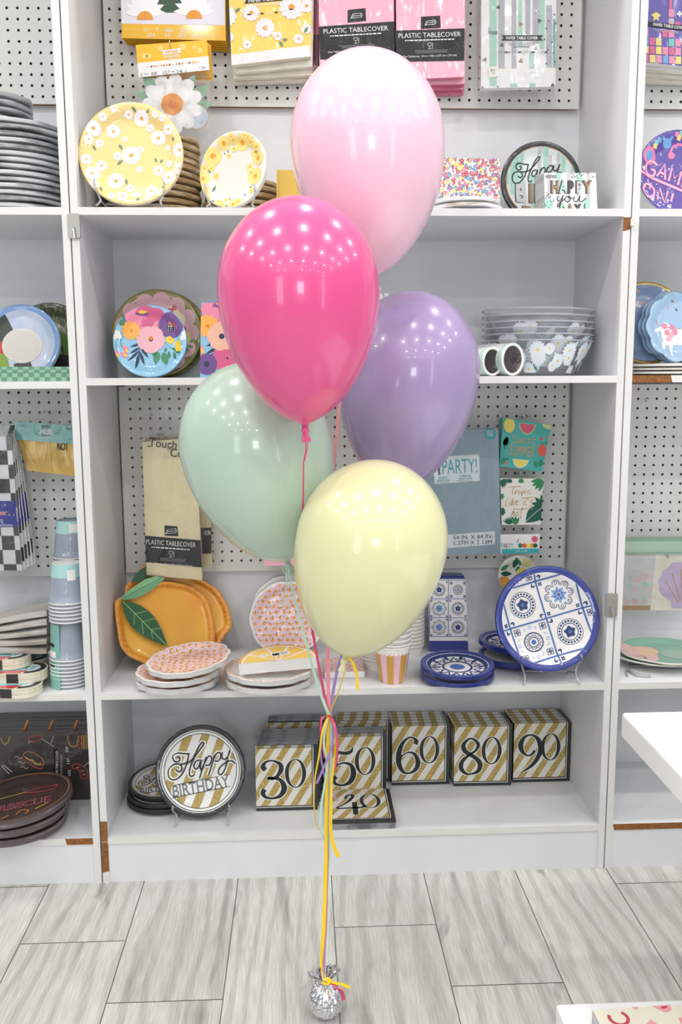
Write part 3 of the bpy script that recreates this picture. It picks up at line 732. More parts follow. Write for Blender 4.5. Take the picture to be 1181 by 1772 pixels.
def flat_stack(label, cx, cy, z0, R, h, n, k, ke, group, cat='plate pack', name='plate_pack', jit=.004, topart=None, fm=None, proto=None, sizes=None, kr=None):
    """n shrink-wrapped packs of plates lying on each other"""
    r = random.Random(int(cx*1000)+n); P = proto
    if P is None:
        mb = MB(); S = 56; nr = max(3, int(h/.003)); prof = [(0, 0), (R*.72, 0), (R*.94, h*.38)]
        for j in range(nr):
            z = h*.42+(h*.5)*j/nr; prof += [(R*(1-.012*(j % 2)), z), (R, z+h*.5/nr*.5)]
        prof += [(R*.985, h*.97), (R*.9, h*.93), (R*.72, h*.6), (0, h*.6)]
        mb.lathe(prof, S, k, True, rf=lambda a, rr, z: (noise.noise(Vector((math.cos(a)*3, math.sin(a)*3, z*60)))*.0035 if rr > R*.9 else 0))
        P = mb.build(name)
        tag(P, label.format(ORD[0]), cat, group)
    out = []
    for i in range(n):
        if i: 
            o = P.copy(); COL.objects.link(o); o['label'] = label.format(ORD[i])
        else: o = P
        o.location = (cx+r.uniform(-jit, jit), cy+r.uniform(-jit, jit), z0+i*h); o.rotation_euler = (0, 0, r.uniform(0, 6))
        out.append(o)
    return out
# ---------------- top shelf, middle unit
stand_plate('large pale yellow paper plate with white daisies on a clear stand', 227, 266, 90, .032, yellow_plate_art, 'p_yellow', 'p_yellow', rin=1.0, tilt=10, n=4, ke='p_ivory')
easel(227, 266, 90, .04, Z1, 'clear plastic stand holding the large yellow daisy plate', .62)
stand_plate('small white paper plate with yellow flowers round the rim on a clear stand', 403, 294, 66, .05, white_plate_art, 'matte_ivory', 'matte_ivory', rin=1.0, tilt=8, yaw=-26, n=4, ke='p_ivory')
easel(400, 294, 66, .05, Z1, 'clear plastic stand holding the small white and yellow flower plate', .6)
zt = at(320, 232, y=.2).z; hh = .0158
flat_stack('kraft edged plate pack, {} from bottom of the tall stack behind the yellow daisy plate', at(262, 300, y=.21).x, .232, Z1, .112, hh, int((zt-Z1)/hh), 'kraft_pack', 'kraft', 'tall stack of kraft edged plates')
flat_stack('kraft edged plate pack, {} from bottom of the low stack behind the white plate', at(417, 300, y=.2).x, .235, Z1, .09, .0158, int((at(455, 306, y=.2).z-Z1)/.0158), 'kraft_pack', 'kraft', 'low stack of kraft edged plates')
# ---------------- generic flat package, outline given in photo pixels on the plane y = Y
def pack(name, label, cat, quad, Y, th, kf, ks, art=(), o0=None, wave=0, group=None, film=None, lean=0, nseg=22, extra=None, seed=0, inset=0, cols=None):
    """quad TL,TR,BR,BL in photo pixels; art in pixels relative to o0 (y up)"""
    TL, TR, BR, BL = [Vector((p[0], p[1])) for p in quad]
    o0 = o0 or ((TL.x+TR.x+BR.x+BL.x)/4, (TL.y+TR.y+BR.y+BL.y)/4)
    vb = max(BL.y, BR.y)
    def fn(x, y, ly=0, dy=0):
        u, v = o0[0]+x, o0[1]-y
        wv = wave*noise.noise(Vector((u*.035+seed, v*.012, seed))) if wave else 0
        p = at(u, v, y=Y+lean*(vb-v)+wv-ly*(.00022 if not wave else .0005)); p.y += dy; return p
    org = (at(BL.x, BL.y, y=Y)+at(BR.x, BR.y, y=Y))/2; org.y += th/2
    mb = MB(); mb.M = Matrix.Translation(-org)
    def bil(a, b, dy=0):
        p = (TL*(1-a)+TR*a)*(1-b)+(BL*(1-a)+BR*a)*b
        return fn(p.x-o0[0], o0[1]-p.y, 0, dy)
    ns = nseg if wave else 1
    # front facing the viewer
    mb.grid(lambda a, b: bil(a, 1-b), ns, ns*2 if wave else 1, kf, bool(wave))
    for side in (0, 1):
        mb.grid(lambda a, b, s=side: (bil(s, 1-b, (th*a if s else th*(1-a)))), 1, ns, ks, False)
    mb.grid(lambda a, b: bil(a, 0, th*b), ns, 1, ks, False)
    mb.grid(lambda a, b: bil(a, 1, th*(1-b)), ns, 1, ks, False)
    mb.grid(lambda a, b: bil(1-a, 1-b, th), ns, 1, ks, False)
    if art: mb.polys(art, lambda x, y, ly: fn(x, y, ly+1), 9 if wave else None)
    if film is None and extra is None:
        o = mb.build(name, loc=org); tag(o, label, cat, group); return o, fn, org
    t = thing(name, label, cat, org, group=group)
    mb.build(inset or 'package_body', t)
    if film:
        fq = [Vector(p) for p in film]; m2 = MB(); m2.M = Matrix.Translation(-org)
        def fb(a, b):
            p = (fq[0]*(1-a)+fq[1]*a)*(1-b)+(fq[3]*(1-a)+fq[2]*a)*b
            return at(p.x, p.y, y=Y-.0035+.003*noise.noise(Vector((p.x*.05+seed, p.y*.03, 2)))+lean*(vb-p.y))
        m2.grid(lambda a, b: fb(a, 1-b), 14, 24, 'film'); m2.build('clear_film', t)
    if extra: extra(t, fn, org)
    return t, fn, org
def ppx(points, o0): return [(x-o0[0], o0[1]-y) for x, y in points]      # photo pixels to art coordinates
def A(o0, *pts): return ppx(pts, o0)
def wire_hook(label, u, v, y0, y1, w_=8, lift=6):
    c = at(u, v, y=y1); b = at(u, v-lift, y=y0); t = MB(); org = b.copy(); t.M = Matrix.Translation(-org)
    s = ppm(c)*w_
    t.tube([(b.x-s*.6, b.y, b.z), (b.x+s*.6, b.y, b.z)], .0014, 'chrome', 6)
    t.tube([(b.x, b.y, b.z), (c.x, c.y+.01, c.z), (c.x, c.y, c.z+.001), (c.x, c.y-.004, c.z+.010)], .0015, 'chrome', 6)
    return tag(t.build('peg_hook', loc=org), label, 'hook')
# centrepiece cards
mat('cut_white0', (250, 248, 250), .5); mat('card_orange', (246, 190, 26), .45, coat=.3); mat('card_side', (214, 158, 22), .6); mat('lilac_white', (236, 232, 240), .5); mat('dark_green', (70, 96, 78), .7); mat('print_ghost', (250, 214, 120), .5)
o0 = (300, 40); art = []
art += poly(A(o0, (209, -60), (389, -60), (390, 44), (210, 41)), 'lilac_white', 1)
art += poly(A(o0, (262, -30), (272, 10), (283, 22), (307, 22), (318, 8), (320, -30)), 'dark_green', 2)
for cx, cy, r in ((251, 26, 36), (336, 24, 36)):
    for i in range(9):
        a = PI*i/8; art += leaf(cx-o0[0], o0[1]-cy+4, r, 13, a, 'cut_white0', 3+.25*i)
    art += poly([(cx-o0[0]+14*math.cos(PI*i/12), o0[1]-cy-8+15*math.sin(PI*i/12)) for i in range(13)], 'daisy_orange', 6.5)
    art += stroke(A(o0, (cx, cy+7), (cx, cy-6)), .8, 'orange_deep', 7.5)
art += text('12', -48, -11, 6.5, 'print_white', 2, bold=.02, sx=.8)+text('9', -28, -11, 6.5, 'print_white', 2, bold=.02, sx=.8)+text('(30.5', -7, -12, 6.5, 'print_white', 2, bold=.02, sx=.75)+text('22.9', 18, -12, 6.5, 'print_white', 2, bold=.02, sx=.75)+text(')', 33, -13, 6.5, 'print_white', 2)
art += text('(2) 4', -38, -20, 6.5, 'print_white', 2, bold=.02, sx=.75)+text('6.4', -10, -20.5, 6.5, 'print_white', 2, bold=.02, sx=.75)+text('(10.2', 15, -21, 6.5, 'print_white', 2, bold=.02, sx=.75)+text('16.3', 40, -22, 6.5, 'print_white', 2, bold=.02, sx=.75)+text(')', 53, -22, 6.5, 'print_white', 2)+text('1', 67, -22, 6, 'print_white', 2, bold=.02)
for a_ in ((-70, -11, 28), (-38, -11.5, 9), (-20, -12, 9), (7, -12.5, 6), (29, -13, 5), (-70, -20, 28), (-24, -20.5, 10), (2, -21, 10), (27, -22, 6), (49, -22, 5), (76, -21, 9), (76, -24, 9)): art += fine(a_[0], a_[1], a_[2], 1.6, 'print_ghost', 2)
for i in range(6)[::-1]:
    pack('centerpiece_card', 'yellow daisy centerpiece card at the top, '+('front one of its row' if i == 0 else ORD[i]+' from the front of its row'), 'packaged decoration',
         [(209+i*1.2, -60), (389+i*1.0, -60), (391+i*.8, 70.5+i*3.8), (211+i*1.6, 66+i*2.2)], .27+i*.009, .0022, 'card_orange', 'card_side', art if i == 0 else (), o0, group=None)
# daisy paper table cover and copies
mat('tc_yellow', (250, 212, 100), .5, coat=.6, bump=(22, .7, (1, 1, .4))); mat('tc_film', (226, 220, 204), .5, coat=.8, noisecol=(12, (250, 246, 232), .4, .6, (1, 1, 6)))
o0 = (468, 40); art = []
art += poly(A(o0, (399, 95), (536, 78), (538, 97), (401, 113)), 'p_white', 1)
for x, y, r, n in ((459, 48, 17, 12), (435, 22, 15, 12), (505, 12, 22, 12), (392, 28, 18, 12), (531, 10, 12, 9), (428, 77, 8, 8), (481, 62, 8, 7), (517, 67, 9, 7), (530, 50, 9, 8), (396, 64, 9, 8)):
    art += flower(x-o0[0], o0[1]-y, r, n, 'daisy_white', 'daisy_orange', x*.1, 2, .25, .9)
for x, y, l, a in ((406, 21, 13, 35), (484, 71, 12, -60), (489, 69, 9, 5), (527, 57, 13, 60)): art += leaf(x-o0[0], o0[1]-y, l, 5, math.radians(a), 'leaf_grey', 3)
art += poly(A(o0, (423, 6), (428, -4), (520, -14), (516, -2)), 'ink', 3)+text('PAPER TABLE COVER', -2, 42, 6, 'print_white', 4, wd=72, rot=.1, bold=.02)+text('NAPPE EN PAPIER', -6, 33, 5, 'print_white', 4, wd=48, rot=.08)
art += text('54', -48, 14, 6, 'print_white', 4, rot=.07)+text('96', -24, 16, 6, 'print_white', 4, rot=.07)+text('137', -2, 18, 6, 'print_white', 4, sx=.8, rot=.07)+text('243', 24, 22, 6, 'print_white', 4, sx=.8, rot=.07)+fine(-36, 15, 8, 2, 'ink', 4)+fine(-14, 17, 6, 2, 'ink', 4)+fine(11, 19, 8, 2, 'ink', 4)+fine(36, 24, 7, 2, 'ink', 4)
art = clip(art, A(o0, (394, -60), (541, -60), (538, 97), (401, 113)))
for i in range(4)[::-1]:
    q = [[(394, -60), (541, -60), (538, 97), (401, 114)], [(396, -60), (544, -60), (541, 115), (408, 126)], [(396, -60), (544, -60), (541, 130), (405, 136)], [(396, -60), (543, -60), (539, 141), (404, 144)]][i]
    pack('table_cover_pack', 'yellow daisy table cover, '+('front one of its row' if i == 0 else ORD[i]+' from the front, pale bottom edge showing'), 'table cover', q, .235+i*.022, .018, 'tc_yellow' if i == 0 else 'tc_film', 'tc_film', art if i == 0 else (), o0, wave=.005 if i == 0 else .002, seed=i+1)
# pink plastic table covers
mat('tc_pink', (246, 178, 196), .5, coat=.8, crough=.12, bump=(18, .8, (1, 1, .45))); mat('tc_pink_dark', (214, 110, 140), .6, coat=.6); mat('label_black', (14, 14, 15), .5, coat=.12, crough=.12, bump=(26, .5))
def cover_art(o0, lab, icon, ttl, rot, k='print_white', tw=100, sub=True, col=None):
    a = poly(A(o0, *lab), 'label_black', 1)+poly(A(o0, *icon), 'label_black', 1)
    cx = sum(p[0] for p in icon)/4-o0[0]; cy = o0[1]-sum(p[1] for p in icon)/4
    a += stroke([(cx-10, cy-5), (cx-7, cy+2), (cx+8, cy+4), (cx+10, cy), (cx+8, cy-3), (cx-10, cy-5)], .7, k, 2)+stroke([(cx-7, cy+2), (cx-6, cy-2), (cx-10, cy-5)], .7, k, 2)+stroke([(cx-6, cy-1), (cx+7, cy), (cx+8, cy-3)], .7, k, 2)+stroke([(cx+7, cy), (cx+8, cy+4)], .7, k, 2)
    tx, ty = ttl[0]-o0[0], o0[1]-ttl[1]
    a += text('PLASTIC TABLECOVER', tx, ty, 8.5, k, 2, wd=tw, rot=rot, bold=.0)
    c, s = math.cos(rot), math.sin(rot)
    for st, dx, w_ in (('P', -.492, 4), ):
        pass
    a += xf(fine(0, 0, tw*.92, 2, k, 2, seed=2), 1, rot, tx, ty-9)
    gy = ty-19
    a += stroke([(tx-3+0, gy+5), (tx+3, gy+5), (tx+3, gy+1), (tx, gy-1), (tx-3, gy+1), (tx-3, gy+5)], .7, k, 2)+stroke([(tx, gy-1), (tx, gy-5), (tx-3, gy-5), (tx+3, gy-5)], .7, k, 2)+stroke([(tx+5, gy+5), (tx+5, gy-5)], .7, k, 2)
    a += xf(fine(0, 0, tw*.55, .9, 'print_gray', 2, n=3, gap=2, seed=3), 1, rot, tx+4*c, ty-27)
    a += text('One Tablecover  54 in x 108 in (137 cm x 274 cm)', tx, ty-36.5, 3.6, k, 2, wd=tw*.86, rot=rot)
    return a
o0 = (618, 70)
art = cover_art(o0, [(552, 46), (683, 37), (683, 100), (554, 103)], [(602, 17), (633, 14), (634, 36), (602, 39)], (616, 51), .055, tw=112)
q1 = [(551, -60), (682, -60), (683, 160), (554, 168)]
pack('table_cover_pack', 'light pink plastic table cover, black label, left of the pair above the pink balloon', 'table cover', q1, .248, .015, 'tc_pink', 'tc_pink_dark', art, o0, wave=.006, seed=3)
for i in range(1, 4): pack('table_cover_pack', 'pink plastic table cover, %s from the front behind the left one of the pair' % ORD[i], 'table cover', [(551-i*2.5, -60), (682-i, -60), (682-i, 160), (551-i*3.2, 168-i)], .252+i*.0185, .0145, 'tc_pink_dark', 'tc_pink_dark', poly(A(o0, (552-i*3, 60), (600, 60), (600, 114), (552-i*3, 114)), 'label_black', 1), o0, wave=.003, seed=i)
o0 = (745, 70)
art = cover_art(o0, [(684, 53), (805, 49), (804, 105), (687, 107)], [(729, 29), (762, 27), (763, 48), (729, 50)], (744, 60), .03, tw=108)
pack('table_cover_pack', 'light pink plastic table cover, black label, right of the pair above the pink balloon', 'table cover', [(684.5, -60), (805, -60), (804, 133), (688, 138)], .245, .015, 'tc_pink', 'tc_pink_dark', art, o0, wave=.006, seed=5)
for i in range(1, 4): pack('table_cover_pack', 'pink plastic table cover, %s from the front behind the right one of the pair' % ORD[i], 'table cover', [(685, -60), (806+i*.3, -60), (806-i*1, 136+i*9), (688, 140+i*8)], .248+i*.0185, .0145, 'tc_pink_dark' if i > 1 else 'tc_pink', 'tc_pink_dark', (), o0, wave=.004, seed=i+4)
# mint and grey paper table cover
mat('tc_mintwhite', (236, 236, 234), .5, coat=.8, crough=.1, bump=(16, .7, (1, 1, .5))); mat('stripe_mint', (176, 212, 194), .6); mat('stripe_gray', (186, 184, 192), .6); mat('stripe_teal', (140, 180, 176), .6); mat('tri_dark', (92, 96, 94), .6); mat('tri_brown', (164, 140, 110), .6)
o0 = (898, 75); art = []
for x0, x1, y1, k in ((848, 860, 148, 'stripe_mint'), (863, 874, 118, 'stripe_gray'), (886, 894, 118, 'stripe_gray'), (898, 904, 80, 'stripe_mint'), (910, 918, 60, 'stripe_gray'), (923, 933, 75, 'stripe_gray'), (934, 943, 84, 'stripe_mint'), (946, 956, 116, 'stripe_gray'), (958, 962, 117, 'stripe_teal'), (917, 925, 118, 'stripe_mint'), (884, 896, 150, 'stripe_mint'), (916, 928, 150, 'stripe_mint')):
    art += poly(A(o0, (x0, -60 if x0 not in (946, 958, 917) else {946: 9, 958: 33, 917: 90}[x0]), (x1, -60 if x0 not in (946, 958, 917) else {946: 9, 958: 33, 917: 90}[x0]), (x1, y1), (x0, y1)) if (x0, y1) not in ((884, 150), (916, 150)) else A(o0, (x0, 144), (x1, 144), (x1, 150), (x0, 150)), k, 1)
for x, y, s, k, r in ((863, 12, 4.5, 'tri_dark', 3.6), (902, 42, 5, 'tri_brown', 0), (934, 36, 5, 'tri_dark', 0.2), (869, 78, 4.5, 'tri_dark', 1.4), (840, 103, 4.5, 'tri_brown', 3.2), (902, 105, 5, 'tri_brown', 1.5), (915, 7, 4, 'stripe_gray', 0), (928, 83, 4, 'stripe_gray', 1.6), (848, 50, 4, 'stripe_gray', 0), (957, 147, 4, 'tri_dark', 3.6)):
    art += poly([(x-o0[0]+s*math.cos(r+i*2.094), o0[1]-y+s*math.sin(r+i*2.094)) for i in range(3)], k, 2)
for x, y in ((960, 25), (950, 36), (946, 49), (943, 68), (953, 61), (949, 86), (946, 110), (959, 91), (961, 107), (956, 73), (962, 40), (836, 151), (862, 150)): art += disc(x-o0[0], o0[1]-y, 1.5, 'tri_dark', 2, n=8)
art += poly(A(o0, (868, 61), (941, 61), (936, 65.5), (941, 70), (868, 70), (872, 65.5)), 'ink', 3)+text('PAPER TABLE COVER', 6, 9.5, 5.2, 'print_white', 4, wd=55, bold=.02)+text('NAPPE EN PAPEL', 6, 0, 5, 'stripe_gray', 4, wd=47, bold=.01)+fine(6, -5.5, 30, 1.8, 'print_gray', 4)+text('54', -32, -14, 6, 'stripe_gray', 4)+text('102', -8, -14, 6, 'stripe_gray', 4, sx=.7)+text('(259', 12, -14, 6, 'stripe_gray', 4, sx=.8)+text('264)', 40, -14, 6, 'stripe_gray', 4, sx=.8)+fine(-19, -15, 11, 2, 'ink', 4)+fine(2, -15, 7, 2, 'ink', 4)+fine(25, -15, 7, 2, 'ink', 4)+fine(48, -15, 5, 2, 'ink', 4)+fine(-44, 20, 17, 1.4, 'ink', 4, n=2, gap=3)
art += poly(A(o0, (845, 116), (861, 115), (864, 132), (847, 135)), 'p_ivory', 4)+fine(-44, -45, 10, 1.4, 'print_gray', 5, n=2, gap=2.5)+text('5.0', -44, -51, 3, 'ink', 5)
pack('table_cover_pack', 'mint and grey striped paper table cover in a clear bag with triangle confetti', 'table cover', [(834, -60), (964, -60), (962, 150), (833, 153)], .25, .02, 'tc_mintwhite', 'tc_mintwhite', clip(art, A(o0, (834, -60), (964, -60), (962, 150), (833, 153))), o0, wave=.003, seed=9, film=[(831, -60), (968, -60), (967, 158), (829, 162)])
# banner bag
def banner(t, fn, org):
    mb = MB(); mb.M = Matrix.Translation(-org); o = (298, 180)
    f2 = lambda dy: (lambda x, y, ly: at(o[0]+x, o[1]-y, y=.222+dy-ly*.0004))
    a = []
    for x, y, l, w_, r in ((270, 160, 38, 20, 125), (285, 158, 34, 16, 95), (320, 160, 36, 18, 60), (330, 172, 40, 20, 38), (262, 170, 30, 14, 160), (335, 185, 34, 16, 10)): a += leaf(x-o[0], o[1]-y, l, w_, math.radians(r), 'leaf_cut', 0)
    a += disc(42, -22, 22, 'disc_gold', 1, n=26)+disc(42, -22, 20.5, 'disc_lilac', 2, n=26)+disc(-32, -2, 16, 'disc_gold', 1, n=22)+disc(-32, -2, 14.8, 'disc_lilac', 2, n=22)
    a += flower(0, 0, 53, 11, 'cut_white', None, .3, 4, .2, .84)+disc(0, 0, 20, 'cut_white', 4.6)
    a += flower(0, 0, 19, 8, 'daisy_orange', None, .2, 7, .3, 1.2)+disc(1, -1, 8, 'orange_deep', 8, n=9)
    mb.polys(a, f2(0)); mb.build('daisy_cutout', t)
    for dx, dy in ((-5, .012), (7, .02)):
        m2 = MB(); m2.M = Matrix.Translation(-org)
    m2 = MB(); m2.M = Matrix.Translation(-org)
    Q = [(239, 133), (363, 120), (366, 250), (246, 262)]
    def fb(a, b):
        p = [(Q[0][i]*(1-a)+Q[1][i]*a)*(1-b)+(Q[3][i]*(1-a)+Q[2][i]*a)*b for i in (0, 1)]
        return at(p[0], p[1], y=.2155+.006*noise.noise(Vector((p[0]*.06, p[1]*.05, 1))))
    m2.grid(lambda a, b: fb(a, 1-b), 26, 30, 'film_wrinkled'); m2.build('film_bag', t)
mat('cut_white', (250, 248, 246), .6); mat('leaf_cut', (140, 186, 150), .6); mat('disc_gold', (196, 160, 90), .4); mat('disc_lilac', (206, 212, 226), .6)
o0 = (300, 100); a = []
a += poly(A(o0, (238, 109), (361, 97), (363, 121), (240, 134)), 'print_white', 1)
a += poly(A(o0, (279, 87), (314, 83), (312, 87.5), (315, 91), (281, 95), (282.5, 91)), 'print_white', 2)+text('BANNER', -2.5, 11, 4.5, 'daisy_orange', 3, wd=22, rot=.08, bold=.02)+text('BANNIERE', -2, 3, 5, 'print_white', 3, wd=27, rot=.08, bold=.02)+fine(-1, -2, 14, 1.2, 'print_white', 3)
for x, y, r in ((250, 97, 5), (258, 97, 5), (278, 83, 5), (316, 81, 6), (337, 82, 4), (346, 88, 5)): a += disc(x-o0[0], o0[1]-y, r, 'print_ghost', 1.5, n=12)
for i, x in enumerate((255, 262, 267, 272, 280, 284, 289, 294, 299, 306, 311, 316, 324, 328, 333, 338, 343)):
    a += disc(x-o0[0], o0[1]-(116-(x-255)*.1), 1.8 if i % 4 else 1, ('daisy_orange', 'tri_dark', 'orange_deep')[i % 3], 2, n=8)
a += text('5', -55, -29, 5.5, 'ink', 3, rot=.09)+text('8.00', -33, -27, 5.5, 'ink', 3, rot=.09, sx=.75)+text('(12.7', -12, -25, 5.5, 'ink', 3, rot=.09, sx=.75)+text('2.46', 11, -23, 5.5, 'ink', 3, rot=.09, sx=.8)+text(')', 21, -22, 5.5, 'ink', 3)+text('1', 46, -17, 5, 'ink', 3)+fine(-46, -28, 8, 1.6, 'print_gray', 3)+fine(0, -24, 6, 1.6, 'print_gray', 3)+fine(53, -16, 7, 1.3, 'print_gray', 3, n=2, gap=2.2)
for i in range(1, 4)[::-1]:
    pack('banner_card', 'orange header card of a daisy banner bag, %s behind the front one' % ORD[i], 'packaged decoration', [(238+i, 77), (358+i*2.5, 72+i*2), (361+i*2.4, 122+i*6), (242+i, 134)], .222+i*.008, .0025, 'card_orange', 'card_side', (), o0)
pack('banner_bag', 'orange and white BANNER header card over a clear bag with a white paper daisy', 'packaged decoration', [(235, 78), (358, 69), (363, 121), (240, 134)], .214, .002, 'card_orange', 'card_side', a, o0, extra=banner, inset='header_card')
wire_hook('black tipped peg hook through the orange banner card', 294, 79, .325, .2, 14, 8)
# ---------------- top shelf, right part of the middle unit
pack('gold_box', 'small shiny gold yellow box between the white flower plate and the pink balloon', 'box', [(479, 294), (536, 294), (536, vat(536, .12, Z1)), (479, vat(479, .12, Z1))], .12, .03, 'p_gold', 'p_gold', stroke([(-24, 40), (-24, -40)], .8, 'card_side', 1))
mat('fl_rose', (214, 100, 130), .6); mat('fl_pink', (236, 150, 176), .6); mat('fl_blue', (130, 170, 214), .6); mat('fl_yellow', (244, 226, 130), .6); mat('fl_purple', (150, 128, 180), .6); mat('fl_red', (200, 80, 90), .6); mat('fl_green', (110, 150, 110), .6)
def ditsy(x0, y0, x1, y1, step, seed=1, size=1):
    r = random.Random(seed); o = []; cs = ['fl_rose', 'fl_pink', 'fl_blue', 'fl_yellow', 'fl_purple', 'fl_red', 'fl_rose']
    y = y0
    while y < y1:
        x = x0+r.uniform(0, step)
        while x < x1:
            px_, py_ = x+r.uniform(-2, 2)*size, y+r.uniform(-2, 2)*size; q = r.uniform(1.5, 3.6)*size
            for j in range(3): o += leaf(px_, py_, q*1.9, q*.6, r.uniform(0, 6), 'fl_green', .6)
            o += flower(px_, py_, q, 5, r.choice(cs), 'print_white' if r.random() < .5 else 'fl_yellow', r.uniform(0, 3), 1+r.random()*.4, .25, 1.1)
            x += step*r.uniform(.8, 1.2)
        y += step*.82
    return o
o0 = (812, 310)
q = [(764, 273), (866, 275), (866, vat(866, .17, Z1)), (758, vat(758, .17, Z1))]
pack('napkin_pack', 'white napkin pack with small multicoloured flowers, right of the pink balloon', 'napkins', q, .17, .03, 'p_white', 'p_white', clip(ditsy(-62, -42, 58, 40, 6.6, 5), A(o0, *q)), o0)
mat('white_wrap', (236, 236, 238), .4, coat=.8, noisecol=(10, (190, 176, 150), .6, .7, (1, 1, 5)), bump=(30, .8))
flat_stack('wavy edged white plate pack, {} from bottom, before the flowered napkins', at(806, 350, y=.075).x, .078, Z1, .083, .0125, 2, 'white_wrap', 'white_wrap', 'white plates before the flowered napkins')
# script lettering traced as strokes (coordinates in units of the lettering itself)
HAPPY = [[(500, 375), (522, 372), (525, 400), (500, 415), (472, 400), (465, 365), (500, 340), (560, 345), (612, 348)],
    [(606, 348), (590, 420), (560, 500), (510, 555), (460, 565), (430, 530), (435, 470), (480, 435), (530, 440), (545, 475), (520, 500), (492, 480)],
    [(530, 436), (600, 422), (640, 392), (700, 318), (735, 270), (720, 252), (684, 300), (645, 390), (616, 470), (612, 525), (630, 542), (656, 525)],
    [(700, 402), (668, 414), (650, 455), (668, 480), (695, 455), (715, 400), (705, 450), (714, 485), (738, 450)],
    [(758, 378), (742, 430), (718, 500), (700, 562)], [(742, 424), (775, 375), (800, 378), (802, 415), (778, 450), (750, 446)],
    [(832, 362), (816, 420), (794, 490), (780, 535)], [(818, 398), (850, 350), (880, 346), (884, 385), (860, 415), (830, 414)],
    [(900, 340), (896, 385), (918, 402), (945, 380), (968, 320), (946, 400), (925, 480), (890, 532), (864, 515), (880, 470), (930, 430), (980, 415), (1010, 436)]]
def happy(cx, cy, wd, k, w_, ly=4, out=None, rot=0):
    s = wd/580; o = []
    for st in HAPPY: o += stroke([((x-720)*s, (430-y)*s) for x, y in st], w_, k, ly, 5, out=out)
    return xf(o, 1, rot, cx, cy)
mat('brush_mint', (168, 214, 196), .6); mat('brush_gray', (198, 198, 202), .6); mat('brush_tan', (170, 140, 106), .6); mat('copper', (196, 142, 104), .3, metal=.6); mat('letter_dark', (78, 76, 76), .5)
paper('p_mintgray', (222, 228, 226), coat=.9, bump=(40, 1.0))
def hb_mint(R):
    s = R/68; o = []; r = random.Random(2)
    for i in range(16):
        x = -60+i*8+r.uniform(-2, 2); y0 = r.uniform(-60, 0); o += rect(x*s, y0*s, (x+r.uniform(4, 9))*s, (y0+r.uniform(40, 90))*s, r.choice(['brush_mint', 'brush_gray', 'brush_mint']), 1+i*.03)
    o += happy(-4*s, 18*s, 86*s, 'ink', 2.1*s, 4, rot=-.05)
    for i, (ch, k) in enumerate(zip('BIRTH', ('brush_gray', 'brush_tan', 'letter_dark', 'brush_mint', 'brush_gray'))):
        o += text(ch, (-34+i*17)*s, -16*s, 30*s, 'letter_dark', 3, bold=.06, sx=.8)+text(ch, (-32.5+i*17)*s, -16*s, 30*s, k, 4, bold=.04, sx=.8)
    for i, ch in enumerate('DAY!'): o += text(ch, (-22+i*17)*s, -52*s, 26*s, 'letter_dark', 3, bold=.06, sx=.8)+text(ch, (-20.5+i*17)*s, -52*s, 26*s, 'brush_tan', 4, bold=.03, sx=.8)
    return o
stand_plate('round mint and grey Happy Birthday plate with a black rim, top shelf', 937, 314, 70, .2, hb_mint, 'p_mintgray', 'p_black', rin=.88, tilt=8, n=4, ke='p_black', lip=('copper', .02), rest=Z1)
o0 = (990, 340); a = []
a += stripes(-48, -46, 44, 42, PI/2, 17, .35, 'brush_gray', 1)+clip(rect(-46, -30, -34, -6, 'brush_mint', 1.2)+rect(20, -30, 30, -4, 'brush_mint', 1.2)+rect(10, 20, 18, 42, 'brush_mint', 1.2)+rect(-26, 30, -18, 42, 'brush_mint', 1.2), [(-48, -46), (44, -46), (44, 42), (-48, 42)])
r = random.Random(8)
for i in range(46):
    x, y = (r.uniform(-4, 42), r.uniform(32, 41)) if i % 2 else (r.uniform(-46, -30), r.uniform(-24, 8)); a += disc(x, y, .9, 'ink', 2, n=6)
for j in range(3): a += rect(-46, 36-j*2, -26, 36.8-j*2, 'ink', 2)
for i, (ch, k) in enumerate(zip('HAPPY', ('brush_tan', 'brush_mint', 'letter_dark', 'brush_gray', 'brush_tan'))): a += text(ch, -30+i*14, 17, 20, 'letter_dark', 3, bold=.08, sx=.72)+text(ch, -28.6+i*14, 17, 20, k, 4, bold=.03, sx=.66)
a += sc_art(stroke([(868, 440), (862, 462), (880, 470), (896, 445), (900, 430), (892, 470), (872, 505), (862, 500), (885, 478), (915, 455)], 5, 'ink', 5, 4)+stroke([(925, 440), (912, 455), (918, 474), (940, 470), (946, 448), (930, 440), (948, 455), (965, 450)], 5, 'ink', 5, 4, closed=False)+stroke([(975, 440), (968, 465), (985, 475), (1005, 450), (1008, 436), (1003, 465), (1020, 474), (1048, 450)], 5, 'ink', 5, 4), 955, 442, .27)
a = xf(a, 1)
for i, (ch, k) in enumerate(zip('DAY!', ('brush_mint', 'brush_tan', 'letter_dark', 'brush_mint'))): a += text(ch, -16+i*13, -21, 15, 'letter_dark', 3, bold=.08, sx=.7)+text(ch, -14.6+i*13, -21, 15, k, 4, bold=.03, sx=.66)
q = [(942, 299), (1032, 299), (1035, vat(1035, .05, Z1)), (944, vat(944, .05, Z1))]
for i in range(5)[::-1]:
    pack('napkin_pack', 'mint grey HAPPY you DAY! napkin pack, '+('front one of its row' if i == 0 else ORD[i]+' from the front of its row'), 'napkins', [(q[0][0]-i*3.4, 299+i*.9), (q[1][0]-i*3.4, 299+i*.9), (q[2][0]-i*3.4, vat(q[2][0]-i*3.4, .05+i*.016, Z1)), (q[3][0]-i*3.4, vat(q[3][0]-i*3.4, .05+i*.016, Z1))], .05+i*.016, .0145, 'p_white', 'wrap_gray', clip(a, A(o0, *q)) if i == 0 else (), o0)
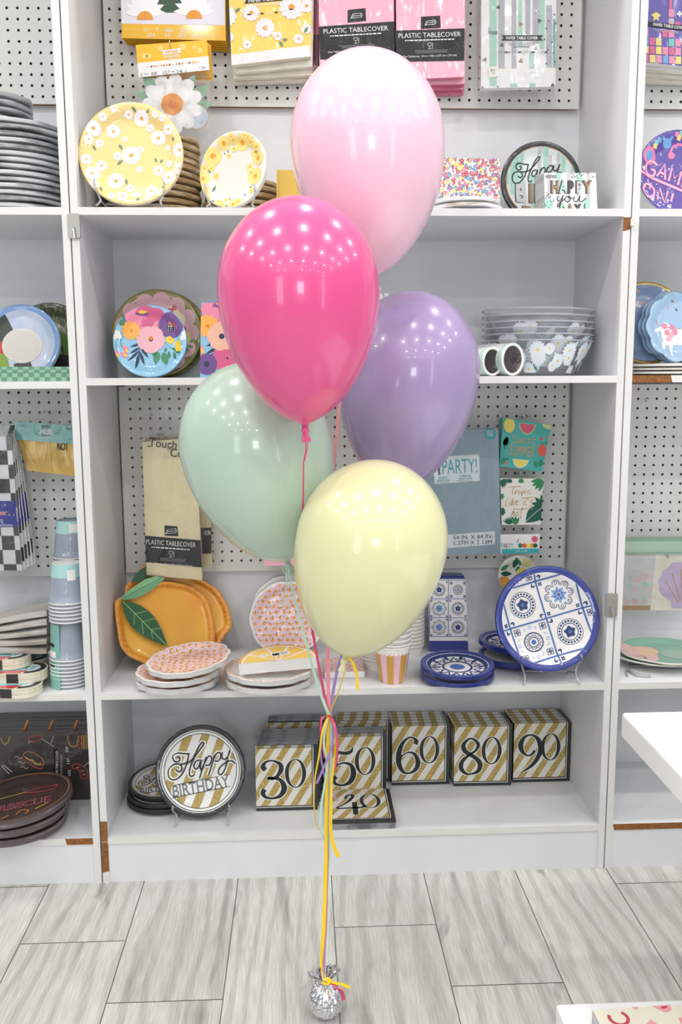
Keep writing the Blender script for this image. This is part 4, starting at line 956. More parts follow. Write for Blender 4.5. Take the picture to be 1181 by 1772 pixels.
# ---------------- left unit, top shelf: grey wrapped plates
h1 = (at(60, 229, y=.14).z-Z1)/14
big = flat_stack('silver grey wrapped plate pack, {} from bottom of the tall stack at the left edge', at(20, 300, y=.13).x, .14, Z1, .128, h1, 14, 'wrap_black', 'wrap_gray', 'tall stack of grey wrapped plates')
flat_stack('small grey wrapped plate pack, {} from bottom of those topping the tall stack', at(-20, 200, y=.13).x, .14, Z1+h1*14, .093, .0165, 4, 'wrap_gray', 'wrap_gray', 'small grey plates on the tall stack')
# ---------------- middle shelf
mat('golf_sky', (176, 194, 222), .4, coat=.8, noisecol=(14, (200, 206, 226), .4, .6)); mat('golf_rim', (120, 156, 208), .4, coat=.8); mat('golf_dark', (66, 72, 66), .5); mat('golf_green', (130, 162, 60), .5); mat('golf_red', (200, 70, 60), .5); mat('ball', (222, 217, 210), .6); mat('ball_dimple', (212, 206, 198), .6)
mat('grass_print', (50, 62, 40), .5, coat=.8, noisecol=(60, (126, 140, 84), .48, .66, (3, 1, 1))); mat('grass_green', (84, 124, 34), .5); mat('near_black', (18, 20, 18), .5)
def golf(R):
    s = R/67; o = []
    o += poly([(-70*s, 70*s), (-34*s, 62*s), (-16*s, 24*s), (-32*s, -10*s), (-70*s, -10*s)], 'golf_dark', 1)
    o += poly([(-70*s, -10*s), (-30*s, -8*s), (-14*s, -68*s), (-70*s, -68*s)], 'golf_green', 1.2)+poly([(-14*s, -36*s), (14*s, -30*s), (24*s, -66*s), (-14*s, -66*s)], 'golf_dark', 1.3)
    o += poly([(-50*s, 0), (-32*s, 4*s), (-32*s, -18*s), (-50*s, -20*s)], 'golf_red', 1.5)
    o += disc(0, -4*s, 34.5*s, 'ball', 3, ry=31*s, n=40)
    r = random.Random(1)
    for i in range(-6, 7):
        for j in range(-6, 7):
            x, y = (i+.5*(j % 2))*5.4, j*4.8
            if (x/33)**2+(y/30)**2 < .86: o += disc(x*s, (y-4)*s, 2.0*s, 'ball_dimple', 4, n=8)
    return o
def grass(R):
    s = R/68
    return poly([(10*s, 20*s), (70*s, 0), (70*s, -40*s), (30*s, -30*s)], 'grass_green', 1)+poly([(0, -20*s), (68*s, -26*s), (60*s, -60*s), (0, -60*s)], 'near_black', 1.3)+poly([(-20*s, -46*s), (60*s, -44*s), (50*s, -66*s), (-20*s, -66*s)], 'golf_rim', 1.6)
stand_plate('round plate with dark grass print, behind the golf ball plate', 84, 571, 69, .24, grass, 'grass_print', 'grass_print', rin=1.0, tilt=14, n=6, ke='golf_rim', rest=Z2-.0065)
stand_plate('round sky blue plate with a large white golf ball', 36, 577, 67, .14, golf, 'golf_sky', 'golf_rim', rin=.86, tilt=12, n=4, rest=Z2-.0065)
mat('chk_green', (36, 112, 66), .4, coat=.8); mat('chk_pale', (104, 164, 124), .4, coat=.8)
for j, (v0, v1) in enumerate(((645.5, 660), (634.5, 645))):
    a = []
    for i in range(34):
        for k in range(2):
            if (i+k) % 2 == 0: a += rect(-100+i*9.4-60, (v1-v0)/2*(1-k)-(v1-v0)/2*k*1 if 0 else ((v1-v0)/2 if k == 0 else 0)-(v1-v0)/2, -100+i*9.4-50.6, ((v1-v0)/2 if k == 0 else 0), 'chk_pale', 1)
    u1 = 122-j*1.5
    pack('napkin_pack', 'green checkered napkin pack lying flat, '+('lower' if j == 0 else 'upper')+' one of two', 'napkins', [(-60, v0), (u1, v0), (u1, v1), (-60, v1)], .012+j*.002, .075, 'chk_green', 'chk_green', clip(a, A((31, (v0+v1)/2), (-60, v0), (u1, v0), (u1, v1), (-60, v1))), (31, (v0+v1)/2))
mat('pl_pink', (226, 180, 186), .5); paper('olive', (142, 132, 62)); mat('pl_cream', (236, 226, 190), .5)
def scallop_art(R):
    o = [([( (R*(.88+.035*abs(math.cos(6.5*a)))*math.cos(a)), R*(.88+.035*abs(math.cos(6.5*a)))*math.sin(a)) for a in [i/104*2*PI for i in range(104)]], 'pl_pink', 1)]
    o = []
    for i in range(13):
        a = i/13*2*PI; o += disc(R*.74*math.cos(a), R*.74*math.sin(a), R*.205, 'pl_pink', 1, n=16)
    o += disc(0, 0, R*.78, 'pl_pink', 1.3, n=40)
    s = R/77
    for x, y, k in ((24, 36, 'pl_cream'), (34, 26, 'pl_cream'), (26, 24, 'pl_cream')): o += flower(x*s, y*s, 13*s, 5, k, None, x, 2.2, .2, 1.1)
    for x, y, q, k in ((21, 40, 6, 'fl_rose'), (29, 46, 4, 'fl_rose'), (45, 10, 5, 'fl_rose'), (50, -4, 7, 'fl_yellow'), (52, -10, 5, 'fl_yellow')): o += flower(x*s, y*s, q*s, 5, k, 'pl_cream', x, 3, .3, 1.1)
    for x, y, l, r in ((50, -20, 14, -.4), (48, -24, 12, -1), (10, 32, 12, .6), (54, -14, 12, .2)): o += leaf(x*s, y*s, l*s, l*.4*s, r, 'fl_green', 2.6)
    return o
stand_plate('round plate with floral edge, mostly hidden behind the pink scalloped plate', 283, 581, 76, .262, (), 'olive', 'olive', rin=.9, tilt=14, n=3, ke='fl_green', rest=Z2)
stand_plate('large pink scalloped flower plate with an olive rim', 272, 579, 77.5, .215, scallop_art, 'olive', 'olive', rin=1.0, tilt=13, n=5, ke='olive', rest=Z2)
paper('pl_blue', (140, 196, 226)); mat('navy', (40, 58, 84), .5); mat('leaf_teal', (60, 130, 100), .5); mat('leaf_mid', (70, 140, 96), .5); mat('flw_hot', (214, 96, 140), .5); mat('flw_hot2', (236, 140, 170), .5); mat('flw_violet', (112, 78, 142), .5); mat('flw_orange', (246, 178, 84), .5); mat('flw_yellow', (246, 206, 60), .5); mat('flw_blush', (240, 182, 192), .5); mat('flw_peach', (240, 186, 160), .5)
def bluefl(R):           # coordinates from the plate seen 630 units wide, centred (368,510)
    s = R/312; o = []
    def P(x, y): return ((x-368)*s, (510-y)*s)
    for i, (x, y, r) in enumerate(((330, 300, 95), (240, 300, 80), (420, 300, 75), (280, 350, 70), (360, 350, 70), (430, 370, 40))): o += flower(*P(x, y), r*s, 7, 'flw_hot' if i % 2 == 0 else 'flw_hot2', None, i, 2+i*.05, .2, 1.2)
    o += disc(*P(300, 272), 55*s, 'flw_violet', 3, ry=16*s)+leaf(*P(262, 262), 90*s, 26*s, .05, 'flw_yellow', 3.2)
    o += flower(*P(545, 370), 108*s, 6, 'flw_violet', None, .4, 2.5, .2, 1.2)+disc(*P(545, 385), 40*s, 'navy', 3, n=10)+leaf(*P(525, 340), 70*s, 30*s, -1.2, 'flw_orange', 3.3)+leaf(*P(555, 340), 60*s, 20*s, -1.1, 'golf_red', 3.3)
    for q in range(14): o += disc(*P(520+q % 5*18, 380+q//5*16), 3.5*s, 'print_white', 3.6, n=5)
    o += flower(*P(207, 415), 82*s, 12, 'flw_orange', 'orange_deep', .1, 3.4, .16, .8)
    o += flower(*P(372, 490), 118*s, 5, 'flw_blush', 'navy', .95, 4, .16, .92)+disc(*P(372, 480), 18*s, 'orange_deep', 4.9, n=8)
    for x, y, r in ((95, 440, 22), (75, 475, 20), (110, 470, 20), (655, 450, 22), (640, 485, 20), (672, 480, 18)): o += flower(*P(x, y), r*s, 5, 'print_white', None, x, 2, .3, 1.2)
    for x, y, a in ((165, 575, -1.0), (145, 625, -.5), (90, 625, -.9)): o += leaf(*P(x-26, y-34 if a < -.7 else y-18), 80*s, 44*s, a, 'flw_hot2', 3)+leaf(*P(x-8, y-8), 50*s, 20*s, a, 'flw_yellow', 3.3)
    for x0, y0, x1, y1, w_ in ((280, 530, 195, 552, 22), (278, 560, 190, 612, 22), (275, 585, 175, 680, 24), (270, 610, 245, 750, 30), (275, 590, 318, 715, 26), (285, 560, 352, 650, 26), (300, 545, 362, 612, 22)):
        L = math.dist((x0, y0), (x1, y1)); o += leaf(*P(x0, y0), L*s, w_*s, math.atan2(y0-y1, x1-x0), 'navy', 1.6)
    o += stroke([P(285, 520), P(262, 660)], 5*s, 'navy', 1.7)
    for x, y, l, w_, a in ((395, 560, 80, 52, -1.5), (430, 590, 120, 60, -1.75), (475, 600, 120, 66, -1.3), (500, 560, 46, 24, -1.8), (520, 590, 70, 26, -1.4), (560, 600, 60, 22, -1.1), (545, 560, 60, 20, -.6), (580, 590, 60, 20, -.5), (560, 630, 50, 18, -.9), (130, 320, 60, 50, .9), (110, 370, 70, 50, .6), (150, 350, 60, 36, 1.4)): o += leaf(*P(x, y), l*s, w_*s, a, 'leaf_mid' if l > 70 else 'leaf_teal', 1.8)
    o += stroke([P(475, 510), P(560, 580), P(620, 640)], 4*s, 'leaf_teal', 1.5, 4)
    for x, y in ((525, 490), (600, 530), (605, 570), (540, 500)): o += flower(*P(x, y), 26*s, 4, 'flw_yellow', None, x, 3, .2, 1.2)
    for x, y in ((350, 680), (375, 665), (395, 690), (360, 715), (400, 735), (430, 745), (350, 750), (380, 755), (340, 700)): o += disc(*P(x, y), 5*s, 'print_white', 1.5, n=7)
    for x0, y0 in ((120, 500), (85, 520)): o += stroke([P(x0+40, y0-70), P(x0, y0), P(x0+10, y0+70)], 4*s, 'leaf_teal', 1.4, 4)
    return o
stand_plate('small light blue plate with bright painted flowers, before the pink scalloped plate', 260, 594, 63.5, .135, bluefl, 'pl_blue', 'pl_blue', rin=1.0, tilt=12, n=4, ke='pl_blue', rest=Z2)
o0 = (378, 586)
q = [(348, 524), (414, 522), (414, vat(414, .13, Z2)), (346.5, vat(346.5, .13, Z2))]
a = xf(bluefl(78), 1, 0, 22, -2)
a = [(p, k, l) for p, k, l in a]
a += flower(6, 4, 25, 5, 'flw_peach', 'navy', .5, 7, .2, .92)+flower(-20, -44, 18, 6, 'flw_violet', 'navy', 0, 6.5, .3, 1.2)+flower(16, -34, 26, 7, 'flw_hot', None, 0, 6, .2, 1.2)
pack('napkin_pack', 'tall light blue flower napkin pack between the plates and the hot pink balloon', 'napkins', q, .13, .03, 'pl_blue', 'pl_blue', clip(a, A(o0, *q)), o0)
pack('napkin_pack', 'light blue flower napkin pack standing behind the tall front one', 'napkins', [(353, 521), (414, 520), (414, vat(414, .17, Z2)), (352, vat(352, .17, Z2))], .17, .03, 'pl_blue', 'pl_blue', (), o0)
# white cake-topper style letters seen between balloons
o0 = (660, 540); p = at(660, 545, y=.2)
mb = MB(); mb.M = Matrix.Translation(-Vector((p.x, .2, Z2)))
fn = lambda x, y, ly: at(o0[0]+x, o0[1]-y, y=.2-ly*.006)
for ch, x, h in (('B', -18, 70), ('A', -2, 66), ('Y', 16, 68)):
    P_ = text(ch, x+2, -2, h, 'white_plastic', 1, bold=.05, sx=.34)
    mb.polys(P_, fn); 
    for pts, k, l in P_:
        mb.fc([mb.av(fn(x_, y_, -1)) for x_, y_ in pts[::-1]], k)
        for i in range(len(pts)):
            b_, c_ = pts[i], pts[(i+1) % len(pts)]; mb.quad([fn(*c_, 1), fn(*b_, 1), fn(*b_, -1), fn(*c_, -1)], k)
mb.box(at(636, 580, y=.2).x-p.x+p.x, at(684, 580, y=.2).x, .19, .215, Z2, at(660, 577, y=.2).z, 'white_plastic')
tag(mb.build('letter_sign', loc=(p.x, .2, Z2)), 'white standing letter sign peeking out between the hot pink and lilac balloons', 'sign')
# clear daisy bowls
mat('bowl_petal', (232, 238, 243), .5); mat('bowl_leaf', (196, 226, 226), .5); mat('bowl_eye', (236, 208, 70), .5); mat('bowl_rimline', (170, 174, 184), .3)
def bowls():
    c = at(929, 600, y=.17); s = ppm(c); Rt, Rb = 93*s, 63*s; zb = Z2+.001; h = at(929, 588, y=.06).z-zb; r = random.Random(3)
    for i in range(6):
        mb = MB(); z0 = zb+i*.0072
        prof = [(0, z0-zb+.001), (Rb, z0-zb+.001), (Rb+.006, z0-zb+.008)] + [(Rb+.006+(Rt-Rb-.006)*t**.9, z0-zb+.008+(h-.008)*t) for t in (.2, .4, .6, .8, 1)] + [(Rt+.003, h+z0-zb+.0005), (Rt+.003, h+z0-zb-.0022)]
        mb.lathe(prof, 56, 'bowl_plastic'); mb.lathe([(Rt+.0032, h+z0-zb-.0026), (Rt+.0040, h+z0-zb-.001), (Rt+.0032, h+z0-zb+.0008)], 56, 'bowl_rimline')
        if i in (0, 1, 3):
            P_ = []
            cols = [((-118+q*16.5+r.uniform(-4, 4)), (14, 42, 64, 30, 54)[q % 5]+r.uniform(-4, 4)) for q in range(15)] + [(-96+q*26, (58, 22, 40)[q % 3]) for q in range(8)]
            for j, (dx, dz) in enumerate(cols):
                aa = dx/93*1.25+i*.3; zz = dz/82*h
                P_ += [(aa, zz, (15, 10, 12.5)[j % 3], j)]
            def wrap(x, y, ly, base=z0-zb):
                t = max(0, min(1, (y-.008)/(h-.008))); rr = Rb+.006+(Rt-Rb-.006)*t**.9
                ang = -PI/2+x/Rt
                return ((rr+.0006+ly*.0001)*math.cos(ang), (rr+.0006+ly*.0001)*math.sin(ang), base+y)
            art = []
            for aa, zz, q, j in P_:
                if abs(aa) < 2.6:
                    art += leaf(aa*Rt, zz, q*1.5*s, q*.7*s, -j*1.3, 'bowl_leaf', 1)
                    art += flower(aa*Rt, zz, q*s, 15, 'bowl_petal', 'bowl_eye', j, 2+j*.1, .2, .8)
            art = clip(art, [(-3, .006), (3, .006), (3, h-.002), (-3, h-.002)])
            mb.polys(art, wrap, .012)
        o = mb.build('serving_bowl', loc=(c.x, .17, z0)); o.rotation_euler = (0, .012, r.uniform(-.2, .2) if i else 0)
        tag(o, 'clear daisy print serving bowl, %s from the bottom of the nested stack' % ORD[i], 'bowl', 'nested daisy bowls')
bowls()
# two white tubes in front of the bowls
mat('tube_white', (240, 241, 238), .45); mat('tube_mint', (196, 226, 206), .45); mat('foil_dark', (90, 84, 82), .25, metal=.8, bump=(90, 1.0))
for i, (u, v) in enumerate(((854, 625.5), (889, 622))):
    e = at(u, v, y=.02+i*.012); r = 18*ppm(e); r = min(r, e.z-Z2-.0003); r = e.z-Z2-.0005
    mb = MB(); L = .115
    mb.lathe([(0, 0), (r, 0), (r, L-.016), (r, L-.0158, 'tube_mint'), (r, L-.004, 'tube_mint'), (r, L-.0038, 'tube_white'), (r, L), (r*.86, L), (r*.84, L-.003), (0, L-.0035, 'foil_dark')], 28, 'tube_white')
    o = mb.build('cardboard_tube'); d = Vector((.56, -.83, 0)).normalized()
    o.rotation_euler = Vector((0, 0, 1)).rotation_difference(d).to_euler(); o.location = e-d*L
    tag(o, 'white tube with a mint band, %s of two lying before the daisy bowls' % ('left' if i == 0 else 'right'), 'tube')
# ---------------- right unit, middle shelf
paper('uni_blue', (150, 170, 204)); paper('uni_pale', (164, 196, 226)); mat('gold_rim', (206, 172, 104), .25, metal=.7, coat=.5); mat('uni_white', (244, 240, 242), .6)
def uni_art(R):
    s = R/72; o = []; r = random.Random(6)
    for i in range(26):
        x, y = r.uniform(-60, 60), r.uniform(-60, 60)
        if i % 3 == 0: o += ring(x*s, y*s, 5*s, 7.5*s, 'flw_peach', 1, 10, .2, PI-.2)+disc((x-6)*s, y*s, 3*s, 'uni_white', 2, n=8)
        elif i % 3 == 1: o += disc(x*s, y*s, 6*s, 'uni_white', 1, ry=3*s, n=10)+leaf(x*s, y*s, 10*s, 4*s, 1, 'uni_white', 1)
        else: o += disc(x*s, y*s, 2.6*s, 'fl_pink', 1, n=8)
    return o
stand_plate('large dusty blue unicorn plate with a shiny gold rim, at the right edge', 1119, 574, 72, .2, uni_art, 'uni_blue', 'gold_rim', rin=.93, tilt=12, n=4, ke='gold_rim', rest=Z2+.0268)
def unicorn(R):
    s = R/58; P = lambda x, y: (x*s, y*s); o = []
    o += poly([P(-30, 2), P(-42, -3), P(-44, -7), P(-40, -8), P(-32, -5), P(-30, -22), P(-26, -28), P(28, -28), P(34, -18), P(34, -6), P(28, -4), P(-10, -4), P(-18, 4), P(-26, 9)], 'uni_white', 1)
    for x in (-29, -17, 22, 31): o += poly([P(x-3, -24), P(x+4, -24), P(x+1, -46), P(x-1.5, -46)], 'uni_white', 1.2)
    o += poly([P(-38, 6), P(-34, 3), P(-40, 14)], 'copper', 1.2)
    for x, y in ((-22, -8), (-16, -12), (-10, -8), (-20, -18), (-14, 0), (-26, 2)): o += flower(x*s, y*s, 4.5*s, 5, 'flw_hot2' if x % 4 else 'flw_blush', None, x, 2, .3, 1.2)
    for x, y, k in ((-10, 40, 'copper'), (8, 34, 'fl_pink'), (-4, 26, 'tri_dark'), (14, 22, 'flw_peach'), (-20, 34, 'fl_pink'), (20, 40, 'copper')): o += leaf(x*s, y*s, 6*s, 3*s, x, k, 1)
    return o
for i in range(3)[::-1]:
    stand_plate('pale blue scalloped unicorn plate, '+('front' if i == 0 else ORD[i]+' from the front')+' of three at the right edge', 1180-i*6.5, 584-i*2, 64, .12+i*.028, unicorn if i == 0 else (), 'uni_pale', 'uni_pale', rin=1.0, tilt=12, n=2, ke='uni_pale', scal=(.09, 10), rest=Z2+.0268)
mat('pearl_wrap', (222, 214, 202), .3, coat=1, noisecol=(7, (246, 240, 230), .4, .6, (1, 1, 9)), bump=(20, 1.0, (1, 1, 4)))
flat_stack('pearly wrapped plate pack, {} from the bottom, lying under the unicorn plates', at(1185, 640, y=.10).x, .135, Z2, .13, .0088, 3, 'pearl_wrap', 'pearl_wrap', 'pearly plate packs')
# ---------------- right unit, top shelf: GAME ON
paper('game_purple', (92, 72, 160), coat=.9, bump=(30, .9)); mat('neon_pink', (238, 130, 176), .5); mat('neon_core', (250, 196, 214), .5); mat('cy_teal', (130, 200, 190), .5); mat('cy_blue', (120, 170, 220), .5)
def game(R):
    s = R/74; o = []
    def NT(P_, w_): 
        return stroke([(x*s, y*s) for x, y in P_], w_*s, 'neon_pink', 3, 4)+stroke([(x*s, y*s) for x, y in P_], w_*.5*s, 'neon_core', 3.6, 4)
    def NL(P_, w_): return stroke([(x*s, y*s) for x, y in P_], w_*s, 'neon_pink', 3)+stroke([(x*s, y*s) for x, y in P_], w_*.5*s, 'neon_core', 3.6)
    sh = lambda L, ox, oy: [(ox+x+y*.30, oy+y-x*.42) for x, y in L]
    o += NT(sh([(17, 20), (6, 23), (-1, 12), (3, 1), (14, 0), (16, 9), (9, 10)], -60, 2), 4.5)
    for L in ([(0, 0), (7, 24), (14, 0)], [(3, 8), (12, 8)], [(20, 0), (20, 24), (28, 8), (36, 24), (36, 0)], [(56, 24), (43, 24), (43, 0), (56, 0)], [(43, 12), (53, 12)]): o += NL(sh(L, -38, -4), 4.5)
    o += NL([(-68, 2), (60, -52)], 5)
    o += NT(sh([(10, 22), (0, 18), (-1, 6), (8, 0), (17, 5), (17, 17), (10, 22)], -66, -38), 4.5)+NL(sh([(9, 26), (9, 13)], -66, -38), 4)
    for L in ([(0, 0), (0, 22), (14, 0), (14, 22)], [(23, 22), (23, 8)], [(23, 2), (23, 0)]): o += NL(sh(L, -40, -46), 4.5)
    o += disc(-52, 34, 11*s, 'neon_pink', 1, n=16) if 0 else disc(-52*s, 30*s, 12*s, 'neon_pink', 1, ry=15*s)+disc(-52*s, 30*s, 7*s, 'cy_blue', 2, ry=9*s)
    for x, y, k in ((-40, 52, 'cy_teal'), (-35, 56, 'cy_blue'), (-42, 46, 'petal_yellow'), (-4, 66, 'neon_pink'), (4, 68, 'cy_teal'), (0, 61, 'petal_yellow'), (-12, -66, 'neon_pink'), (-4, -68, 'fl_pink'), (6, -62, 'cy_blue')): o += poly([((x+a)*s, (y+b)*s) for a, b in ((-4, -3), (3, -5), (4, 3), (-3, 4))], k, 1)
    o += disc(-20*s, 52*s, 8*s, 'cy_blue', 1, n=12)+leaf(-26*s, 55*s, 8*s, 5*s, 1.9, 'cy_blue', 1)+leaf(-15*s, 57*s, 8*s, 5*s, 1.0, 'cy_blue', 1)
    o += ring(2*s, 36*s, 13*s, 17*s, 'neon_pink', 1, 14, 0, PI)+disc(-12*s, 32*s, 6*s, 'neon_pink', 1.3)+disc(15*s, 32*s, 6*s, 'cy_blue', 1.3)+disc(-60*s, -58*s, 8*s, 'cy_blue', 1)
    for x, y in ((-62, 8), (16, 52), (30, 20), (-50, -44), (-20, -58)): o += flower(x*s, y*s, 4*s, 4, 'print_white', None, 0, 1, .3, .6)
    return o
stand_plate('purple GAME ON! plate with neon pink lettering on the top right shelf', 1178, 288, 75, .13, game, 'game_purple', 'game_purple', rin=1.0, tilt=10, n=4, rest=Z1+.004)
mat('tc_purple', (96, 84, 168), .4, coat=.9, crough=.1, bump=(16, .8, (1, 1, .4))); mat('g_pink', (236, 150, 180), .5); mat('g_rose', (220, 110, 150), .5)
o0 = (1150, 60); a = []; r = random.Random(12); cs = ['g_pink', 'cy_teal', 'petal_yellow', 'g_rose', 'cy_blue', 'g_pink']
for row in range(5):
    for c_ in range(9):
        if row < 2 or r.random() < .62-row*.03 or (row < 5 and c_ in (4,)):
            x, y = -36+c_*11.2-row*.3, -47+row*15+c_*-.7
            a += poly([(x, y), (x+9.6, y-.5), (x+9.6, y+12.5), (x, y+13)], r.choice(cs), 1)
a += rect(8, 30, 17, 44, 'g_pink', 1)+rect(8, 15, 17, 28, 'brush_gray', 1)+rect(9, 44, 14, 120, 'g_rose', 1)
st = []
for i in range(10):
    q = 9 if i % 2 == 0 else 4.2; st.append((-14+q*math.cos(PI/2+i*PI/5), 31+q*math.sin(PI/2+i*PI/5)))
a += [(st, 'petal_yellow', 2)]+flower(27, 36, 5, 4, 'print_white', None, 0, 2, .3, .6)
a += poly([(-29, 23), (52, 14), (52, 5), (-29, 15), (-26, 19)], 'ink', 3)+text('PAPER TABLE COVER', 9, 15, 5.2, 'print_white', 4, wd=56, rot=-.12, bold=.02)+text('NAPPE EN PAPIER', 4, 6.5, 5, 'brush_gray', 4, wd=44, rot=-.12)+text('102', -12, -8, 6, 'print_white', 4, sx=.8)+text('259', 32, -13, 6, 'print_white', 4, sx=.8)
q = [(1119, -60), (1215, -60), (1213, 118), (1112, 107)]
for i in range(4)[::-1]:
    if i == 0: pack('table_cover_pack', 'purple pixel block PAPER TABLE COVER in a clear bag, front one of its row', 'table cover', q, .235, .02, 'tc_purple', 'p_white', clip(a, A(o0, *q)), o0, wave=.004, seed=4)
    else: pack('table_cover_pack', 'paper table cover with white folded edge, %s from the front behind the purple pixel one' % ORD[i], 'table cover', [(1119-i, -60), (1215, -60), (1213, 118+i*9), (1111, 108+i*11)], .235+i*.022, .02, 'p_white' if i == 1 else 'tc_film', 'tc_film', (), o0, wave=.003, seed=i)
# ---------------- lower pegboards
mat('tc_cream', (236, 224, 184), .5, coat=.5, crough=.2, bump=(14, .5, (1, 1, .4))); mat('tc_cream2', (214, 200, 158), .6); mat('tc_blue', (146, 168, 182), .5, coat=.35, crough=.25, bump=(14, .4, (1, 1, .4)))
SERIF_T = lambda x, y, h, k, ly: text('T', x, y, h, k, ly, sx=.8)+[(p, k, ly) for p, k, ly in []]
o0 = (300, 870)
art = cover_art(o0, [(251, 927), (347, 935), (350, 982), (253, 973)], [(285, 909), (307, 911), (309, 928), (285, 927)], (296, 940), -.07, tw=86)
tch = text('Touch', 0, 0, 15, 'ink', 3, wd=48, rot=0)+rect(-25, 6, -10, 8, 'ink', 3)+rect(-26, -8.5, -20, -7, 'ink', 3)
art += xf(tch, 1, -.1, -18, 103)+text('of', -6, 95, 7, 'ink', 3)+text('Color', 17, 86, 15, 'ink', 3, wd=44, rot=-.06)
pack('table_cover_pack', 'tall cream plastic table cover, black label, front of two beside the mint balloon', 'table cover', [(246, 765), (339, 757), (350, 1004), (254, 995)], .235, .022, 'tc_cream', 'tc_cream2', art, o0, wave=.006, seed=2, film=[(232, 712), (352, 706), (354, 1008), (250, 999)])
art = poly(A(o0, (252, 917), (366, 913), (366, 958), (252, 962)), 'label_black', 1)+text('ER', 60, -52, 8, 'print_white', 2, rot=.03)+xf(text('Touch', 0, 0, 14, 'print_gray', 3, wd=46)+rect(-24, 6, -9, 7.6, 'print_gray', 3), 1, -.02, -6, 112)
pack('table_cover_pack', 'cream plastic table cover hanging half hidden behind the front cream one', 'table cover', [(251, 758), (360, 750), (367, 981), (253, 984)], .275, .02, 'tc_cream2', 'tc_cream2', art, o0, wave=.004, seed=7, film=[(240, 712), (362, 706), (368, 990), (250, 990)])
wire_hook('bare wire peg hook above the cream table covers', 259, 722, .325, .22, 10, 4)
pack('table_cover_pack', 'pink plastic table cover, only its bottom edge showing below the mint balloon', 'table cover', [(452, 760), (534, 758), (536, 979), (457, 979)], .28, .02, 'tc_pink', 'tc_pink_dark', (), (495, 870), wave=.003, seed=3)
mat('print_teal', (60, 168, 176), .5); mat('label_pale', (226, 234, 238), .5)
o0 = (810, 850); a = []
a += poly(A(o0, (750, 791), (830, 786), (831, 832), (752, 838)), 'label_pale', 1)+text('PARTY!', -14, 44, 26, 'print_teal', 2, wd=60, rot=.045, bold=.0)+text('unique', -51, 40, 5.6, 'ink', 2, wd=24, rot=PI/2+.05, bold=.04)
a += text('PLASTIC', -42, 23.5, 3, 'print_teal', 2, wd=16, bold=.02)+text('TABLECOVER', -42, 19, 3, 'print_teal', 2, wd=23, bold=.02)+text('NAPPE EN', -4, 26.5, 3, 'print_teal', 2, wd=19, bold=.02)+text('PLASTIQUE', -4, 22, 3, 'print_teal', 2, wd=22, bold=.02)+fine(-42, 15.5, 25, 1, 'print_gray', 2)+fine(-4, 18, 30, 1, 'print_gray', 2)
a += poly(A(o0, (770, 926), (857, 919), (857, 942), (770, 949)), 'label_pale', 1)+text('54 IN. X 84 IN.', 9, -79, 7.2, 'ink', 2, wd=68, rot=.04)+text('1.37M X 2.13M', 9, -88.5, 7.2, 'ink', 2, wd=66, rot=.04)
a += disc(39, 99, 10, 'print_teal', 2, n=22)+fine(39, 104, 12, 1.2, 'label_pale', 3, n=4, gap=2.6)
pack('table_cover_pack', 'blue grey PARTY! plastic table cover hanging behind the yellow balloon', 'table cover', [(735, 746), (863, 741), (867, 956), (735, 962)], .24, .028, 'tc_blue', 'tc_blue', a, o0, wave=.004, seed=6, film=[(740, 700), (861, 706), (868, 958), (735, 964)])
mat('nap_teal', (70, 178, 170), .5, coat=.5, bump=(30, .5)); mat('melon', (220, 96, 122), .5); mat('melon_rind', (226, 220, 150), .5); mat('lemon', (240, 224, 110), .5); mat('berry', (232, 96, 84), .5); mat('leaf_dark', (20, 96, 76), .5); mat('leaf_bright', (44, 140, 84), .5); mat('cactus', (44, 140, 112), .5); mat('gold_ink', (206, 168, 110), .4)
# coordinates of the two napkin packs follow the crop (scale 4.92 from 740,690)
def CR(*p): return [((740+x/4.921)-o0[0], o0[1]-(690+y/4.921)) for x, y in p]
def CS(pts, w_, k, ly=4, sm=4): return stroke(CR(*pts), w_, k, ly, sm)
o0 = (910, 770); a = []
a += disc(*CR((700, 225))[0], 9.5, 'lemon', 1, ry=13, n=18)+poly(CR((783, 205), (925, 222), (912, 262), (880, 296), (848, 305), (812, 288), (788, 250)), 'melon_rind', 1)+poly(CR((789, 208), (919, 223), (906, 260), (876, 290), (848, 298), (816, 282), (795, 250)), 'melon', 2)
a += poly(CR((978, 212), (1055, 226), (1050, 262), (1020, 258), (990, 240)), 'melon_rind', 1)+disc(*CR((978, 440))[0], 7.5, 'berry', 1, ry=10.5, n=16)+leaf(*CR((1000, 395))[0], 8, 3, .9, 'leaf_bright', 2)+leaf(*CR((990, 395))[0], 7, 3, 2.2, 'leaf_bright', 2)+disc(*CR((970, 343))[0], 3, 'berry', 1, n=10)+disc(*CR((1015, 328))[0], 2, 'berry', 1, n=10)+disc(*CR((668, 550))[0], 2.6, 'berry', 1, n=10)
a += poly(CR((723, 512), (868, 522), (850, 560), (815, 585), (775, 588), (745, 565)), 'print_white', 1)+poly(CR((730, 516), (862, 526), (845, 558), (812, 580), (778, 582), (750, 562)), 'lemon', 2)+leaf(*CR((660, 510))[0], 8, 4, -.2, 'leaf_bright', 1)
for x, y, l, r_ in ((660, 430, 24, 1.5), (650, 400, 18, 1.1), (680, 400, 16, 1.6), (955, 580, 14, 1.3), (930, 590, 14, 1.8), (632, 560, 14, 1.2)): a += leaf(*CR((x, y))[0], l, 8, r_, 'cactus', 1)
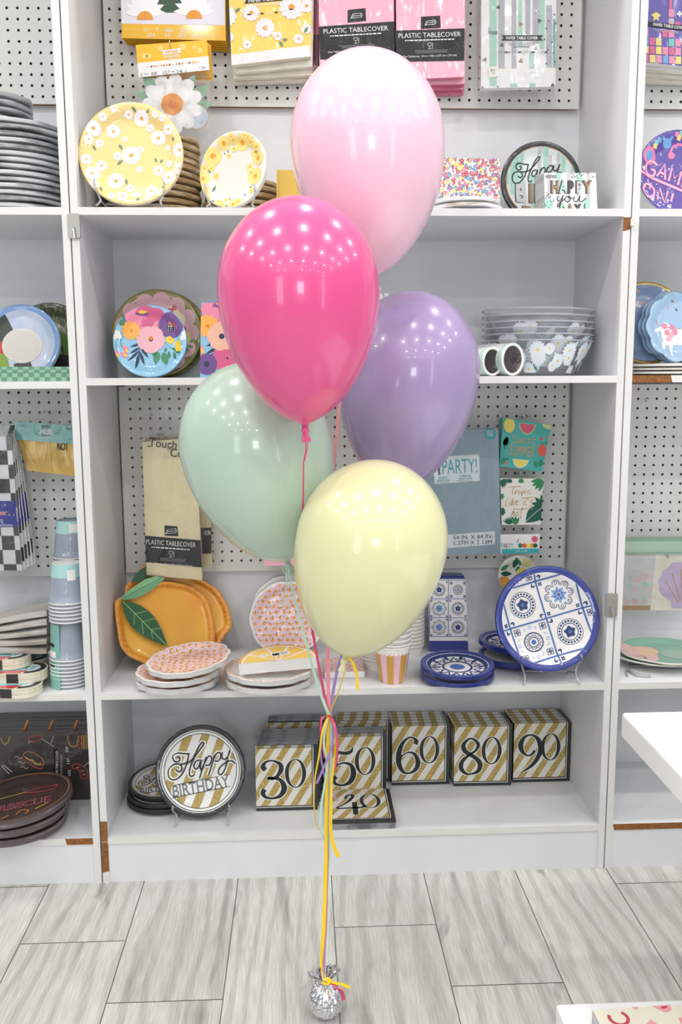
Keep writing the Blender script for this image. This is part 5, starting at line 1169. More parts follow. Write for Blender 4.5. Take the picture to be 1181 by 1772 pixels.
a += CS([(762, 312), (735, 315), (732, 335), (750, 348), (740, 375), (722, 372)], 1.3, 'gold_ink')+CS([(770, 340), (768, 372), (785, 360), (788, 342), (790, 374), (806, 350)], 1.3, 'gold_ink')+CS([(806, 352), (826, 348), (815, 340), (808, 360), (820, 376), (838, 366)], 1.3, 'gold_ink')+CS([(846, 356), (866, 350), (856, 342), (848, 362), (860, 378), (880, 366)], 1.3, 'gold_ink')+CS([(900, 330), (893, 370), (905, 400), (930, 395)], 1.3, 'gold_ink')+CS([(876, 348), (930, 350)], 1.0, 'gold_ink')
a += text('SUMMER', *CR((806, 442))[0], 19, 'gold_ink', 4, wd=43, rot=-.11)
q = CR((643, 165), (1057, 222), (975, 624), (615, 575)); qq = [(p[0]+o0[0], o0[1]-p[1]) for p in q]
pack('napkin_pack', 'teal Sweet Summer napkin pack with fruit, hanging tilted on the pegboard', 'napkins', qq, .255, .028, 'nap_teal', 'nap_teal', clip(a, q), o0)
wire_hook('wire peg hook holding the teal Sweet Summer napkins', 908, 724, .325, .24, 14, 3)
o0 = (904, 868); a = []
def spray(x, y, r0, r1, n, l, w_, k, ly=1):
    o = []
    for i in range(n): o += leaf(*CR((x, y))[0], l, w_, r0+(r1-r0)*i/(n-1), k, ly+i*.02)
    return o
a += spray(985, 690, 3.3, 4.4, 4, 22, 7, 'leaf_bright')+spray(700, 680, 4.2, 5.2, 3, 9, 5, 'leaf_dark')+spray(800, 680, 4.2, 5.2, 3, 9, 5, 'leaf_bright')+spray(622, 700, -1.2, .2, 6, 14, 4, 'leaf_dark')+spray(622, 830, -.8, .6, 3, 8, 3.5, 'leaf_bright')+spray(626, 960, -.9, .9, 4, 9, 5, 'leaf_dark')+spray(700, 1070, .7, 2.6, 7, 14, 3, 'leaf_dark')+spray(745, 1072, 1.0, 1.9, 3, 15, 6, 'leaf_bright')+spray(985, 920, 1.7, 2.8, 3, 22, 8, 'leaf_dark')
a += leaf(*CR((980, 920))[0], 40, 26, 3.9, 'leaf_dark', 1.3)+spray(950, 960, 2.7, 5.4, 12, 17, 5, 'leaf_dark', 1.5)+CS([(975, 925), (900, 990), (835, 1050)], .8, 'print_white', 3)
for st in ([(690, 752), (800, 745)], [(740, 750), (725, 800), (735, 812)], [(752, 790), (748, 812), (756, 785), (768, 782)], [(790, 785), (775, 792), (776, 810), (790, 806), (793, 790)], [(806, 790), (802, 830), (806, 795), (822, 785), (824, 802), (808, 808)], [(836, 786), (834, 805), (842, 806)], [(880, 780), (858, 785), (856, 802), (872, 808), (890, 800)],
           [(690, 840), (672, 880), (666, 915), (680, 905)], [(705, 875), (700, 900), (710, 905)], [(730, 845), (715, 895), (722, 905), (740, 870), (722, 885), (745, 905)], [(750, 885), (772, 875), (760, 868), (750, 890), (762, 905), (778, 895)], [(822, 870), (816, 900), (826, 905)], [(850, 845), (832, 895), (842, 905), (852, 900)], [(798, 848), (905, 838)], [(862, 850), (858, 860)], [(905, 862), (880, 868), (895, 888), (892, 910), (872, 912)],
           [(745, 930), (722, 985), (712, 1000)], [(720, 985), (738, 960), (742, 985), (730, 1010)], [(765, 965), (752, 980), (758, 1000), (775, 990), (768, 966)], [(812, 925), (795, 985), (800, 1020)], [(755, 940), (900, 937)]):
    a += CS(st, 1.15, 'gold_ink')
for x, y in ((704, 860), (836, 772), (822, 852)): a += disc(*CR((x, y))[0], .8, 'gold_ink', 4, n=7)
q = CR((622, 678), (992, 680), (965, 1072), (634, 1075)); qq = [(p[0]+o0[0], o0[1]-p[1]) for p in q]
mat('nap_cream', (240, 238, 228), .5, coat=.5, bump=(30, .4))
pack('napkin_pack', 'white napkin pack with green palm leaves and gold Tropic like it\'s hot script', 'napkins', qq, .255, .028, 'nap_cream', 'nap_cream', clip(a, q), o0)
wire_hook('wire peg hook above the palm leaf napkins', 901, 822, .325, .24, 14, 2)
def coaster(t, fn, org):
    mb = MB(); mb.M = Matrix.Translation(-org); o = (897, 995)
    mb2 = [];  c = at(*o, y=.262); R = 34*ppm(c)
    a = disc(0, 0, 34, 'nap_cream', 1, n=40)
    b = []
    for x, y, l, w_, r_ in ((-30, 8, 18, 7, .6), (-30, 2, 20, 9, 0), (-8, 12, 20, 9, 1.2), (6, 16, 18, 7, 2.2), (-4, 6, 12, 6, .9), (16, -4, 14, 8, 1.0)): b += leaf(x, y, l, w_, r_, 'leaf_bright' if w_ < 8 else 'leaf_dark', 2)
    b += disc(6, 4, 10, 'lemon', 2.5, ry=8, rot=.4)+disc(-24, -14, 11, 'orange_deep', 2.6, n=20)+disc(-24, -14, 9.5, 'daisy_orange', 2.8, n=20)+disc(16, 22, 9, 'melon_rind', 2.4)
    for i in range(8): b += stroke([(-24, -14), (-24+9*math.cos(i*.785), -14+9*math.sin(i*.785))], .5, 'lemon', 3)
    mb.polys(a+clip(b, circ(33.5, 30)), lambda x, y, ly: at(o[0]+x, o[1]-y, y=.262-ly*.0004))
    ed = circ(34, 40)
    for i in range(40):
        p, q_ = ed[i], ed[(i+1) % 40]; F_ = lambda z, yy: at(o[0]+z[0], o[1]-z[1], y=yy)
        mb.quad([F_(q_, .2616), F_(p, .2616), F_(p, .274), F_(q_, .274)], 'nap_cream')
    mb.fc([mb.av(at(o[0]+p[0], o[1]-p[1], y=.274)) for p in ed[::-1]], 'nap_cream'); mb.build('round_garland_card', t)
    m2 = MB(); m2.M = Matrix.Translation(-org)
    m2.grid(lambda a_, b_: at(864+a_*70, 1038-b_*80, y=.256+.004*noise.noise(Vector((a_*4, b_*4, 3)))), 16, 16, 'film'); m2.build('clear_film', t)
o0 = (901, 941)
a = poly(A(o0, (869, 950), (933, 949), (933, 957), (869, 958)), 'print_teal', 1)+text('PARTY!', -22, -3, 9, 'print_teal', 2, wd=22)+text('ART', -23, -3, 9, 'melon', 2.2, wd=10)+text('6 FT. / 1.8M', 2, -12.5, 3, 'print_white', 2, wd=18)+disc(25, 8, 5.5, 'melon', 2, n=16)
for x, k in ((0, 'leaf_bright'), (7, 'berry'), (14, 'lemon'), (21, 'daisy_orange'), (26, 'leaf_dark')): a += disc(x, -3, 4, k, 2, n=12)
pack('garland_pack', 'PARTY! header card with a round citrus card in a clear bag, lowest on the pegboard', 'packaged decoration', [(866, 925), (935, 924), (933, 957), (867, 958)], .255, .004, 'p_white', 'p_white', a, o0, extra=coaster, inset='header_card')
wire_hook('wire peg hook through the PARTY! citrus header card', 897, 938, .325, .243, 12, -6)
# left unit
mat('hdr_teal', (112, 184, 176), .45, coat=.6, bump=(20, .6)); mat('banner_gold', (214, 172, 70), .35, metal=.3, coat=.7, crough=.15, bump=(9, .8, (1, 1, .5))); mat('gold_ink2', (180, 140, 52), .5)
o0 = (75, 750); a = []
a += text('MILES', 5, 3, 9, 'print_white', 3, wd=22, bold=.05)+fine(5, -7, 26, 1.8, 'print_white', 3)
for i in range(3):
    for j in range(8):
        if (i+j) % 2: a += rect(-4+j*2, 9+i*2, -2+j*2, 11+i*2, 'tri_dark', 2)
a += text('PER HOUR', 5, -2.6, 3, 'tri_dark', 2, wd=14, bold=.03)+fine(47, 8, 14, 2, 'tri_dark', 2)+fine(-38, 8, 12, 1.4, 'print_white', 2)
def gold(t, fn, org):
    mb = MB(); mb.M = Matrix.Translation(-org)
    Q = [(31, 760), (134, 766), (136, 825), (47, 814)]
    def fb(a_, b_, dy=0):
        p = [(Q[0][i]*(1-a_)+Q[1][i]*a_)*(1-b_)+(Q[3][i]*(1-a_)+Q[2][i]*a_)*b_ for i in (0, 1)]
        return at(p[0], p[1], y=.247+dy+.005*noise.noise(Vector((p[0]*.03, p[1]*.02, 4))))
    mb.grid(lambda a_, b_: fb(a_, 1-b_), 20, 12, 'banner_gold'); mb.grid(lambda a_, b_: fb(1-a_, 1-b_, .004), 8, 6, 'banner_gold')
    mb.polys(text('NO1', 32, -22, 14, 'ink', 1, wd=17, bold=.02)+stroke([(-37, -12), (-22, -45), (-14, -54), (0, -50), (6, -12)], .6, 'gold_rim', 1, 4)+stroke([(-16, -12), (-10, -50)], .6, 'gold_rim', 1)+stroke([(9, -12), (12, -64)], .6, 'gold_rim', 1), lambda x, y, ly: at(75+x, 750-y, y=.2425-ly*.0004), 6)
    mb.build('gold_banner', t)
pack('banner_bag', 'teal MILES header card over a folded gold banner on the left pegboard', 'packaged decoration', [(24, 729), (131, 737), (133, 769), (29, 761)], .236, .006, 'hdr_teal', 'hdr_teal', a, o0, extra=gold, inset='header_card', film=[(24, 706), (131, 704), (136, 828), (46, 818)])
wire_hook('wire peg hook above the teal MILES header card', 75, 715, .325, .22, 8, 3)
mat('chk_dark', (62, 62, 60), .5, coat=.6, bump=(14, .7, (1, 1, .4))); mat('chk_white', (230, 231, 232), .5, coat=.6, bump=(14, .7, (1, 1, .4))); mat('label_blue', (30, 34, 150), .4, coat=.6)
for j in range(5)[::-1]:
    sk = j*9.5; o0 = (0, 870)
    q = [(-50, 757-j*3), (19+j*2.5, 755-j*5), (38+j*6.5-(j > 3)*2, 987-j*3), (-50, 988-j*2)]
    a = []
    for r_ in range(10):
        for c_ in range(5):
            v0 = 750+r_*24.5-j*6; x1 = 22+j*3+(v0-750)*.075*(1+j*.12)-c_*13+4
            if c_ == 0: x0, x1 = x1-10, x1+20
            else: x0, x1 = x1-10-(c_-1)*11-11+0, x1-10-(c_-1)*11
            if (r_+c_) % 2 == 0: a += poly(A(o0, (x0+(c_ > 0)*0, v0), (x1, v0), (x1+1.8, v0+24.5), (x0+1.8, v0+24.5)), 'chk_dark', 1+c_*.01)
    a = []
    for r_ in range(10):
        for c_ in range(6):
            v0 = 755+r_*24.6-j*5; xr = 19+j*2.5+(v0-755)*(.082+j*.017)
            wds = [9, 22, 22, 22, 22, 22]; x1 = xr-sum(wds[:c_]); x0 = x1-wds[c_]
            if (r_+c_) % 2 == 0: a += poly(A(o0, (x0, v0), (x1, v0), (x1+2, v0+24.6), (x0+2, v0+24.6)), 'chk_dark', 1)
    a += poly(A(o0, (-50, 867-j*3), (26+j*4.5, 867-j*4), (31+j*5, 912-j*3.5), (-50, 913-j*3)), 'label_blue', 2)
    if j == 0:
        rr = random.Random(3)
        for i in range(16): a += disc(rr.uniform(-30, 24), rr.uniform(-40, 0), 1.1, ['golf_red', 'lemon', 'cy_blue', 'print_white'][i % 4], 3, n=7)
        a += text('nex', 3, -17, 7, 'print_white', 3.2, wd=18, bold=.08, shear=.25)+text('nex', 3, -17, 7, 'golf_red', 3.5, wd=17, bold=.02, shear=.25)+fine(-4, -29, 20, 1, 'print_white', 3, n=3, gap=2.4)+fine(6, -38, 36, 1, 'print_white', 3, n=2, gap=2.2)
    pack('table_cover_pack', 'black and white checkered table cover, '+('front one' if j == 0 else ORD[j]+' behind the front one')+' on the left pegboard', 'table cover', q, .19+j*.017, .004, 'chk_white', 'chk_white', clip(a, A(o0, *q)), o0, wave=.004, seed=j+2, film=[(-50, 712), (22, 730), (39, 990), (-50, 990)] if j == 0 else None)
# right unit
mat('hdr_sage', (158, 182, 164), .45, coat=.6); mat('hdr_sage_dark', (134, 160, 142), .5); mat('photo_gray', (206, 206, 204), .5, coat=.6); mat('photo_tan', (176, 140, 100), .5); mat('card_cream', (232, 228, 212), .5, coat=.6); mat('shell', (204, 186, 216), .5); mat('shell_line', (206, 160, 104), .5); mat('blush_print', (222, 192, 186), .5)
def shell(t, fn, org):
    mb = MB(); mb.M = Matrix.Translation(-org); o = (1150, 1000)
    P = lambda x, y: (x-o[0], o[1]-y); F_ = lambda x, y, ly: at(o[0]+x, o[1]-y, y=.264-ly*.0004)
    a = poly([P(1078, 959), P(1136, 959), P(1126, 1056), P(1074, 1056)], 'photo_gray', 1)+poly([P(1074, 1048), P(1127, 1048), P(1126, 1056), P(1074, 1056)], 'photo_tan', 2)
    rr = random.Random(4)
    for i in range(18): a += disc(rr.uniform(-72, -28), rr.uniform(-46, 12), rr.uniform(2, 6), 'blush_print' if i % 3 else 'brush_mint', 2+i*.01, n=9)
    a += poly([P(1136, 959), P(1222, 959), P(1222, 1056), P(1126, 1056)], 'card_cream', 1.2)
    sh = [P(1163, 1053), P(1161, 1040), P(1146, 1030), P(1140, 1020), P(1142, 1014), P(1139, 1004), P(1146, 996), P(1148, 987), P(1158, 981), P(1163, 974), P(1174, 973), P(1190, 971), P(1206, 974), P(1218, 990), P(1222, 1053)]
    a += [(ccw(sh), 'shell', 2)]
    for x0, y0, x1, y1 in ((1152, 1006, 1174, 1044), (1163, 992, 1177, 1040), (1179, 985, 1181, 1040), (1196, 990, 1188, 1040)): a += poly([P(x0, y0), P(x0+1.4, y0-.4), P(x1+2, y1), P(x1, y1)], 'shell_line', 3)
    mb.polys(a, F_)
    mb.quad([F_(*P(1222, 959), -1), F_(*P(1078, 959), -1), F_(*P(1074, 1056), -1), F_(*P(1222, 1056), -1)], 'card_cream')
    mb.build('printed_insert', t)
o0 = (1150, 945)
a = poly(A(o0, (1080, 930.5), (1222, 929.5), (1222, 936), (1080, 937)), 'hdr_sage_dark', 1)+poly(A(o0, (1080, 956), (1222, 955), (1222, 957), (1080, 958)), 'hdr_sage_dark', 1)
pack('garland_pack', 'sage green header bag with a lilac shell card on the right pegboard', 'packaged decoration', [(1079, 930.5), (1222, 929.5), (1222, 959), (1079, 959)], .258, .008, 'hdr_sage', 'hdr_sage_dark', a, o0, extra=shell, inset='header_card', film=[(1078, 958), (1222, 958), (1222, 1058), (1073, 1058)])
wire_hook('dark wire peg hook through the sage green header bag', 1158, 966, .325, .235, 9, 22)
wire_hook('empty wire peg hook high on the right pegboard', 1120, 696, .325, .25, 5, 4)
# ---------------- third shelf (z = Z3), middle unit
mat('orange_rim', (240, 166, 60), .5, coat=.8, noisecol=(180, (222, 140, 40), .45, .6), bump=(30, .6)); mat('orange_face', (246, 184, 66), .45, coat=.9, crough=.07, noisecol=(5, (240, 158, 54), .42, .66), bump=(14, .9)); mat('orange_blush', (222, 124, 40), .5, coat=.8); mat('lf_light', (110, 166, 122), .5, coat=.5); mat('lf_lighter', (132, 186, 140), .5, coat=.5); mat('lf_dark', (38, 92, 58), .5, coat=.9, bump=(20, .6)); mat('lf_vein', (150, 190, 130), .5)
def fruit_plate(label, pts, Y0, lean, vb, art, cen, yk=.0006):
    P = catmull(pts, 5, True); n = len(P)
    u0 = min(p[0] for p in pts); Yv = lambda v, u: Y0+lean*(vb-v)+yk*(u-u0)
    org = at(cen[0], vb, y=Y0+.05); mb = MB(); mb.M = Matrix.Translation(-org)
    def lay(sc, dy): return [mb.av(at(cen[0]+(p[0]-cen[0])*sc, cen[1]+(p[1]-cen[1])*sc, y=Yv(cen[1]+(p[1]-cen[1])*sc, cen[0]+(p[0]-cen[0])*sc)+dy)) for p in P]
    L = [(1.0, .010), (1.0, .0), (.985, -.002), (.94, -.002), (.90, .002), (.86, .009), (.80, .011), (.5, .011)]
    R_ = [lay(*l) for l in L]
    flip = area([(p[0], -p[1]) for p in P]) > 0
    for j in range(len(L)-1):
        for i in range(n):
            q = (R_[j][i], R_[j][(i+1) % n], R_[j+1][(i+1) % n], R_[j+1][i])
            mb.fc(q if flip else q[::-1], 'orange_rim' if j < 5 else 'orange_face', True)
    c = mb.av(at(cen[0], cen[1], y=Yv(cen[1], cen[0])+.011))
    for i in range(n):
        q = (R_[-1][i], R_[-1][(i+1) % n], c); mb.fc(q if flip else q[::-1], 'orange_face', True)
    back = lay(1.0, .016); 
    for i in range(n):
        q = (back[i], back[(i+1) % n], R_[0][(i+1) % n], R_[0][i]); mb.fc(q if flip else q[::-1], 'orange_rim')
    mb.fc(back[::-1] if flip else back, 'orange_rim')
    t = thing('fruit_plate', label, 'plate', org); mb.build('plate_body', t)
    for nm, a in art:
        m2 = MB(); m2.M = Matrix.Translation(-org)
        m2.polys(a, lambda x, y, ly: at(cen[0]+x, cen[1]-y, y=Yv(cen[1]-y, cen[0]+x)-.0028-ly*.0003), 12)
        m2.polys([(p[::-1], k, l) for p, k, l in a if l < 1.3], lambda x, y, ly: at(cen[0]+x, cen[1]-y, y=Yv(cen[1]-y, cen[0]+x)-.0016), 30)
        m2.build(nm, t)
    return t
cen = (285, 1075)
out = [(199, 1045), (204, 1036), (225, 1027), (250, 1013), (277, 1007), (302, 1008), (330, 1014), (354, 1031), (366, 1056), (372, 1090), (371, 1118), (362, 1138), (336, 1149), (300, 1155), (262, 1152), (238, 1143), (221, 1134), (208, 1117), (203, 1090), (200, 1068)]
q = lambda *p: [(x-cen[0], cen[1]-y) for x, y in p]
lv = leaf(*q((207, 1038))[0], 88, 20, .44, 'lf_light', 1)+poly(q((207, 1038), (228, 1018), (250, 1003), (270, 997), (286, 1000), (255, 1014), (230, 1026)), 'lf_lighter', 1.6)+stroke(q((210, 1037), (240, 1020), (280, 1000)), 1.0, 'lf_dark', 2.2)
dk = leaf(*q((211, 1039))[0], 113, 40, -.785, 'lf_dark', 1, None)
dk += stroke(q((213, 1041), (250, 1078), (290, 1118)), 1.4, 'lf_vein', 2)
for a_, b_ in (((233, 1063), (254, 1057)), ((246, 1076), (268, 1070)), ((261, 1090), (283, 1086)), ((233, 1063), (232, 1082)), ((246, 1076), (248, 1098)), ((261, 1090), (265, 1106))): dk += stroke(q(a_, b_), .9, 'lf_vein', 2)
YF = .105
fruit_plate('big orange fruit shaped plate with two green leaves, front one of two', out, YF, .00048, 1155, [('pale_leaf', lv), ('dark_leaf', dk)], cen)
cen = (310, 1055)
out2 = [(216, 1020), (222, 1008), (236, 1000), (244, 982), (262, 976), (290, 980), (320, 990), (352, 1004), (376, 1020), (390, 1040), (398, 1058), (401, 1084), (391, 1098), (384, 1108), (378, 1118), (350, 1140), (300, 1147), (250, 1130), (226, 1100), (215, 1060)]
q = lambda *p: [(x-cen[0], cen[1]-y) for x, y in p]
lv = leaf(*q((226, 1009))[0], 70, 18, .62, 'lf_dark', 1)
fruit_plate('orange fruit shaped plate leaning behind the front one, tip pointing down right', out2, .165, .0005, 1147, [('leaf', lv)], cen, .0004)
# pink clementine plates
paper('pl_clem', (240, 206, 212), coat=.9, bump=(34, .8)); mat('clem', (240, 168, 66), .5); mat('clem_leaf', (50, 92, 54), .5); mat('pl_peach', (244, 190, 150), .5)
def clem(R, st=.145):
    o = []; r = random.Random(9); i = 0; y = -R
    while y < R:
        x = -R+(i % 2)*R*st*.6
        while x < R:
            px_, py_ = x+r.uniform(-1, 1)*R*.025, y+r.uniform(-1, 1)*R*.025
            o += disc(px_, py_, R*.045, 'clem', 1, ry=R*.038, n=9)
            if r.random() < .6: o += leaf(px_, py_+R*.02, R*.06, R*.02, r.uniform(0, 3), 'clem_leaf', 2)
            if r.random() < .5: o += stroke([(px_+R*.08, py_), (px_+R*.1, py_+R*.035)], R*.012, 'clem_leaf', 1)
            x += R*st*1.25
        y += R*st; i += 1
    return o
def lying(label, u, v, zt, rpx, art, kf, kr, n, roll=0, tx=0, ty=0, name='plate_pack', cat='plate pack', group=None, zb=None, **kw):
    c = at(u, v, z=zt); R = rpx*ppm(c)
    mb = plate_mb(R, art(R) if callable(art) else art, kf, kr, n=n, **kw)
    o = mb.build(name); o.rotation_euler = (tx, ty, roll); o.location = (c.x, c.y, zt-mb.H if zb is None else zb)
    return tag(o, label, cat, group)
for i, (u, v, z, ty) in enumerate(((308, 1168, Z3+.024, 0), (309, 1155, Z3+.047, -.02), (328, 1137, Z3+.073, -.12))):
    lying('pink clementine print plate pack, %s of the three stacked before the orange fruit plates' % ('bottom', 'middle', 'top')[i], u, v, z, 73.5, clem if i > 0 else (), 'pl_clem', 'p_white', 4, roll=.3*i, ty=ty, rin=.93, scal=(.05, 12), pitch=.0028, depth=.11, zb=(Z3+.0006, Z3+.0235, Z3+.052)[i])
stand_plate('round pink clementine plate standing at the back behind the mint ribbon', 497, 1056, 66, .27, clem, 'pl_clem', 'p_white', rin=.93, tilt=16, n=4, scal=(.04, 10), rest=Z3)
stand_plate('white backed clementine plate just behind the standing pink one', 500, 1052, 67, .31, (), 'p_white', 'p_white', rin=.93, tilt=14, n=3, scal=(.04, 10), rest=Z3)
def peach(R): return [x for i in range(40) for x in (stroke([(R*.84*math.cos(i/40*6.283), R*.84*math.sin(i/40*6.283)), (R*.98*math.cos(i/40*6.283), R*.98*math.sin(i/40*6.283))], R*.05, 'pl_peach', 1))]+disc(0, 0, R*.16, 'clem', 1, ry=R*.14)+leaf(R*.02, R*.02, R*.14, R*.07, .6, 'clem_leaf', 2)
for i, (u, v, z) in enumerate(((466, 1168, Z3+.022), (467, 1153, Z3+.046))):
    lying('peach rimmed white plate pack, %s of two under the citrus slice pack' % ('lower', 'upper')[i], u, v, z, 78, peach, 'p_white', 'p_white', 4, rin=1.0, scal=(.04, 12), pitch=.0028, zb=(Z3+.0006, Z3+.0235)[i], artclip=False)
# citrus slice napkins in film
mat('slice_rim', (236, 170, 60), .5, coat=.9, bump=(30, .9)); mat('slice_flesh', (242, 200, 90), .5, coat=.8)
def slice_pack():
    zt = Z3+.082; c = at(484, 1139, z=zt); s = ppm(c); R = 70*s; mb = MB(); n = 30
    ol = [(R*math.cos(PI*i/n), R*1.0*math.sin(PI*i/n)) for i in range(n+1)]
    top = [mb.av((x, y, .026)) for x, y in ol]; bot = [mb.av((x*.99, y*.99, 0)) for x, y in ol]
    mb.fc(top, 'slice_rim')
    for i in range(n): mb.fc((bot[i], bot[i+1], top[i+1], top[i])[::1], 'slice_rim')
    mb.quad([(R*.99, 0, 0), (-R*.99, 0, 0), (-R, 0, .026), (R, 0, .026)][::-1] if 0 else [(-R*.99, 0, 0), (R*.99, 0, 0), (R, 0, .026), (-R, 0, .026)], 'p_white'); mb.fc(bot[::-1], 'p_white')
    a = [([(x*.93, y*.93) for x, y in ol], 'p_white', 1)]
    for i in range(5):
        a0, a1 = PI*(i+.06)/5, PI*(i+.94)/5
        a.append(([(0+.05*R*math.cos((a0+a1)/2), .05*R*math.sin((a0+a1)/2)+.01*R)]+[(R*.88*math.cos(a0+(a1-a0)*j/8), R*.88*math.sin(a0+(a1-a0)*j/8)) for j in range(9)], 'slice_flesh', 2))
    a += xf(rect(-.24, -.12, .24, .12, 'p_ivory', 3)+rect(-.2, -.08, -.02, .06, 'ink', 3.5)+fine(.1, .07, .2, .012, 'print_gray', 4, n=6, gap=.028), R, .15, R*.05, R*.42)+xf(rect(-.1, -.07, .1, .07, 'p_white', 3)+fine(0, .02, .14, .012, 'print_gray', 4, n=2, gap=.03), R, .1, -R*.35, R*.40)
    mb.polys(a, lambda x, y, ly: (x, y, .026+ly*.0003))
    # crossways seam flap
    o = mb.build('napkin_pack', loc=(c.x, c.y, zt-.026), rot=(.10, -.045, .08)); tag(o, 'half round citrus slice napkin pack in film on the peach rimmed plates', 'napkins')
    o.location.z = Z3+.0505
slice_pack()
# small pink napkin pack lying behind the ribbons
def flatbox(label, u0, u1, v, z, th, dep, ktop, kfront, art=(), rot=0, name='napkin_pack', cat='napkins', z0=None, artS=1):
    a, b = at(u0, v, z=z+th), at(u1, v, z=z+th); w_ = (b-a).length; c = (a+b)/2
    mb = MB(); mb.box(-w_/2, w_/2, 0, dep, 0, th, ktop, kfront)
    if art: mb.polys(art(w_, dep) if callable(art) else art, lambda x, y, ly: (x, y, th+ly*.0003))
    o = mb.build(name, loc=(c.x, c.y, z), rot=(0, 0, rot), bevel=.002); return tag(o, label, cat)
mat('clem_base', (240, 200, 198), .5, coat=.8, bump=(30, .8))
flatbox('pink clementine napkin pack lying flat below the yellow balloon knot', 562, 632, 1163, Z3+.0004, .016, .12, 'clem_base', 'p_white', lambda w_, d: clip(xf(clem(w_*.75, .2), 1, 0, 0, d/2), [(-w_/2+.004, .004), (w_/2-.004, .004), (w_/2-.004, d-.004), (-w_/2+.004, d-.004)]), .02)
# paper cups
mat('cup_white', (244, 240, 234), .5, coat=.6, bump=(20, .5)); mat('cup_gold', (206, 158, 62), .4, coat=.7); mat('cup_pink', (236, 190, 200), .5, coat=.7); mat('cup_blue', (150, 160, 174), .5, coat=.6, bump=(40, .8)); mat('cup_aqua', (168, 212, 208), .5, coat=.6)
def cup_mb(Rt, Rb, h, k, stripe=None, trim=None, rimk='cup_white'):
    mb = MB(); S = 40
    prof = [(0, .003), (Rb*.92, .003), (Rb, 0), (Rb, .001), (Rb+(Rt-Rb)*.75, h*.75), (Rb+(Rt-Rb)*.965, h*.965), (Rt+.0014, h-.003), (Rt+.002, h-.0015, rimk), (Rt+.0012, h, rimk), (Rt-.0012, h, rimk), (Rt-.0014, h*.93), (Rb*.95, .006), (0, .006)]
    mb.lathe(prof, S, k)
    if stripe:
        a = []; C_ = 2*PI*Rt
        for i in range(14):
            if i % 2 == 0: a += rect(C_*i/14, 0.0005, C_*(i+1)/14, h*.80, stripe, 1)
        sc = []
        for i in range(24): sc += disc(C_*(i+.5)/24, h*.80, C_/48, trim, 2, n=12)
        a += rect(0, h*.80, C_, h*.955, trim, 2)+clip(sc, [(0, h*.70), (C_, h*.70), (C_, h*.90), (0, h*.90)])
        def wr(x, y, ly):
            r = Rb+(Rt-Rb)*y/h+.00025*ly+.0002; ang = -x/Rt*-1+PI*.5; return (r*math.cos(ang), r*math.sin(ang), y)
        mb.polys(a, wr, .006)
    return mb
def cup_pack(label, u, v, zs, Rt, Rb, h, n, step, k, inv=False, stripe=None, trim=None, name='cup_pack', zoff=0, y=None, film=True, tilt=0):
    c = at(u, v, z=zs) if y is None else Vector((at(u, v, y=y).x, y, zs)); c.z = zs+zoff
    t = thing(name, label, 'paper cups', c); P = None
    for i in range(n):
        if i < 1 or (stripe and i == 1):
            mb = cup_mb(Rt, Rb, h, k if i == 0 or not stripe else 'cup_white', stripe if i == 0 else None, trim, 'cup_white'); o = mb.build('paper_cup', t); P = o
        else: o = P.copy(); COL.objects.link(o); o.parent = t
        z = i*step if not inv else (n-1-i)*step if 0 else i*step
        if inv: o.location = (0, 0, h+z); o.rotation_euler = (PI, 0, i)
        else: o.location = (0, 0, z)
    return t, c
yc = .018+.03
cup_pack('sleeve of pink and gold striped paper cups with scalloped white tops below the yellow balloon', 679, 1181, Z3, .0445, .0305, .098, 8, .0115, 'cup_pink', stripe='cup_gold', trim='cup_white', y=.052)
for i, (u, y, n) in enumerate(((656, .15, 9), (706, .255, 15))):
    mb = None; t, c = cup_pack('column of white rimmed paper cups, %s behind the striped pink and gold ones' % ('left', 'right')[i], u, 1150, Z3, .041, .034, .03, n, .0098, 'cup_white', y=y)
# blue tile ware
mat('tile_blue', (34, 52, 140), .4, coat=.9, crough=.1, bump=(30, .4)); mat('tile_line', (70, 104, 170), .5); mat('tile_navy', (36, 54, 110), .5); mat('tile_mid', (112, 150, 210), .5); paper('tile_white', (230, 227, 225), bump=(20, .3))
def tileA(s):
    o = ring(0, 0, .335*s, .35*s, 'tile_navy', 1, 30)+ring(0, 0, .215*s, .235*s, 'tile_navy', 1, 28)
    for i in range(22):
        a = i/22*2*PI; o += disc(.285*s*math.cos(a), .285*s*math.sin(a), .032*s, 'tile_navy', 1, n=6)
    for i in range(5):
        a = i/5*2*PI+.3; o += leaf(.03*s*math.cos(a), .03*s*math.sin(a), .14*s, .13*s, a, 'tile_navy', 1)
    o += disc(0, 0, .04*s, 'tile_line', 2, n=10)
    for i in range(4):
        a = PI/4+i*PI/2; x, y = .60*s*math.cos(a), .60*s*math.sin(a)
        for d in (-.5, .5): o += leaf(x-.08*s*math.cos(a), y-.08*s*math.sin(a), .12*s, .045*s, a+d+PI*0, 'tile_navy', 1)
    return o
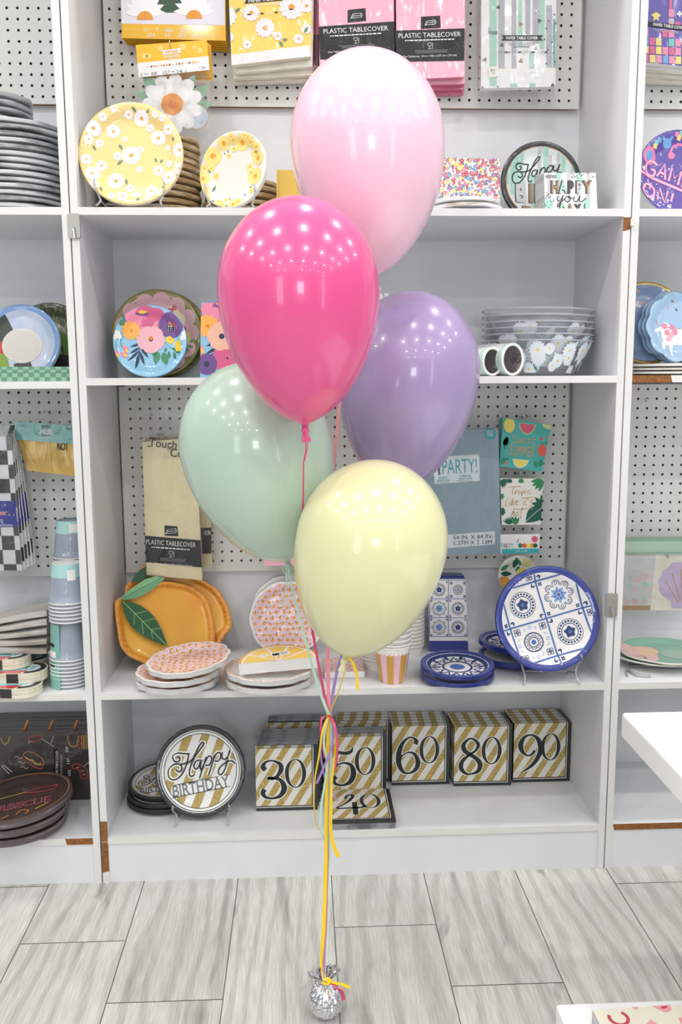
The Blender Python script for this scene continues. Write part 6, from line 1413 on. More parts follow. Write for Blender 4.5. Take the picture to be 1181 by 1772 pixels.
def tileB(s):
    o = []
    for i in range(8):
        a = i/8*2*PI; o += leaf(.02*s, 0, 0.001, 0.001, a, 'tile_mid', 1) if 0 else []
        o += leaf(.06*s*math.cos(a), .06*s*math.sin(a), .18*s, .07*s, a, 'tile_mid', 1)+leaf(.05*s*math.cos(a+.2), .05*s*math.sin(a+.2), .12*s, .04*s, a+.39, 'tile_line', 1.5)
        cx, cy = .30*s*math.cos(a), .30*s*math.sin(a)
        o += ring(cx, cy, .085*s, .105*s, 'tile_navy', 1, 14, a-2.2, a+2.2)+ring(cx+.02*s*math.cos(a), cy+.02*s*math.sin(a), .03*s, .045*s, 'tile_navy', 1, 10)
    o += disc(0, 0, .05*s, 'tile_line', 2, n=10)
    for i in range(4):
        a = PI/4+i*PI/2; x, y = .58*s*math.cos(a), .58*s*math.sin(a)
        for d in (0, 1.57, -1.57, 3.14): o += disc(x+.035*s*math.cos(a+d), y+.035*s*math.sin(a+d), .026*s, 'tile_navy', 1, n=7)
    return o
def tileC(s):
    o = ring(0, 0, .235*s, .265*s, 'tile_navy', 1, 30)+ring(0, 0, .115*s, .135*s, 'tile_navy', 1, 24)+disc(0, 0, .065*s, 'tile_line', 1, n=14)
    n = 14
    for i in range(n):
        a, b, c = i/n*2*PI, (i+.5)/n*2*PI, (i+1)/n*2*PI
        o += stroke([(.145*s*math.cos(a), .145*s*math.sin(a)), (.225*s*math.cos(b), .225*s*math.sin(b)), (.145*s*math.cos(c), .145*s*math.sin(c))], .016*s, 'tile_navy', 1)
    for i in range(4):
        a = PI/4+i*PI/2; x, y = .50*s*math.cos(a), .50*s*math.sin(a); e = .11*s
        o += stroke([(x+e*math.cos(a+d), y+e*math.sin(a+d)) for d in (0, 1.57, 3.14, 4.71, 0)], .022*s, 'tile_navy', 1)
        for d in (.78, 2.35, 3.9, 5.5): o += disc(x+.035*s*math.cos(a+d), y+.035*s*math.sin(a+d), .026*s, 'tile_navy', 1, n=6)
        b = i*PI/2
        o += ring(.40*s*math.cos(b), .40*s*math.sin(b), .035*s, .048*s, 'tile_mid', 1, 10)+ring(.36*s*math.cos(b+.3), .36*s*math.sin(b+.3), .05*s, .062*s, 'tile_mid', 1, 8, b, b+2)+ring(.36*s*math.cos(b-.3), .36*s*math.sin(b-.3), .05*s, .062*s, 'tile_mid', 1, 8, b-2, b)
    return o
def tiles(R, s, rot, ox=0, oy=0, lw=.042):
    o = []; G = [tileA, tileB, tileC]
    for i in range(-4, 5):
        for j in range(-4, 5):
            x, y = i*s+ox, j*s+oy
            if math.hypot(x, y) > R+s*.8: continue
            k = [[1, 0], [0, 2]][(j) % 2][(i) % 2]
            o += xf(G[k](s*.98), 1, 0, x, y)
    for i in range(-5, 6):
        t = (i-.5)*s; o += rect(-R*1.5, t+oy-s*lw/2, R*1.5, t+oy+s*lw/2, 'tile_line', 2.5)+rect(t+ox-s*lw/2, -R*1.5, t+ox+s*lw/2, R*1.5, 'tile_line', 2.6)
    return xf(o, 1, rot)
stand_plate('large blue and white patterned tile plate on a clear stand', 948, 1070, 91, .03, lambda R: tiles(R*.86, R*.73, .26, R*.365, R*.365), 'tile_white', 'tile_blue', rin=.875, tilt=15, n=4, ke='tile_blue', rest=Z3+.006, touch=False)
easel(950, 1075, 88, .04, Z3, 'clear plastic stand holding the large blue tile plate', .55)
o0 = (777, 1063); yT = .27; vb = vat(777, yT, Z3); s = 32.5
q = [(741.5, 1002), (806, 1002), (811, vb+.6), (744, vb-.4)]
a = rect(-45, -80, 45, -46, 'tile_blue', 1)
a += [x for i in range(2) for j in range(3) for x in xf([tileA, tileC, tileB, tileA, tileB, tileA][(i+j*2) % 6](s), 1, 0, -16.5+i*s, 43-j*s-.5)]
for j in range(4): a += rect(-40, 59.4-j*s-.5, 40, 60.2-j*s-.5, 'tile_line', 3)
for i in range(3): a += rect(-33.4+i*s, -38.5, -32.4+i*s, 60, 'tile_line', 3)
pack('napkin_pack', 'blue and white tile pattern napkin pack with a navy foot, behind the small blue plates', 'napkins', q, yT, .022, 'tile_white', 'tile_blue', clip(a, A(o0, *q)), o0)
for i in (1, 2): pack('napkin_pack', 'navy edged tile napkin pack, %s behind the front one' % ORD[i-1], 'napkins', [(743+i, 999-i*2.5), (806-i*2.5, 999-i*2.5), (811-i*2, vat(800, yT+.024*i, Z3)), (744, vat(744, yT+.024*i, Z3))], yT+.0235*i, .022, 'tile_blue', 'tile_blue', (), o0)
med = lambda R: xf(tileC(R*3.1), 1, 0)+ring(0, 0, R*.6, R*.62, 'tile_line', 1, 40)+[x for i in range(10) for x in leaf(R*.55*math.cos(i*.628), R*.55*math.sin(i*.628), R*.25, R*.1, i*.628, 'tile_navy', 1)]
for i, (u, v, z) in enumerate(((791, 1164, Z3+.017), (792, 1148, Z3+.040))):
    lying('small blue rimmed tile plate pack, %s of two in front of the tile napkins' % ('lower', 'upper')[i], u, v, z, 64, med if i else (), 'tile_white', 'tile_blue', 4, rin=.84, ke='tile_blue', pitch=.0022, tx=.05*i, zb=(Z3+.0006, Z3+.0225)[i], depth=.12)
for i in range(2):
    lying('small blue rimmed tile plate pack, %s of two behind the large tile plate' % ('lower', 'upper')[i], 890, (1133, 1108)[i], Z3+(.018, .046)[i], 61, med if i else (), 'tile_white', 'tile_blue', 4, rin=.84, ke='tile_blue', pitch=.0028, ty=.03*i, zb=(Z3+.0006, Z3+.026)[i], depth=.12)
# ---------------- bottom shelf (z = Z4), middle unit
def hb_gold(R):
    s = R/400; o = stripes(-330*s, -330*s, 330*s, 330*s, 1.2, 145*s, .5, 'gold_glitter', 1, off=36*s)
    o = clip(o, circ(345*s, 44))
    o += poly([(-300*s, -20*s), (-300*s, 60*s), (-160*s, 190*s), (60*s, 190*s), (150*s, 90*s), (330*s, 90*s), (340*s, -20*s), (290*s, -95*s), (-230*s, -195*s), (-300*s, -190*s)], 'print_white', 1.6) if 0 else []
    o += happy(10*s, 64*s, 590*s, 'ink', 14*s, 5, out=(12*s, 'print_white'), rot=.0)
    o += poly([(-262*s, -128*s), (262*s, -38*s), (262*s, -142*s), (-242*s, -228*s)], 'print_white', 2)
    o += text('BIRTHDAY', 4*s, -132*s, 100*s, 'ink', 3, wd=505*s, rot=.165, bold=.012)+text('BIRTHDAY', 4*s, -132*s, 92*s, 'print_gray', 4, wd=496*s, rot=.165, bold=-.012)
    o += stroke([(-262*s, -128*s), (262*s, -38*s)], 6*s, 'ink', 3)+stroke([(-250*s, -230*s), (262*s, -142*s)], 6*s, 'ink', 3)
    o += ring(0, 0, 345*s, 352*s, 'ink', 3, 60)+ring(0, 0, 325*s, 345*s, 'print_white', 2.5, 60)+ring(0, 0, 320*s, 326*s, 'ink', 3, 60)+ring(0, 0, 352*s, 362*s, 'print_white', 3, 60)
    return o
stand_plate('round Happy Birthday plate with gold glitter stripes on a clear stand', 347, 1334, 77.5, .1, hb_gold, 'p_white', 'p_black', rin=.9, tilt=18, n=5, ke='p_black', roll=0, rest=Z4+.006, touch=False)
easel(350, 1345, 74, .085, Z4, 'clear plastic stand holding the gold striped Happy Birthday plate', .62)
for i in range(3):
    lying('small black rimmed Happy Birthday plate pack, %s in the stack at the bottom left' % ('lowest', 'middle', 'top')[i], 282+i*1.5, (1374, 1362, 1348)[i], Z4+(.018, .035, .052)[i], 61, (lambda R: xf(hb_gold(R), 1, .0)) if i == 2 else (), 'p_white', 'p_black', 4, rin=.9, ke='p_black', pitch=.0024, zb=Z4+.0006+i*.0175, depth=.1, tx=.05*i, ty=-.02*i)
# number napkins
DIG = {
 '0': ([(.35*math.sin(a)+.38, .5+.5*math.cos(a), .35+1.0*abs(math.sin(a))**1.5) for a in [i/20*2*PI for i in range(20)]], True),
 '3': ([(.20, .76, 1.25), (.12, .84, 1.3), (.2, .96, .7), (.42, 1.0, .5), (.66, .9, 1.1), (.68, .74, 1.3), (.55, .58, .8), (.36, .53, .6), (.26, .54, .7), (.40, .53, .5), (.66, .48, 1.0), (.78, .27, 1.5), (.66, .07, 1.1), (.42, 0, .6), (.2, .03, .8), (.1, .14, 1.2), (.16, .24, 1.3)], False),
 '5': ([(.20, .24, 1.3), (.1, .16, 1.2), (.18, .04, .8), (.42, 0, .6), (.66, .1, 1.3), (.76, .32, 1.5), (.68, .54, 1.0), (.46, .61, .55), (.26, .57, .4), (.2, .52, .4), (.22, .7, .45), (.25, .92, .5), (.3, .9, .8), (.5, .87, 1.0), (.68, .92, .9), (.73, 1.03, .3)], False),
 '6': ([(.66, .82, 1.3), (.70, .9, 1.1), (.6, .99, .6), (.44, 1.0, .5), (.24, .85, 1.0), (.12, .58, 1.4), (.12, .28, 1.4), (.26, .05, .9), (.46, 0, .5), (.68, .1, 1.1), (.76, .3, 1.4), (.66, .52, .9), (.46, .59, .45), (.26, .52, .35), (.16, .4, .3)], False),
 '8': ([(.45, .53, 1.0), (.24, .66, 1.3), (.2, .84, 1.1), (.44, 1.0, .5), (.68, .85, 1.0), (.62, .67, .7), (.42, .55, .7), (.18, .38, 1.1), (.12, .18, 1.3), (.28, .02, .8), (.46, 0, .5), (.7, .08, 1.1), (.76, .28, 1.4), (.62, .44, 1.2), (.45, .53, 1.0)], False),
 '4': ([(.36, .80, .9), (.44, .97, .7), (.62, .98, .9), (.52, .74, .9), (.30, .5, .6), (.06, .30, .6), (.4, .30, .7), (.80, .31, .8), (.92, .36, .8), (.98, .44, .4)], False)}
DIG['9'] = ([(.86-x, 1-y, w_) for x, y, w_ in DIG['6'][0]], False)
DIG['9'] = ([(.78, .1, 0)]*0+[(.16, .60, .3), (.26, .46, .4), (.45, .42, .7), (.60, .52, .5)]*0+[(.60, .56, .8), (.52, .46, .7), (.36, .42, .5), (.18, .54, 1.1), (.12, .74, 1.5), (.24, .94, .9), (.46, 1.0, .5), (.68, .9, 1.1), (.80, .66, 1.5), (.74, .40, 1.3), (.52, .14, 1.0), (.20, -.04, .35)], False)
def digit(ch, x, y, h, ly=4, wk=.098, ow=.020, sx=.8):
    P_, cl = DIG[ch]; o = stroke([(x+a*h*sx, y+b*h, w_) for a, b, w_ in P_], h*wk, 'ink', ly, 5, cl, out=(h*ow, 'print_white'))
    if ch == '4': o += stroke([(x+.64*h*sx, y+.60*h), (x+.64*h*sx, y-.04*h)], h*.135, 'ink', ly, out=(h*ow, 'print_white'))
    return o
NW, NH = .155, .166
mat('nap_white', (224, 221, 215), .5)
def napkin_art(num, w_=NW, h=NH, th=.0195):
    bw = .014; o = rect(0, bw*.95, w_-bw, h, 'nap_white', 1)
    o += clip(stripes(0, 0, w_, h, 1.02, .0315, .5, 'gold_glitter', 1.5, off=.004), [(0, bw*.95), (w_-bw, bw*.95), (w_-bw, h), (0, h)])
    o += rect(0, bw*.62, w_-bw*.7, bw*.74, 'print_white', 2)+rect(w_-bw*.82, bw*.62, w_-bw*.7, h, 'print_white', 2)
    if num:
        o += digit(num[0], .009, .034, .100)
        o += digit(num[1], .0765, .062, .074, wk=.1, sx=.84)
    # the stripes go over the folded top
    t = rect(0, h+.0008, w_-bw, h+th-.0012, 'nap_white', 1)
    for i in range(5): t += rect(.004+i*.0345-.0006, h+.0008, .004+i*.0345+.0165, h+th-.0012, 'gold_glitter', 1.5)
    t = clip(t, [(0, h), (w_-bw, h), (w_-bw, h+th), (0, h+th)])+rect(w_-bw*.82, h, w_-bw*.7, h+th, 'print_white', 2)
    return o+t
def napkin_mesh(num, plain=False):
    mb = MB(); w_, h, th = NW, NH, .0195
    if plain == 'grey':
        mb.box(0, w_, 0, th, 0, h, 'p_black'); mb.box(.001, w_-.001, .0006, th-.004, h, h+.0012, 'nap_grey')
        for j in range(4): mb.box(.0005, w_-.0005, .001+j*.0045, .0038+j*.0045, h+.0006, h+.0022, 'nap_grey')
    else:
        mb.box(0, w_, 0, th, 0, h, 'p_black')
        mb.polys(napkin_art(num), lambda x, y, ly: (x, -.0002-ly*.00018, y) if y <= h+.0004 else (x, y-h, h+.0002+ly*.00018))
    return mb
mat('nap_grey', (150, 152, 154), .4, coat=.9, noisecol=(20, (96, 98, 102), .45, .6, (1, 1, 1)), bump=(30, .8))
def row(num, u0, y0, n, yaw=0, dy=.0205, first=True, sx=1.0, dx=.0004):
    v = vat(u0, y0, Z4); c = at(u0, v, y=y0); P = napkin_mesh(num).build('napkin_pack'); out = []
    for i in range(n):
        o = P if i == 0 else P.copy()
        if i: COL.objects.link(o)
        o.location = (c.x+dx*i, y0+dy*i, Z4+.0005); o.rotation_euler = (0, 0, yaw)
        tag(o, 'gold striped %s napkin pack, %s' % ({'3': 'thirty', '5': 'fifty', '6': 'sixty', '8': 'eighty', '9': 'ninety'}[num[0]], 'front one of its row' if i == 0 else ORD[i]+' from the front of its row'), 'napkins', 'number %s napkins' % num)
        out.append(o)
    return out
row('60', 678.6, .237, 5)
row('80', 785.5, .224, 5, -.015, dx=-.0008)
row('90', 888, .237, 5, .004, dx=-.001)
row('30', 444, .113, 1)
row('50', 566, .176, 1)
G = napkin_mesh('', 'grey').build('napkin_pack'); k = 0
for i, (u0, y0) in enumerate(((447, .1345), (450, .155), (452, .1755), (454, .196), (456, .2165), (563, .197), (566, .2175), (466, .288), (467, .3085))):
    c = at(u0, vat(u0, y0, Z4), y=y0); o = G if i == 0 else G.copy()
    if i: COL.objects.link(o)
    o.location = (c.x, y0, Z4+.0005)
    tag(o, ('napkin pack with grey open edge up, %s behind the thirty pack' % ORD[i]) if i < 5 else ('napkin pack with grey open edge up, %s behind the fifty pack' % ORD[i-5]) if i < 7 else ('napkin pack with grey open edge up, %s of two in the back row' % ('front', 'rear')[i-7]), 'napkins', 'grey edged napkin packs')
B = napkin_mesh('').build('napkin_pack')
for i, (u0, y0) in enumerate(((463, .262), (578, .262), (582, .2835), (583, .3045), (584, .3255))):
    c = at(u0, vat(u0, y0, Z4), y=y0); o = B if i == 0 else B.copy()
    if i: COL.objects.link(o)
    o.location = (c.x, y0, Z4+.0005); tag(o, 'gold striped napkin pack at the back, '+('behind the thirty row' if i == 0 else ORD[i-1]+' behind the fifty row'), 'napkins', 'rear gold striped napkin packs')
P = MB(); P.box(0, NW, 0, NH, 0, .022, 'nap_grey')
P.box(-.0006, NW+.0006, -.0006, NH, .0155, .0222, 'p_black')
P.polys(napkin_art('40'), lambda x, y, ly: (x, y if y <= NH else NH, .0224+ly*.00018) if y <= NH+.0003 else (x, NH+.0004+ly*.0001, .0222-(y-NH)*.3))
for j in range(3): P.box(0, NW, -.001, .001, .002+j*.0045, .0045+j*.0045, 'nap_grey')
c = at(576, 1428, z=Z4); c2 = at(684, 1428, z=Z4)
o = P.build('napkin_pack', loc=(c2.x-NW, .008, Z4+.0005)); tag(o, 'gold striped forty napkin pack lying flat in front of the fifty pack', 'napkins')
# ---------------- left unit, lower shelves
cup_pack('lower sleeve of blue paper cups with a teal label, rims down at the shelf front', 122.5, 1188, Z3, .0435, .032, .092, 9, .0088, 'cup_blue', inv=True, y=.062)
zc = Z3+8*.0088+.0925
cup_pack('upper sleeve of blue paper cups standing on the lower one', 121, 1100, Z3, .0435, .032, .092, 6, .0088, 'cup_blue', inv=True, y=.060, zoff=zc-Z3)
cup_pack('lower sleeve of blue paper cups at the back of the left shelf', 126, 1100, Z3, .0435, .032, .092, 12, .0088, 'cup_blue', inv=True, y=.20)
cup_pack('upper sleeve of blue paper cups at the back, its aqua base before the pegboard', 126, 1000, Z3, .0435, .032, .092, 12, .0088, 'cup_blue', inv=True, y=.20, zoff=11*.0088+.0925)
def band(label, u, y, zlo, zhi, r0, r1, k, a0, a1, art=None):
    c = at(u, 1000, y=y); mb = MB(); n = 20
    for i in range(n):
        a, b = a0+(a1-a0)*i/n, a0+(a1-a0)*(i+1)/n
        mb.quad([(r0*math.cos(a), r0*math.sin(a), zlo), (r0*math.cos(b), r0*math.sin(b), zlo), (r1*math.cos(b), r1*math.sin(b), zhi), (r1*math.cos(a), r1*math.sin(a), zhi)], k, True)
    if art: mb.polys(art, lambda x, y_, ly: ((r0+(r1-r0)*((y_)/(zhi-zlo))+.0004+.0002*ly)*math.cos(x), (r0+(r1-r0)*((y_)/(zhi-zlo))+.0004+.0002*ly)*math.sin(x), zlo+y_), .1)
    return mb, c
import bpy as _b
tops = [x for x in COL.objects if x.name.startswith('cup_pack')]
def find(s_): return next(x for x in COL.objects if x.get('label', '').startswith(s_))
mb, c = band('', 0, 0, .062+.0+5*.0088-.0, .0925+5*.0088, .0362, .0326, 'cup_aqua', 0, 2*PI)
mb.lathe([(.0326, .0925+5*.0088), (.026, .0930+5*.0088), (.0, .0925+5*.0088)], 24, 'cup_white'); mb.polys([([(-1.3, .0405), (-.75, .0405), (-.75, .0), (-1.3, .0)][::-1], 'p_white', 1)], lambda x, y_, ly: (.0366*math.cos(x), .0366*math.sin(x), .100+y_*.62), .1); mb.build('aqua_band', find('upper sleeve of blue paper cups standing'))
mb, c = band('', 0, 0, .062+11*.0088, .0925+11*.0088, .0362, .0326, 'cup_aqua', 0, 2*PI)
mb.polys([([(-1.4, 0), (-.8, 0), (-.8, .04), (-1.4, .04)], 'p_white', 1)], lambda x, y_, ly: (.0366*math.cos(x), .0366*math.sin(x), .162+y_*.55), .1); mb.build('aqua_band', find('upper sleeve of blue paper cups at the back'))
mat('lbl_teal', (120, 178, 164), .5, coat=.7, bump=(30, .8))
mb, c = band('', 0, 0, .004, 8*.0088+.088, .0466, .0380, 'lbl_teal', PI*1.08, PI*1.42, [x for x in [([(PI*1.12, .05), (PI*1.3, .05), (PI*1.3, .062), (PI*1.12, .062)], 'ink', 1), ([(PI*1.14, .1), (PI*1.3, .1), (PI*1.3, .108), (PI*1.14, .108)], 'ink', 1), ([(PI*1.13, .075), (PI*1.34, .075), (PI*1.34, .09), (PI*1.13, .09)], 'p_white', 1)]])
mb.build('teal_label', find('lower sleeve of blue paper cups with'))
# wavy grey packs and racing car shaped packs at the left edge
mat('grey_paper', (196, 190, 184), .5, coat=.8, noisecol=(8, (150, 140, 130), .45, .62, (1, 1, 8)), bump=(20, .9)); mat('bone', (232, 226, 206), .5, coat=.9, noisecol=(14, (214, 204, 176), .45, .6, (1, 1, 14)), bump=(50, .9)); mat('race_red', (206, 56, 56), .4, coat=.8); mat('race_aqua', (128, 200, 206), .4, coat=.8)
zz = Z3+.079
for i in range(5):
    c = at(-6, 1110, y=.16); th = .0125
    mb = MB()
    mb.grid(lambda a, b: (a*.19-.12, -.085+(.088*b), th+.003*math.sin(a*5+i)+i*.003*a), 12, 4, 'grey_paper')
    mb.grid(lambda a, b: (a*.19-.12, -.085, (th*b)+.003*math.sin(a*5+i)*(.4+.6*b)+i*.003*a), 12, 2, 'grey_paper')
    mb.grid(lambda a, b: (.07, -.085+.088*a, (th*b)+.003*math.sin(5+i)*(.4+.6*b)+i*.003), 2, 2, 'grey_paper')
    mb.grid(lambda a, b: (.07-a*.19, -.085+(.088*b), .003*math.sin((1-a)*5+i)*.4+i*.003*(1-a)), 12, 2, 'grey_paper')
    mb.grid(lambda a, b: (.07-.19*a, .003, (th*b)+.003*math.sin((1-a)*5+i)*(.4+.6*b)+i*.003*(1-a)), 12, 2, 'grey_paper')
    mb.grid(lambda a, b: (-.12, .003-.088*a, (th*b)+.003*math.sin(i)*(.4+.6*b)), 2, 2, 'grey_paper')
    tag(mb.build('napkin_pack', loc=(at(95, 1110, y=.12).x-.075, .15+i*.006, zz+i*.0165), rot=(0, -.02*i, 0)), 'wavy pale grey napkin pack, %s from the bottom, left of the blue cups' % ORD[i], 'napkins', 'wavy grey packs')
def car_pack(label, u_r, y0, z0, L=.2, Wd=.085, th=.021, rot=0, kk='bone', lblk='race_aqua'):
    mb = MB(); n = 10; r = Wd/2
    ol = [(-L, -r), (-r, -r)] + [(-r+r*math.sin(PI*i/n), -r*math.cos(PI*i/n)) for i in range(1, n)] + [(-r, r), (-L, r)]
    N_ = len(ol)
    for j in range(3):
        z, z2 = th*j/3, th*(j+1)/3; s_ = 1-.006*(j % 2)
        A_ = [mb.av((x*s_, y*s_, z)) for x, y in ol]; B_ = [mb.av((x, y, z2)) for x, y in ol]
        for i in range(N_): mb.fc((A_[i], A_[(i+1) % N_], B_[(i+1) % N_], B_[i]), 'p_black' if i == 0 and 0 else kk)
    mb.fc([mb.av((x, y, th)) for x, y in ol], 'p_white'); mb.fc([mb.av((x, y, 0)) for x, y in ol][::-1], kk)
    a = clip(poly([(-L, -r), (-r*1.2, -r), (-r*.6, r*.1), (-L, r*.5)], 'race_red', 1)+ring(-r, 0, r*.62, r*.94, 'ink', 1.5, 16, -PI/2, PI/2)+disc(-L*.55, -r*.2, r*.45, 'p_white', 1.6), [(x*.97, y*.97) for x, y in ol])
    a += poly([(-L*.62, -r*.75), (-r*.7, -r*.35), (-r*.5, r*.35), (-L*.55, r*.1)], lblk, 2)
    for i in range(6): a += disc(-L*.28+(i % 3)*.008, -r*.1+(i//3)*.009, .003, ['race_red', 'ink', 'lemon'][i % 3], 3, n=8)
    mb.polys(a, lambda x, y, ly: (x, y, th+ly*.0002))
    mb.box(-r*1.9, -r*1.25, -r-.0006, -r+.002, .001, th-.001, 'p_black')
    return tag(mb.build('plate_pack', loc=(at(u_r, 1150, y=y0).x, y0, z0), rot=(0, 0, rot)), label, 'plate pack')
car_pack('racing car shaped plate pack hanging over the shelf edge, lowest at the front left', 70, .010, Z3+.0006, th=.024, rot=-.12)
car_pack('racing car shaped plate pack with an aqua label, lying on the overhanging lowest one', 81, .045, Z3+.0255, th=.024, rot=-.06)
car_pack('racing car shaped plate pack tucked behind the aqua labelled one', 86, .135, Z3+.0006, th=.026, rot=.05)
car_pack('cream striped racing car plate pack, long side out, under the topmost one', 85, .135, Z3+.028, th=.022, rot=.02)
car_pack('racing car shaped plate pack on top, its rounded end below the grey packs', 54, .07, Z3+.051, th=.026, rot=.0)
car_pack('dark ended racing car plate pack at the back, directly under the grey packs', 84, .2, Z3+.0515, th=.026, rot=.08)
# barbecue table covers and plates
paper('bbq_black', (52, 48, 46), coat=.9, bump=(16, .8)); mat('neon_y', (220, 190, 60), .5); mat('neon_o', (220, 130, 60), .5); mat('neon_r', (206, 70, 80), .5); mat('neon_w', (180, 178, 174), .5)
o0 = (78, 1330); C2 = lambda *p: [(x/6.947-78, 1330-1220-y/6.947) for x, y in p]
N = lambda pts, k, w_=1.1, cl=False: stroke(C2(*pts), w_, k, 2, 4, cl)
a = N([(275, 600), (320, 565), (420, 580), (500, 640), (530, 700), (500, 725), (440, 700), (330, 650), (280, 610)], 'neon_o')+N([(270, 640), (330, 690), (400, 740), (480, 765), (520, 750)], 'neon_r')+N([(290, 620), (330, 640), (360, 660), (390, 660), (420, 700), (460, 715), (490, 700)], 'neon_y', 1.4)
for y in (630, 690, 750): a += N([(175+(y-630)*.6, y), (205+(y-630)*.6, y-12), (235+(y-630)*.6, y+14), (270+(y-630)*.6, y)], 'neon_w')
a += N([(815, 370), (820, 430), (850, 490), (900, 500), (930, 460), (940, 370)], 'neon_y')+N([(950, 370), (975, 400), (935, 430), (975, 460), (935, 490), (960, 530)], 'neon_r')
for x in (985, 1010, 1035, 1060): a += N([(x, 360), (x, 470), (x+4, 530)], 'neon_o' if x % 2 else 'neon_y', 1.4)
a += N([(870, 730), (900, 710), (960, 715), (1030, 760), (1055, 830), (1040, 880), (1000, 890), (970, 860), (960, 800), (920, 770), (880, 760)], 'neon_r', 1.2, True)
for x, y in ((935, 750), (990, 790), (1010, 835)): a += N([(x-18, y), (x+18, y+3)], 'neon_o', 1.6)
a += N([(345, 430), (360, 380), (500, 375), (480, 420), (430, 435), (350, 425)], 'neon_r')+N([(500, 405), (645, 495)], 'neon_w')+N([(610, 465), (645, 375)], 'neon_w')+N([(10, 400), (50, 470), (100, 440), (115, 380)], 'neon_y')+N([(20, 730), (110, 830)], 'neon_w', 1.6)+N([(40, 720), (145, 805)], 'neon_w', 1.6)+N([(350, 470), (350, 440), (390, 445)], 'neon_w')+N([(1010, 740), (1050, 700), (1085, 700)], 'neon_w')
a += poly(C2((640, 530), (695, 520), (710, 830), (655, 830)), 'near_black', 1)+text('PAPER TABLE COVER', *C2((683, 710))[0], 4, 'print_white', 3, wd=46, rot=PI/2, bold=.0)+text('NAPPE EN PAPIER', *C2((738, 730))[0], 4, 'neon_w', 3, wd=38, rot=PI/2)
for st, x, y in (('102', 833, 815), ('137', 820, 672), ('259', 805, 535)): a += text(st, *C2((x, y))[0], 5, 'print_white', 3, wd=10, rot=PI/2+.05)
yq = .2; q = [(-50, 1273), (155, 1271), (158, vat(158, yq, Z4)), (-50, vat(0, yq, Z4))]
q[1] = (at(155, 1271, y=yq).x > -.006 and (153, 1271)) or (155, 1271)
a = clip(a, A(o0, *q))
for i in range(7)[::-1]:
    yy = yq+i*.0204; u1 = 152.5-i*.9
    p = at(u1, 1271, y=yy)
    if p.x > -.021: u1 -= (p.x+.021)/ppm(p)
    w0 = vat(0, yq, Z4+.19); 
    pack('table_cover_pack', 'black barbecue print paper table cover, '+('front one of its row' if i == 0 else ORD[i]+' from the front of its row'), 'table cover',
         [(-50, vat(0, yy, Z4+.185)), (u1, vat(u1, yy, Z4+.186+.001*(i % 3))), (u1+3, vat(u1+3, yy, Z4)), (-50, vat(-50, yy, Z4))], yy, .0195, 'bbq_black', 'bbq_black', a if i == 0 else (stripes(-60, 60, 80, 84, 1.2, 40, .08, 'neon_o', 1)), o0)
mat('bbq_plate', (58, 40, 38), .4, coat=1, crough=.05, bump=(30, .9)); mat('wrap_plum', (96, 80, 82), .3, coat=1, noisecol=(9, (150, 136, 138), .5, .65, (1, 1, 12)), bump=(30, 1.0))
def bbq(R):
    s = R/90; o = []
    for ww, k, l in ((.10, 'neon_r', 3), (.05, 'flw_hot2', 3.4), (.01, 'bbq_plate', 3.8)):
        o += text('BARBECUE', -4*s, -16*s, 22*s, k, l, wd=118*s, bold=ww*.35)
    o += stroke([(8*s, 26*s), (20*s, 34*s), (52*s, 34*s), (62*s, 24*s), (40*s, 18*s), (8*s, 26*s)], 2*s, 'neon_r', 3, 4)+stroke([(-40*s, 22*s), (-10*s, 26*s), (8*s, 30*s)], 2*s, 'neon_y', 3)+stroke([(30*s, -44*s), (44*s, -34*s), (50*s, -30*s)], 2*s, 'neon_y', 3)+stroke([(0, -50*s), (8*s, -38*s), (20*s, -46*s), (14*s, -54*s)], 2*s, 'neon_o', 3, 3)+stroke([(-30*s, -60*s), (-12*s, -48*s)], 2*s, 'neon_o', 3)
    return o
for i in range(3):
    zt = Z4+(.026, .054, .085)[i]
    lying('dark barbecue plate pack, copper rim, %s of the three stacked at bottom left' % ('lowest', 'middle', 'top')[i], (26, 30, 34)[i], (1413, 1397, 1377)[i], zt, (86, 86, 90)[i], bbq if i == 2 else (), 'bbq_plate', 'bbq_plate', 5, rin=.955, ke='wrap_plum', pitch=.0032, lip=('copper', .03), zb=Z4+.0006+i*.0275, depth=.10, ty=-.05*i, roll=.1*i)
# ---------------- right unit, third shelf
paper('sea_teal', (140, 186, 166)); mat('sea_green', (166, 194, 176), .5); mat('sea_pink', (232, 190, 184), .5); mat('sea_peach', (236, 200, 170), .5)
def sea(R): 
    s = R/80; return disc(-60*s, -10*s, 44*s, 'sea_pink', 1, n=20)+disc(-30*s, 16*s, 26*s, 'sea_peach', 1.3, n=16)+disc(-62*s, 20*s, 26*s, 'sea_pink', 1.5)+disc(18*s, -6*s, 26*s, 'sea_green', 1.2)+stroke([(-60*s, -20*s), (-40*s, -10*s), (-44*s, -30*s)], 1.6*s, 'shell_line', 3, 4)+disc(-45*s, -24*s, 6*s, 'sea_green', 3)+[x for i in range(7) for x in stroke([(-20*s+i*6*s, -50*s), (-14*s+i*9*s, -30*s)], 1.2*s, 'sea_green', 2)]
for i in range(2):
    lying('green and pink sea themed plate lying flat, %s of two on the right shelf' % ('lower', 'upper')[i], (1132, 1150)[i], (1128, 1124)[i], Z3+(.026, .034)[i], (74, 80)[i], sea if i else (), 'sea_teal', 'p_ivory', 1, rin=.955, ke='p_ivory', scal=(.05, 7), zb=Z3+(.0142, .0215)[i], depth=.09, name='paper_plate', cat='plate')
lying('clear covered plate pack under the sea themed plates', 1150, 1133, Z3+.013, 60, (), 'p_ivory', 'p_ivory', 1, rin=.9, zb=Z3+.0006, depth=.1)
c = at(1112, 1160, z=Z3+.004); t = thing('plate_stand', 'empty clear plate stand lying flat at the front of the right shelf', 'plate stand', (c.x, c.y, Z3))
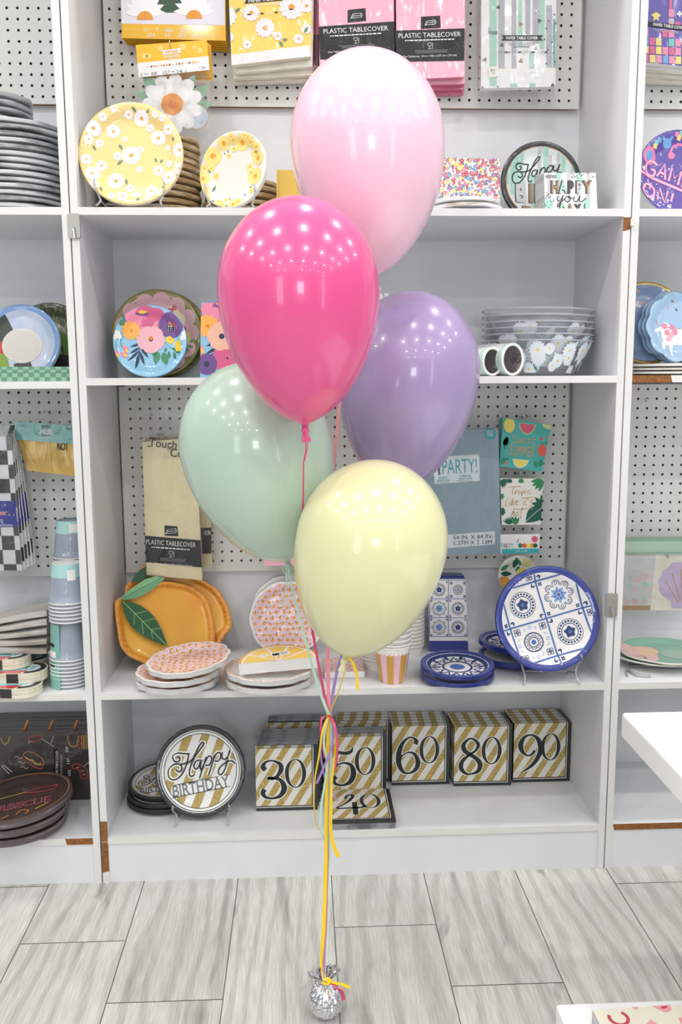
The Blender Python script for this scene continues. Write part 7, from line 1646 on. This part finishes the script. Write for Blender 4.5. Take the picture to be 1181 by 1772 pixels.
for dx, dy in ((0, 0), (.012, .014)):
    mb = MB(); mb.tube([(.09, .035+dy, .004+dy*.3), (.03, .032+dy, .005), (-.02, .03+dy, .004+dy*.3), (-.035, 0, .005), (-.025, -.025-dy, .004), (-.008, -.04, .003), (.004, -.043, .004)], .0032, 'acrylic', 8); mb.build('leg', t)
mb = MB(); mb.tube([(-.05, -.035, .003), (-.045, -.01, .004), (-.03, .02, .005)], .0026, 'acrylic', 8); mb.build('crossbar', t)
# ---------------- pack on the low display table
mat('wrapbook', (240, 234, 214), .4, coat=1, crough=.05, bump=(22, .8)); mat('red_ink', (200, 70, 84), .5); mat('pink_ink', (240, 164, 172), .5); mat('grey_side', (130, 128, 138), .4, coat=1, noisecol=(12, (180, 178, 186), .45, .6, (1, 1, 10)))
tz = .15; c = at(1026, 1748, z=tz+.028); L = .30
mb = MB(); mb.box(0, L, -.2, 0, 0, .028, 'wrapbook', 'grey_side'); mb.quad([(-.0004, -.2, 0), (-.0004, 0, 0), (-.0004, 0, .028), (-.0004, -.2, .028)][::-1], 'grey_side')
a = ring(.035, -.022, .012, .0175, 'red_ink', 1, 18, 2.6, 7.2)+poly([(.13, -.06), (L, -.055), (L, -.02), (.13, -.03)], 'pink_ink', 1)+[x for i in range(3) for x in stroke([(.135, -.034-i*.008), (L, -.026-i*.008)], .0012, 'red_ink', 2)]
a += poly([(.10, 0), (.13, 0), (.128, -.012), (.115, -.016)], 'pink_ink', 1)+leaf(.112, -.006, .014, .006, .2, 'red_ink', 2)+ring(.155, -.014, .006, .0085, 'red_ink', 1.5, 14)+poly([(.18, 0), (.215, 0), (.22, -.01)], 'pink_ink', 1)+poly([(.06, -.05), (.085, -.03), (.10, -.055), (.085, -.08)], 'pink_ink', 1)+poly([(.065, 0), (.078, 0), (.072, -.006)], 'pink_ink', 1)
mb.polys(a, lambda x, y, ly: (x, y, .0282+ly*.0003))
tag(mb.build('napkin_pack', loc=(c.x, c.y, tz+.0004), rot=(0, 0, .035), bevel=0), 'cream pack with red horseshoe print in shiny film on the low white table', 'napkins')
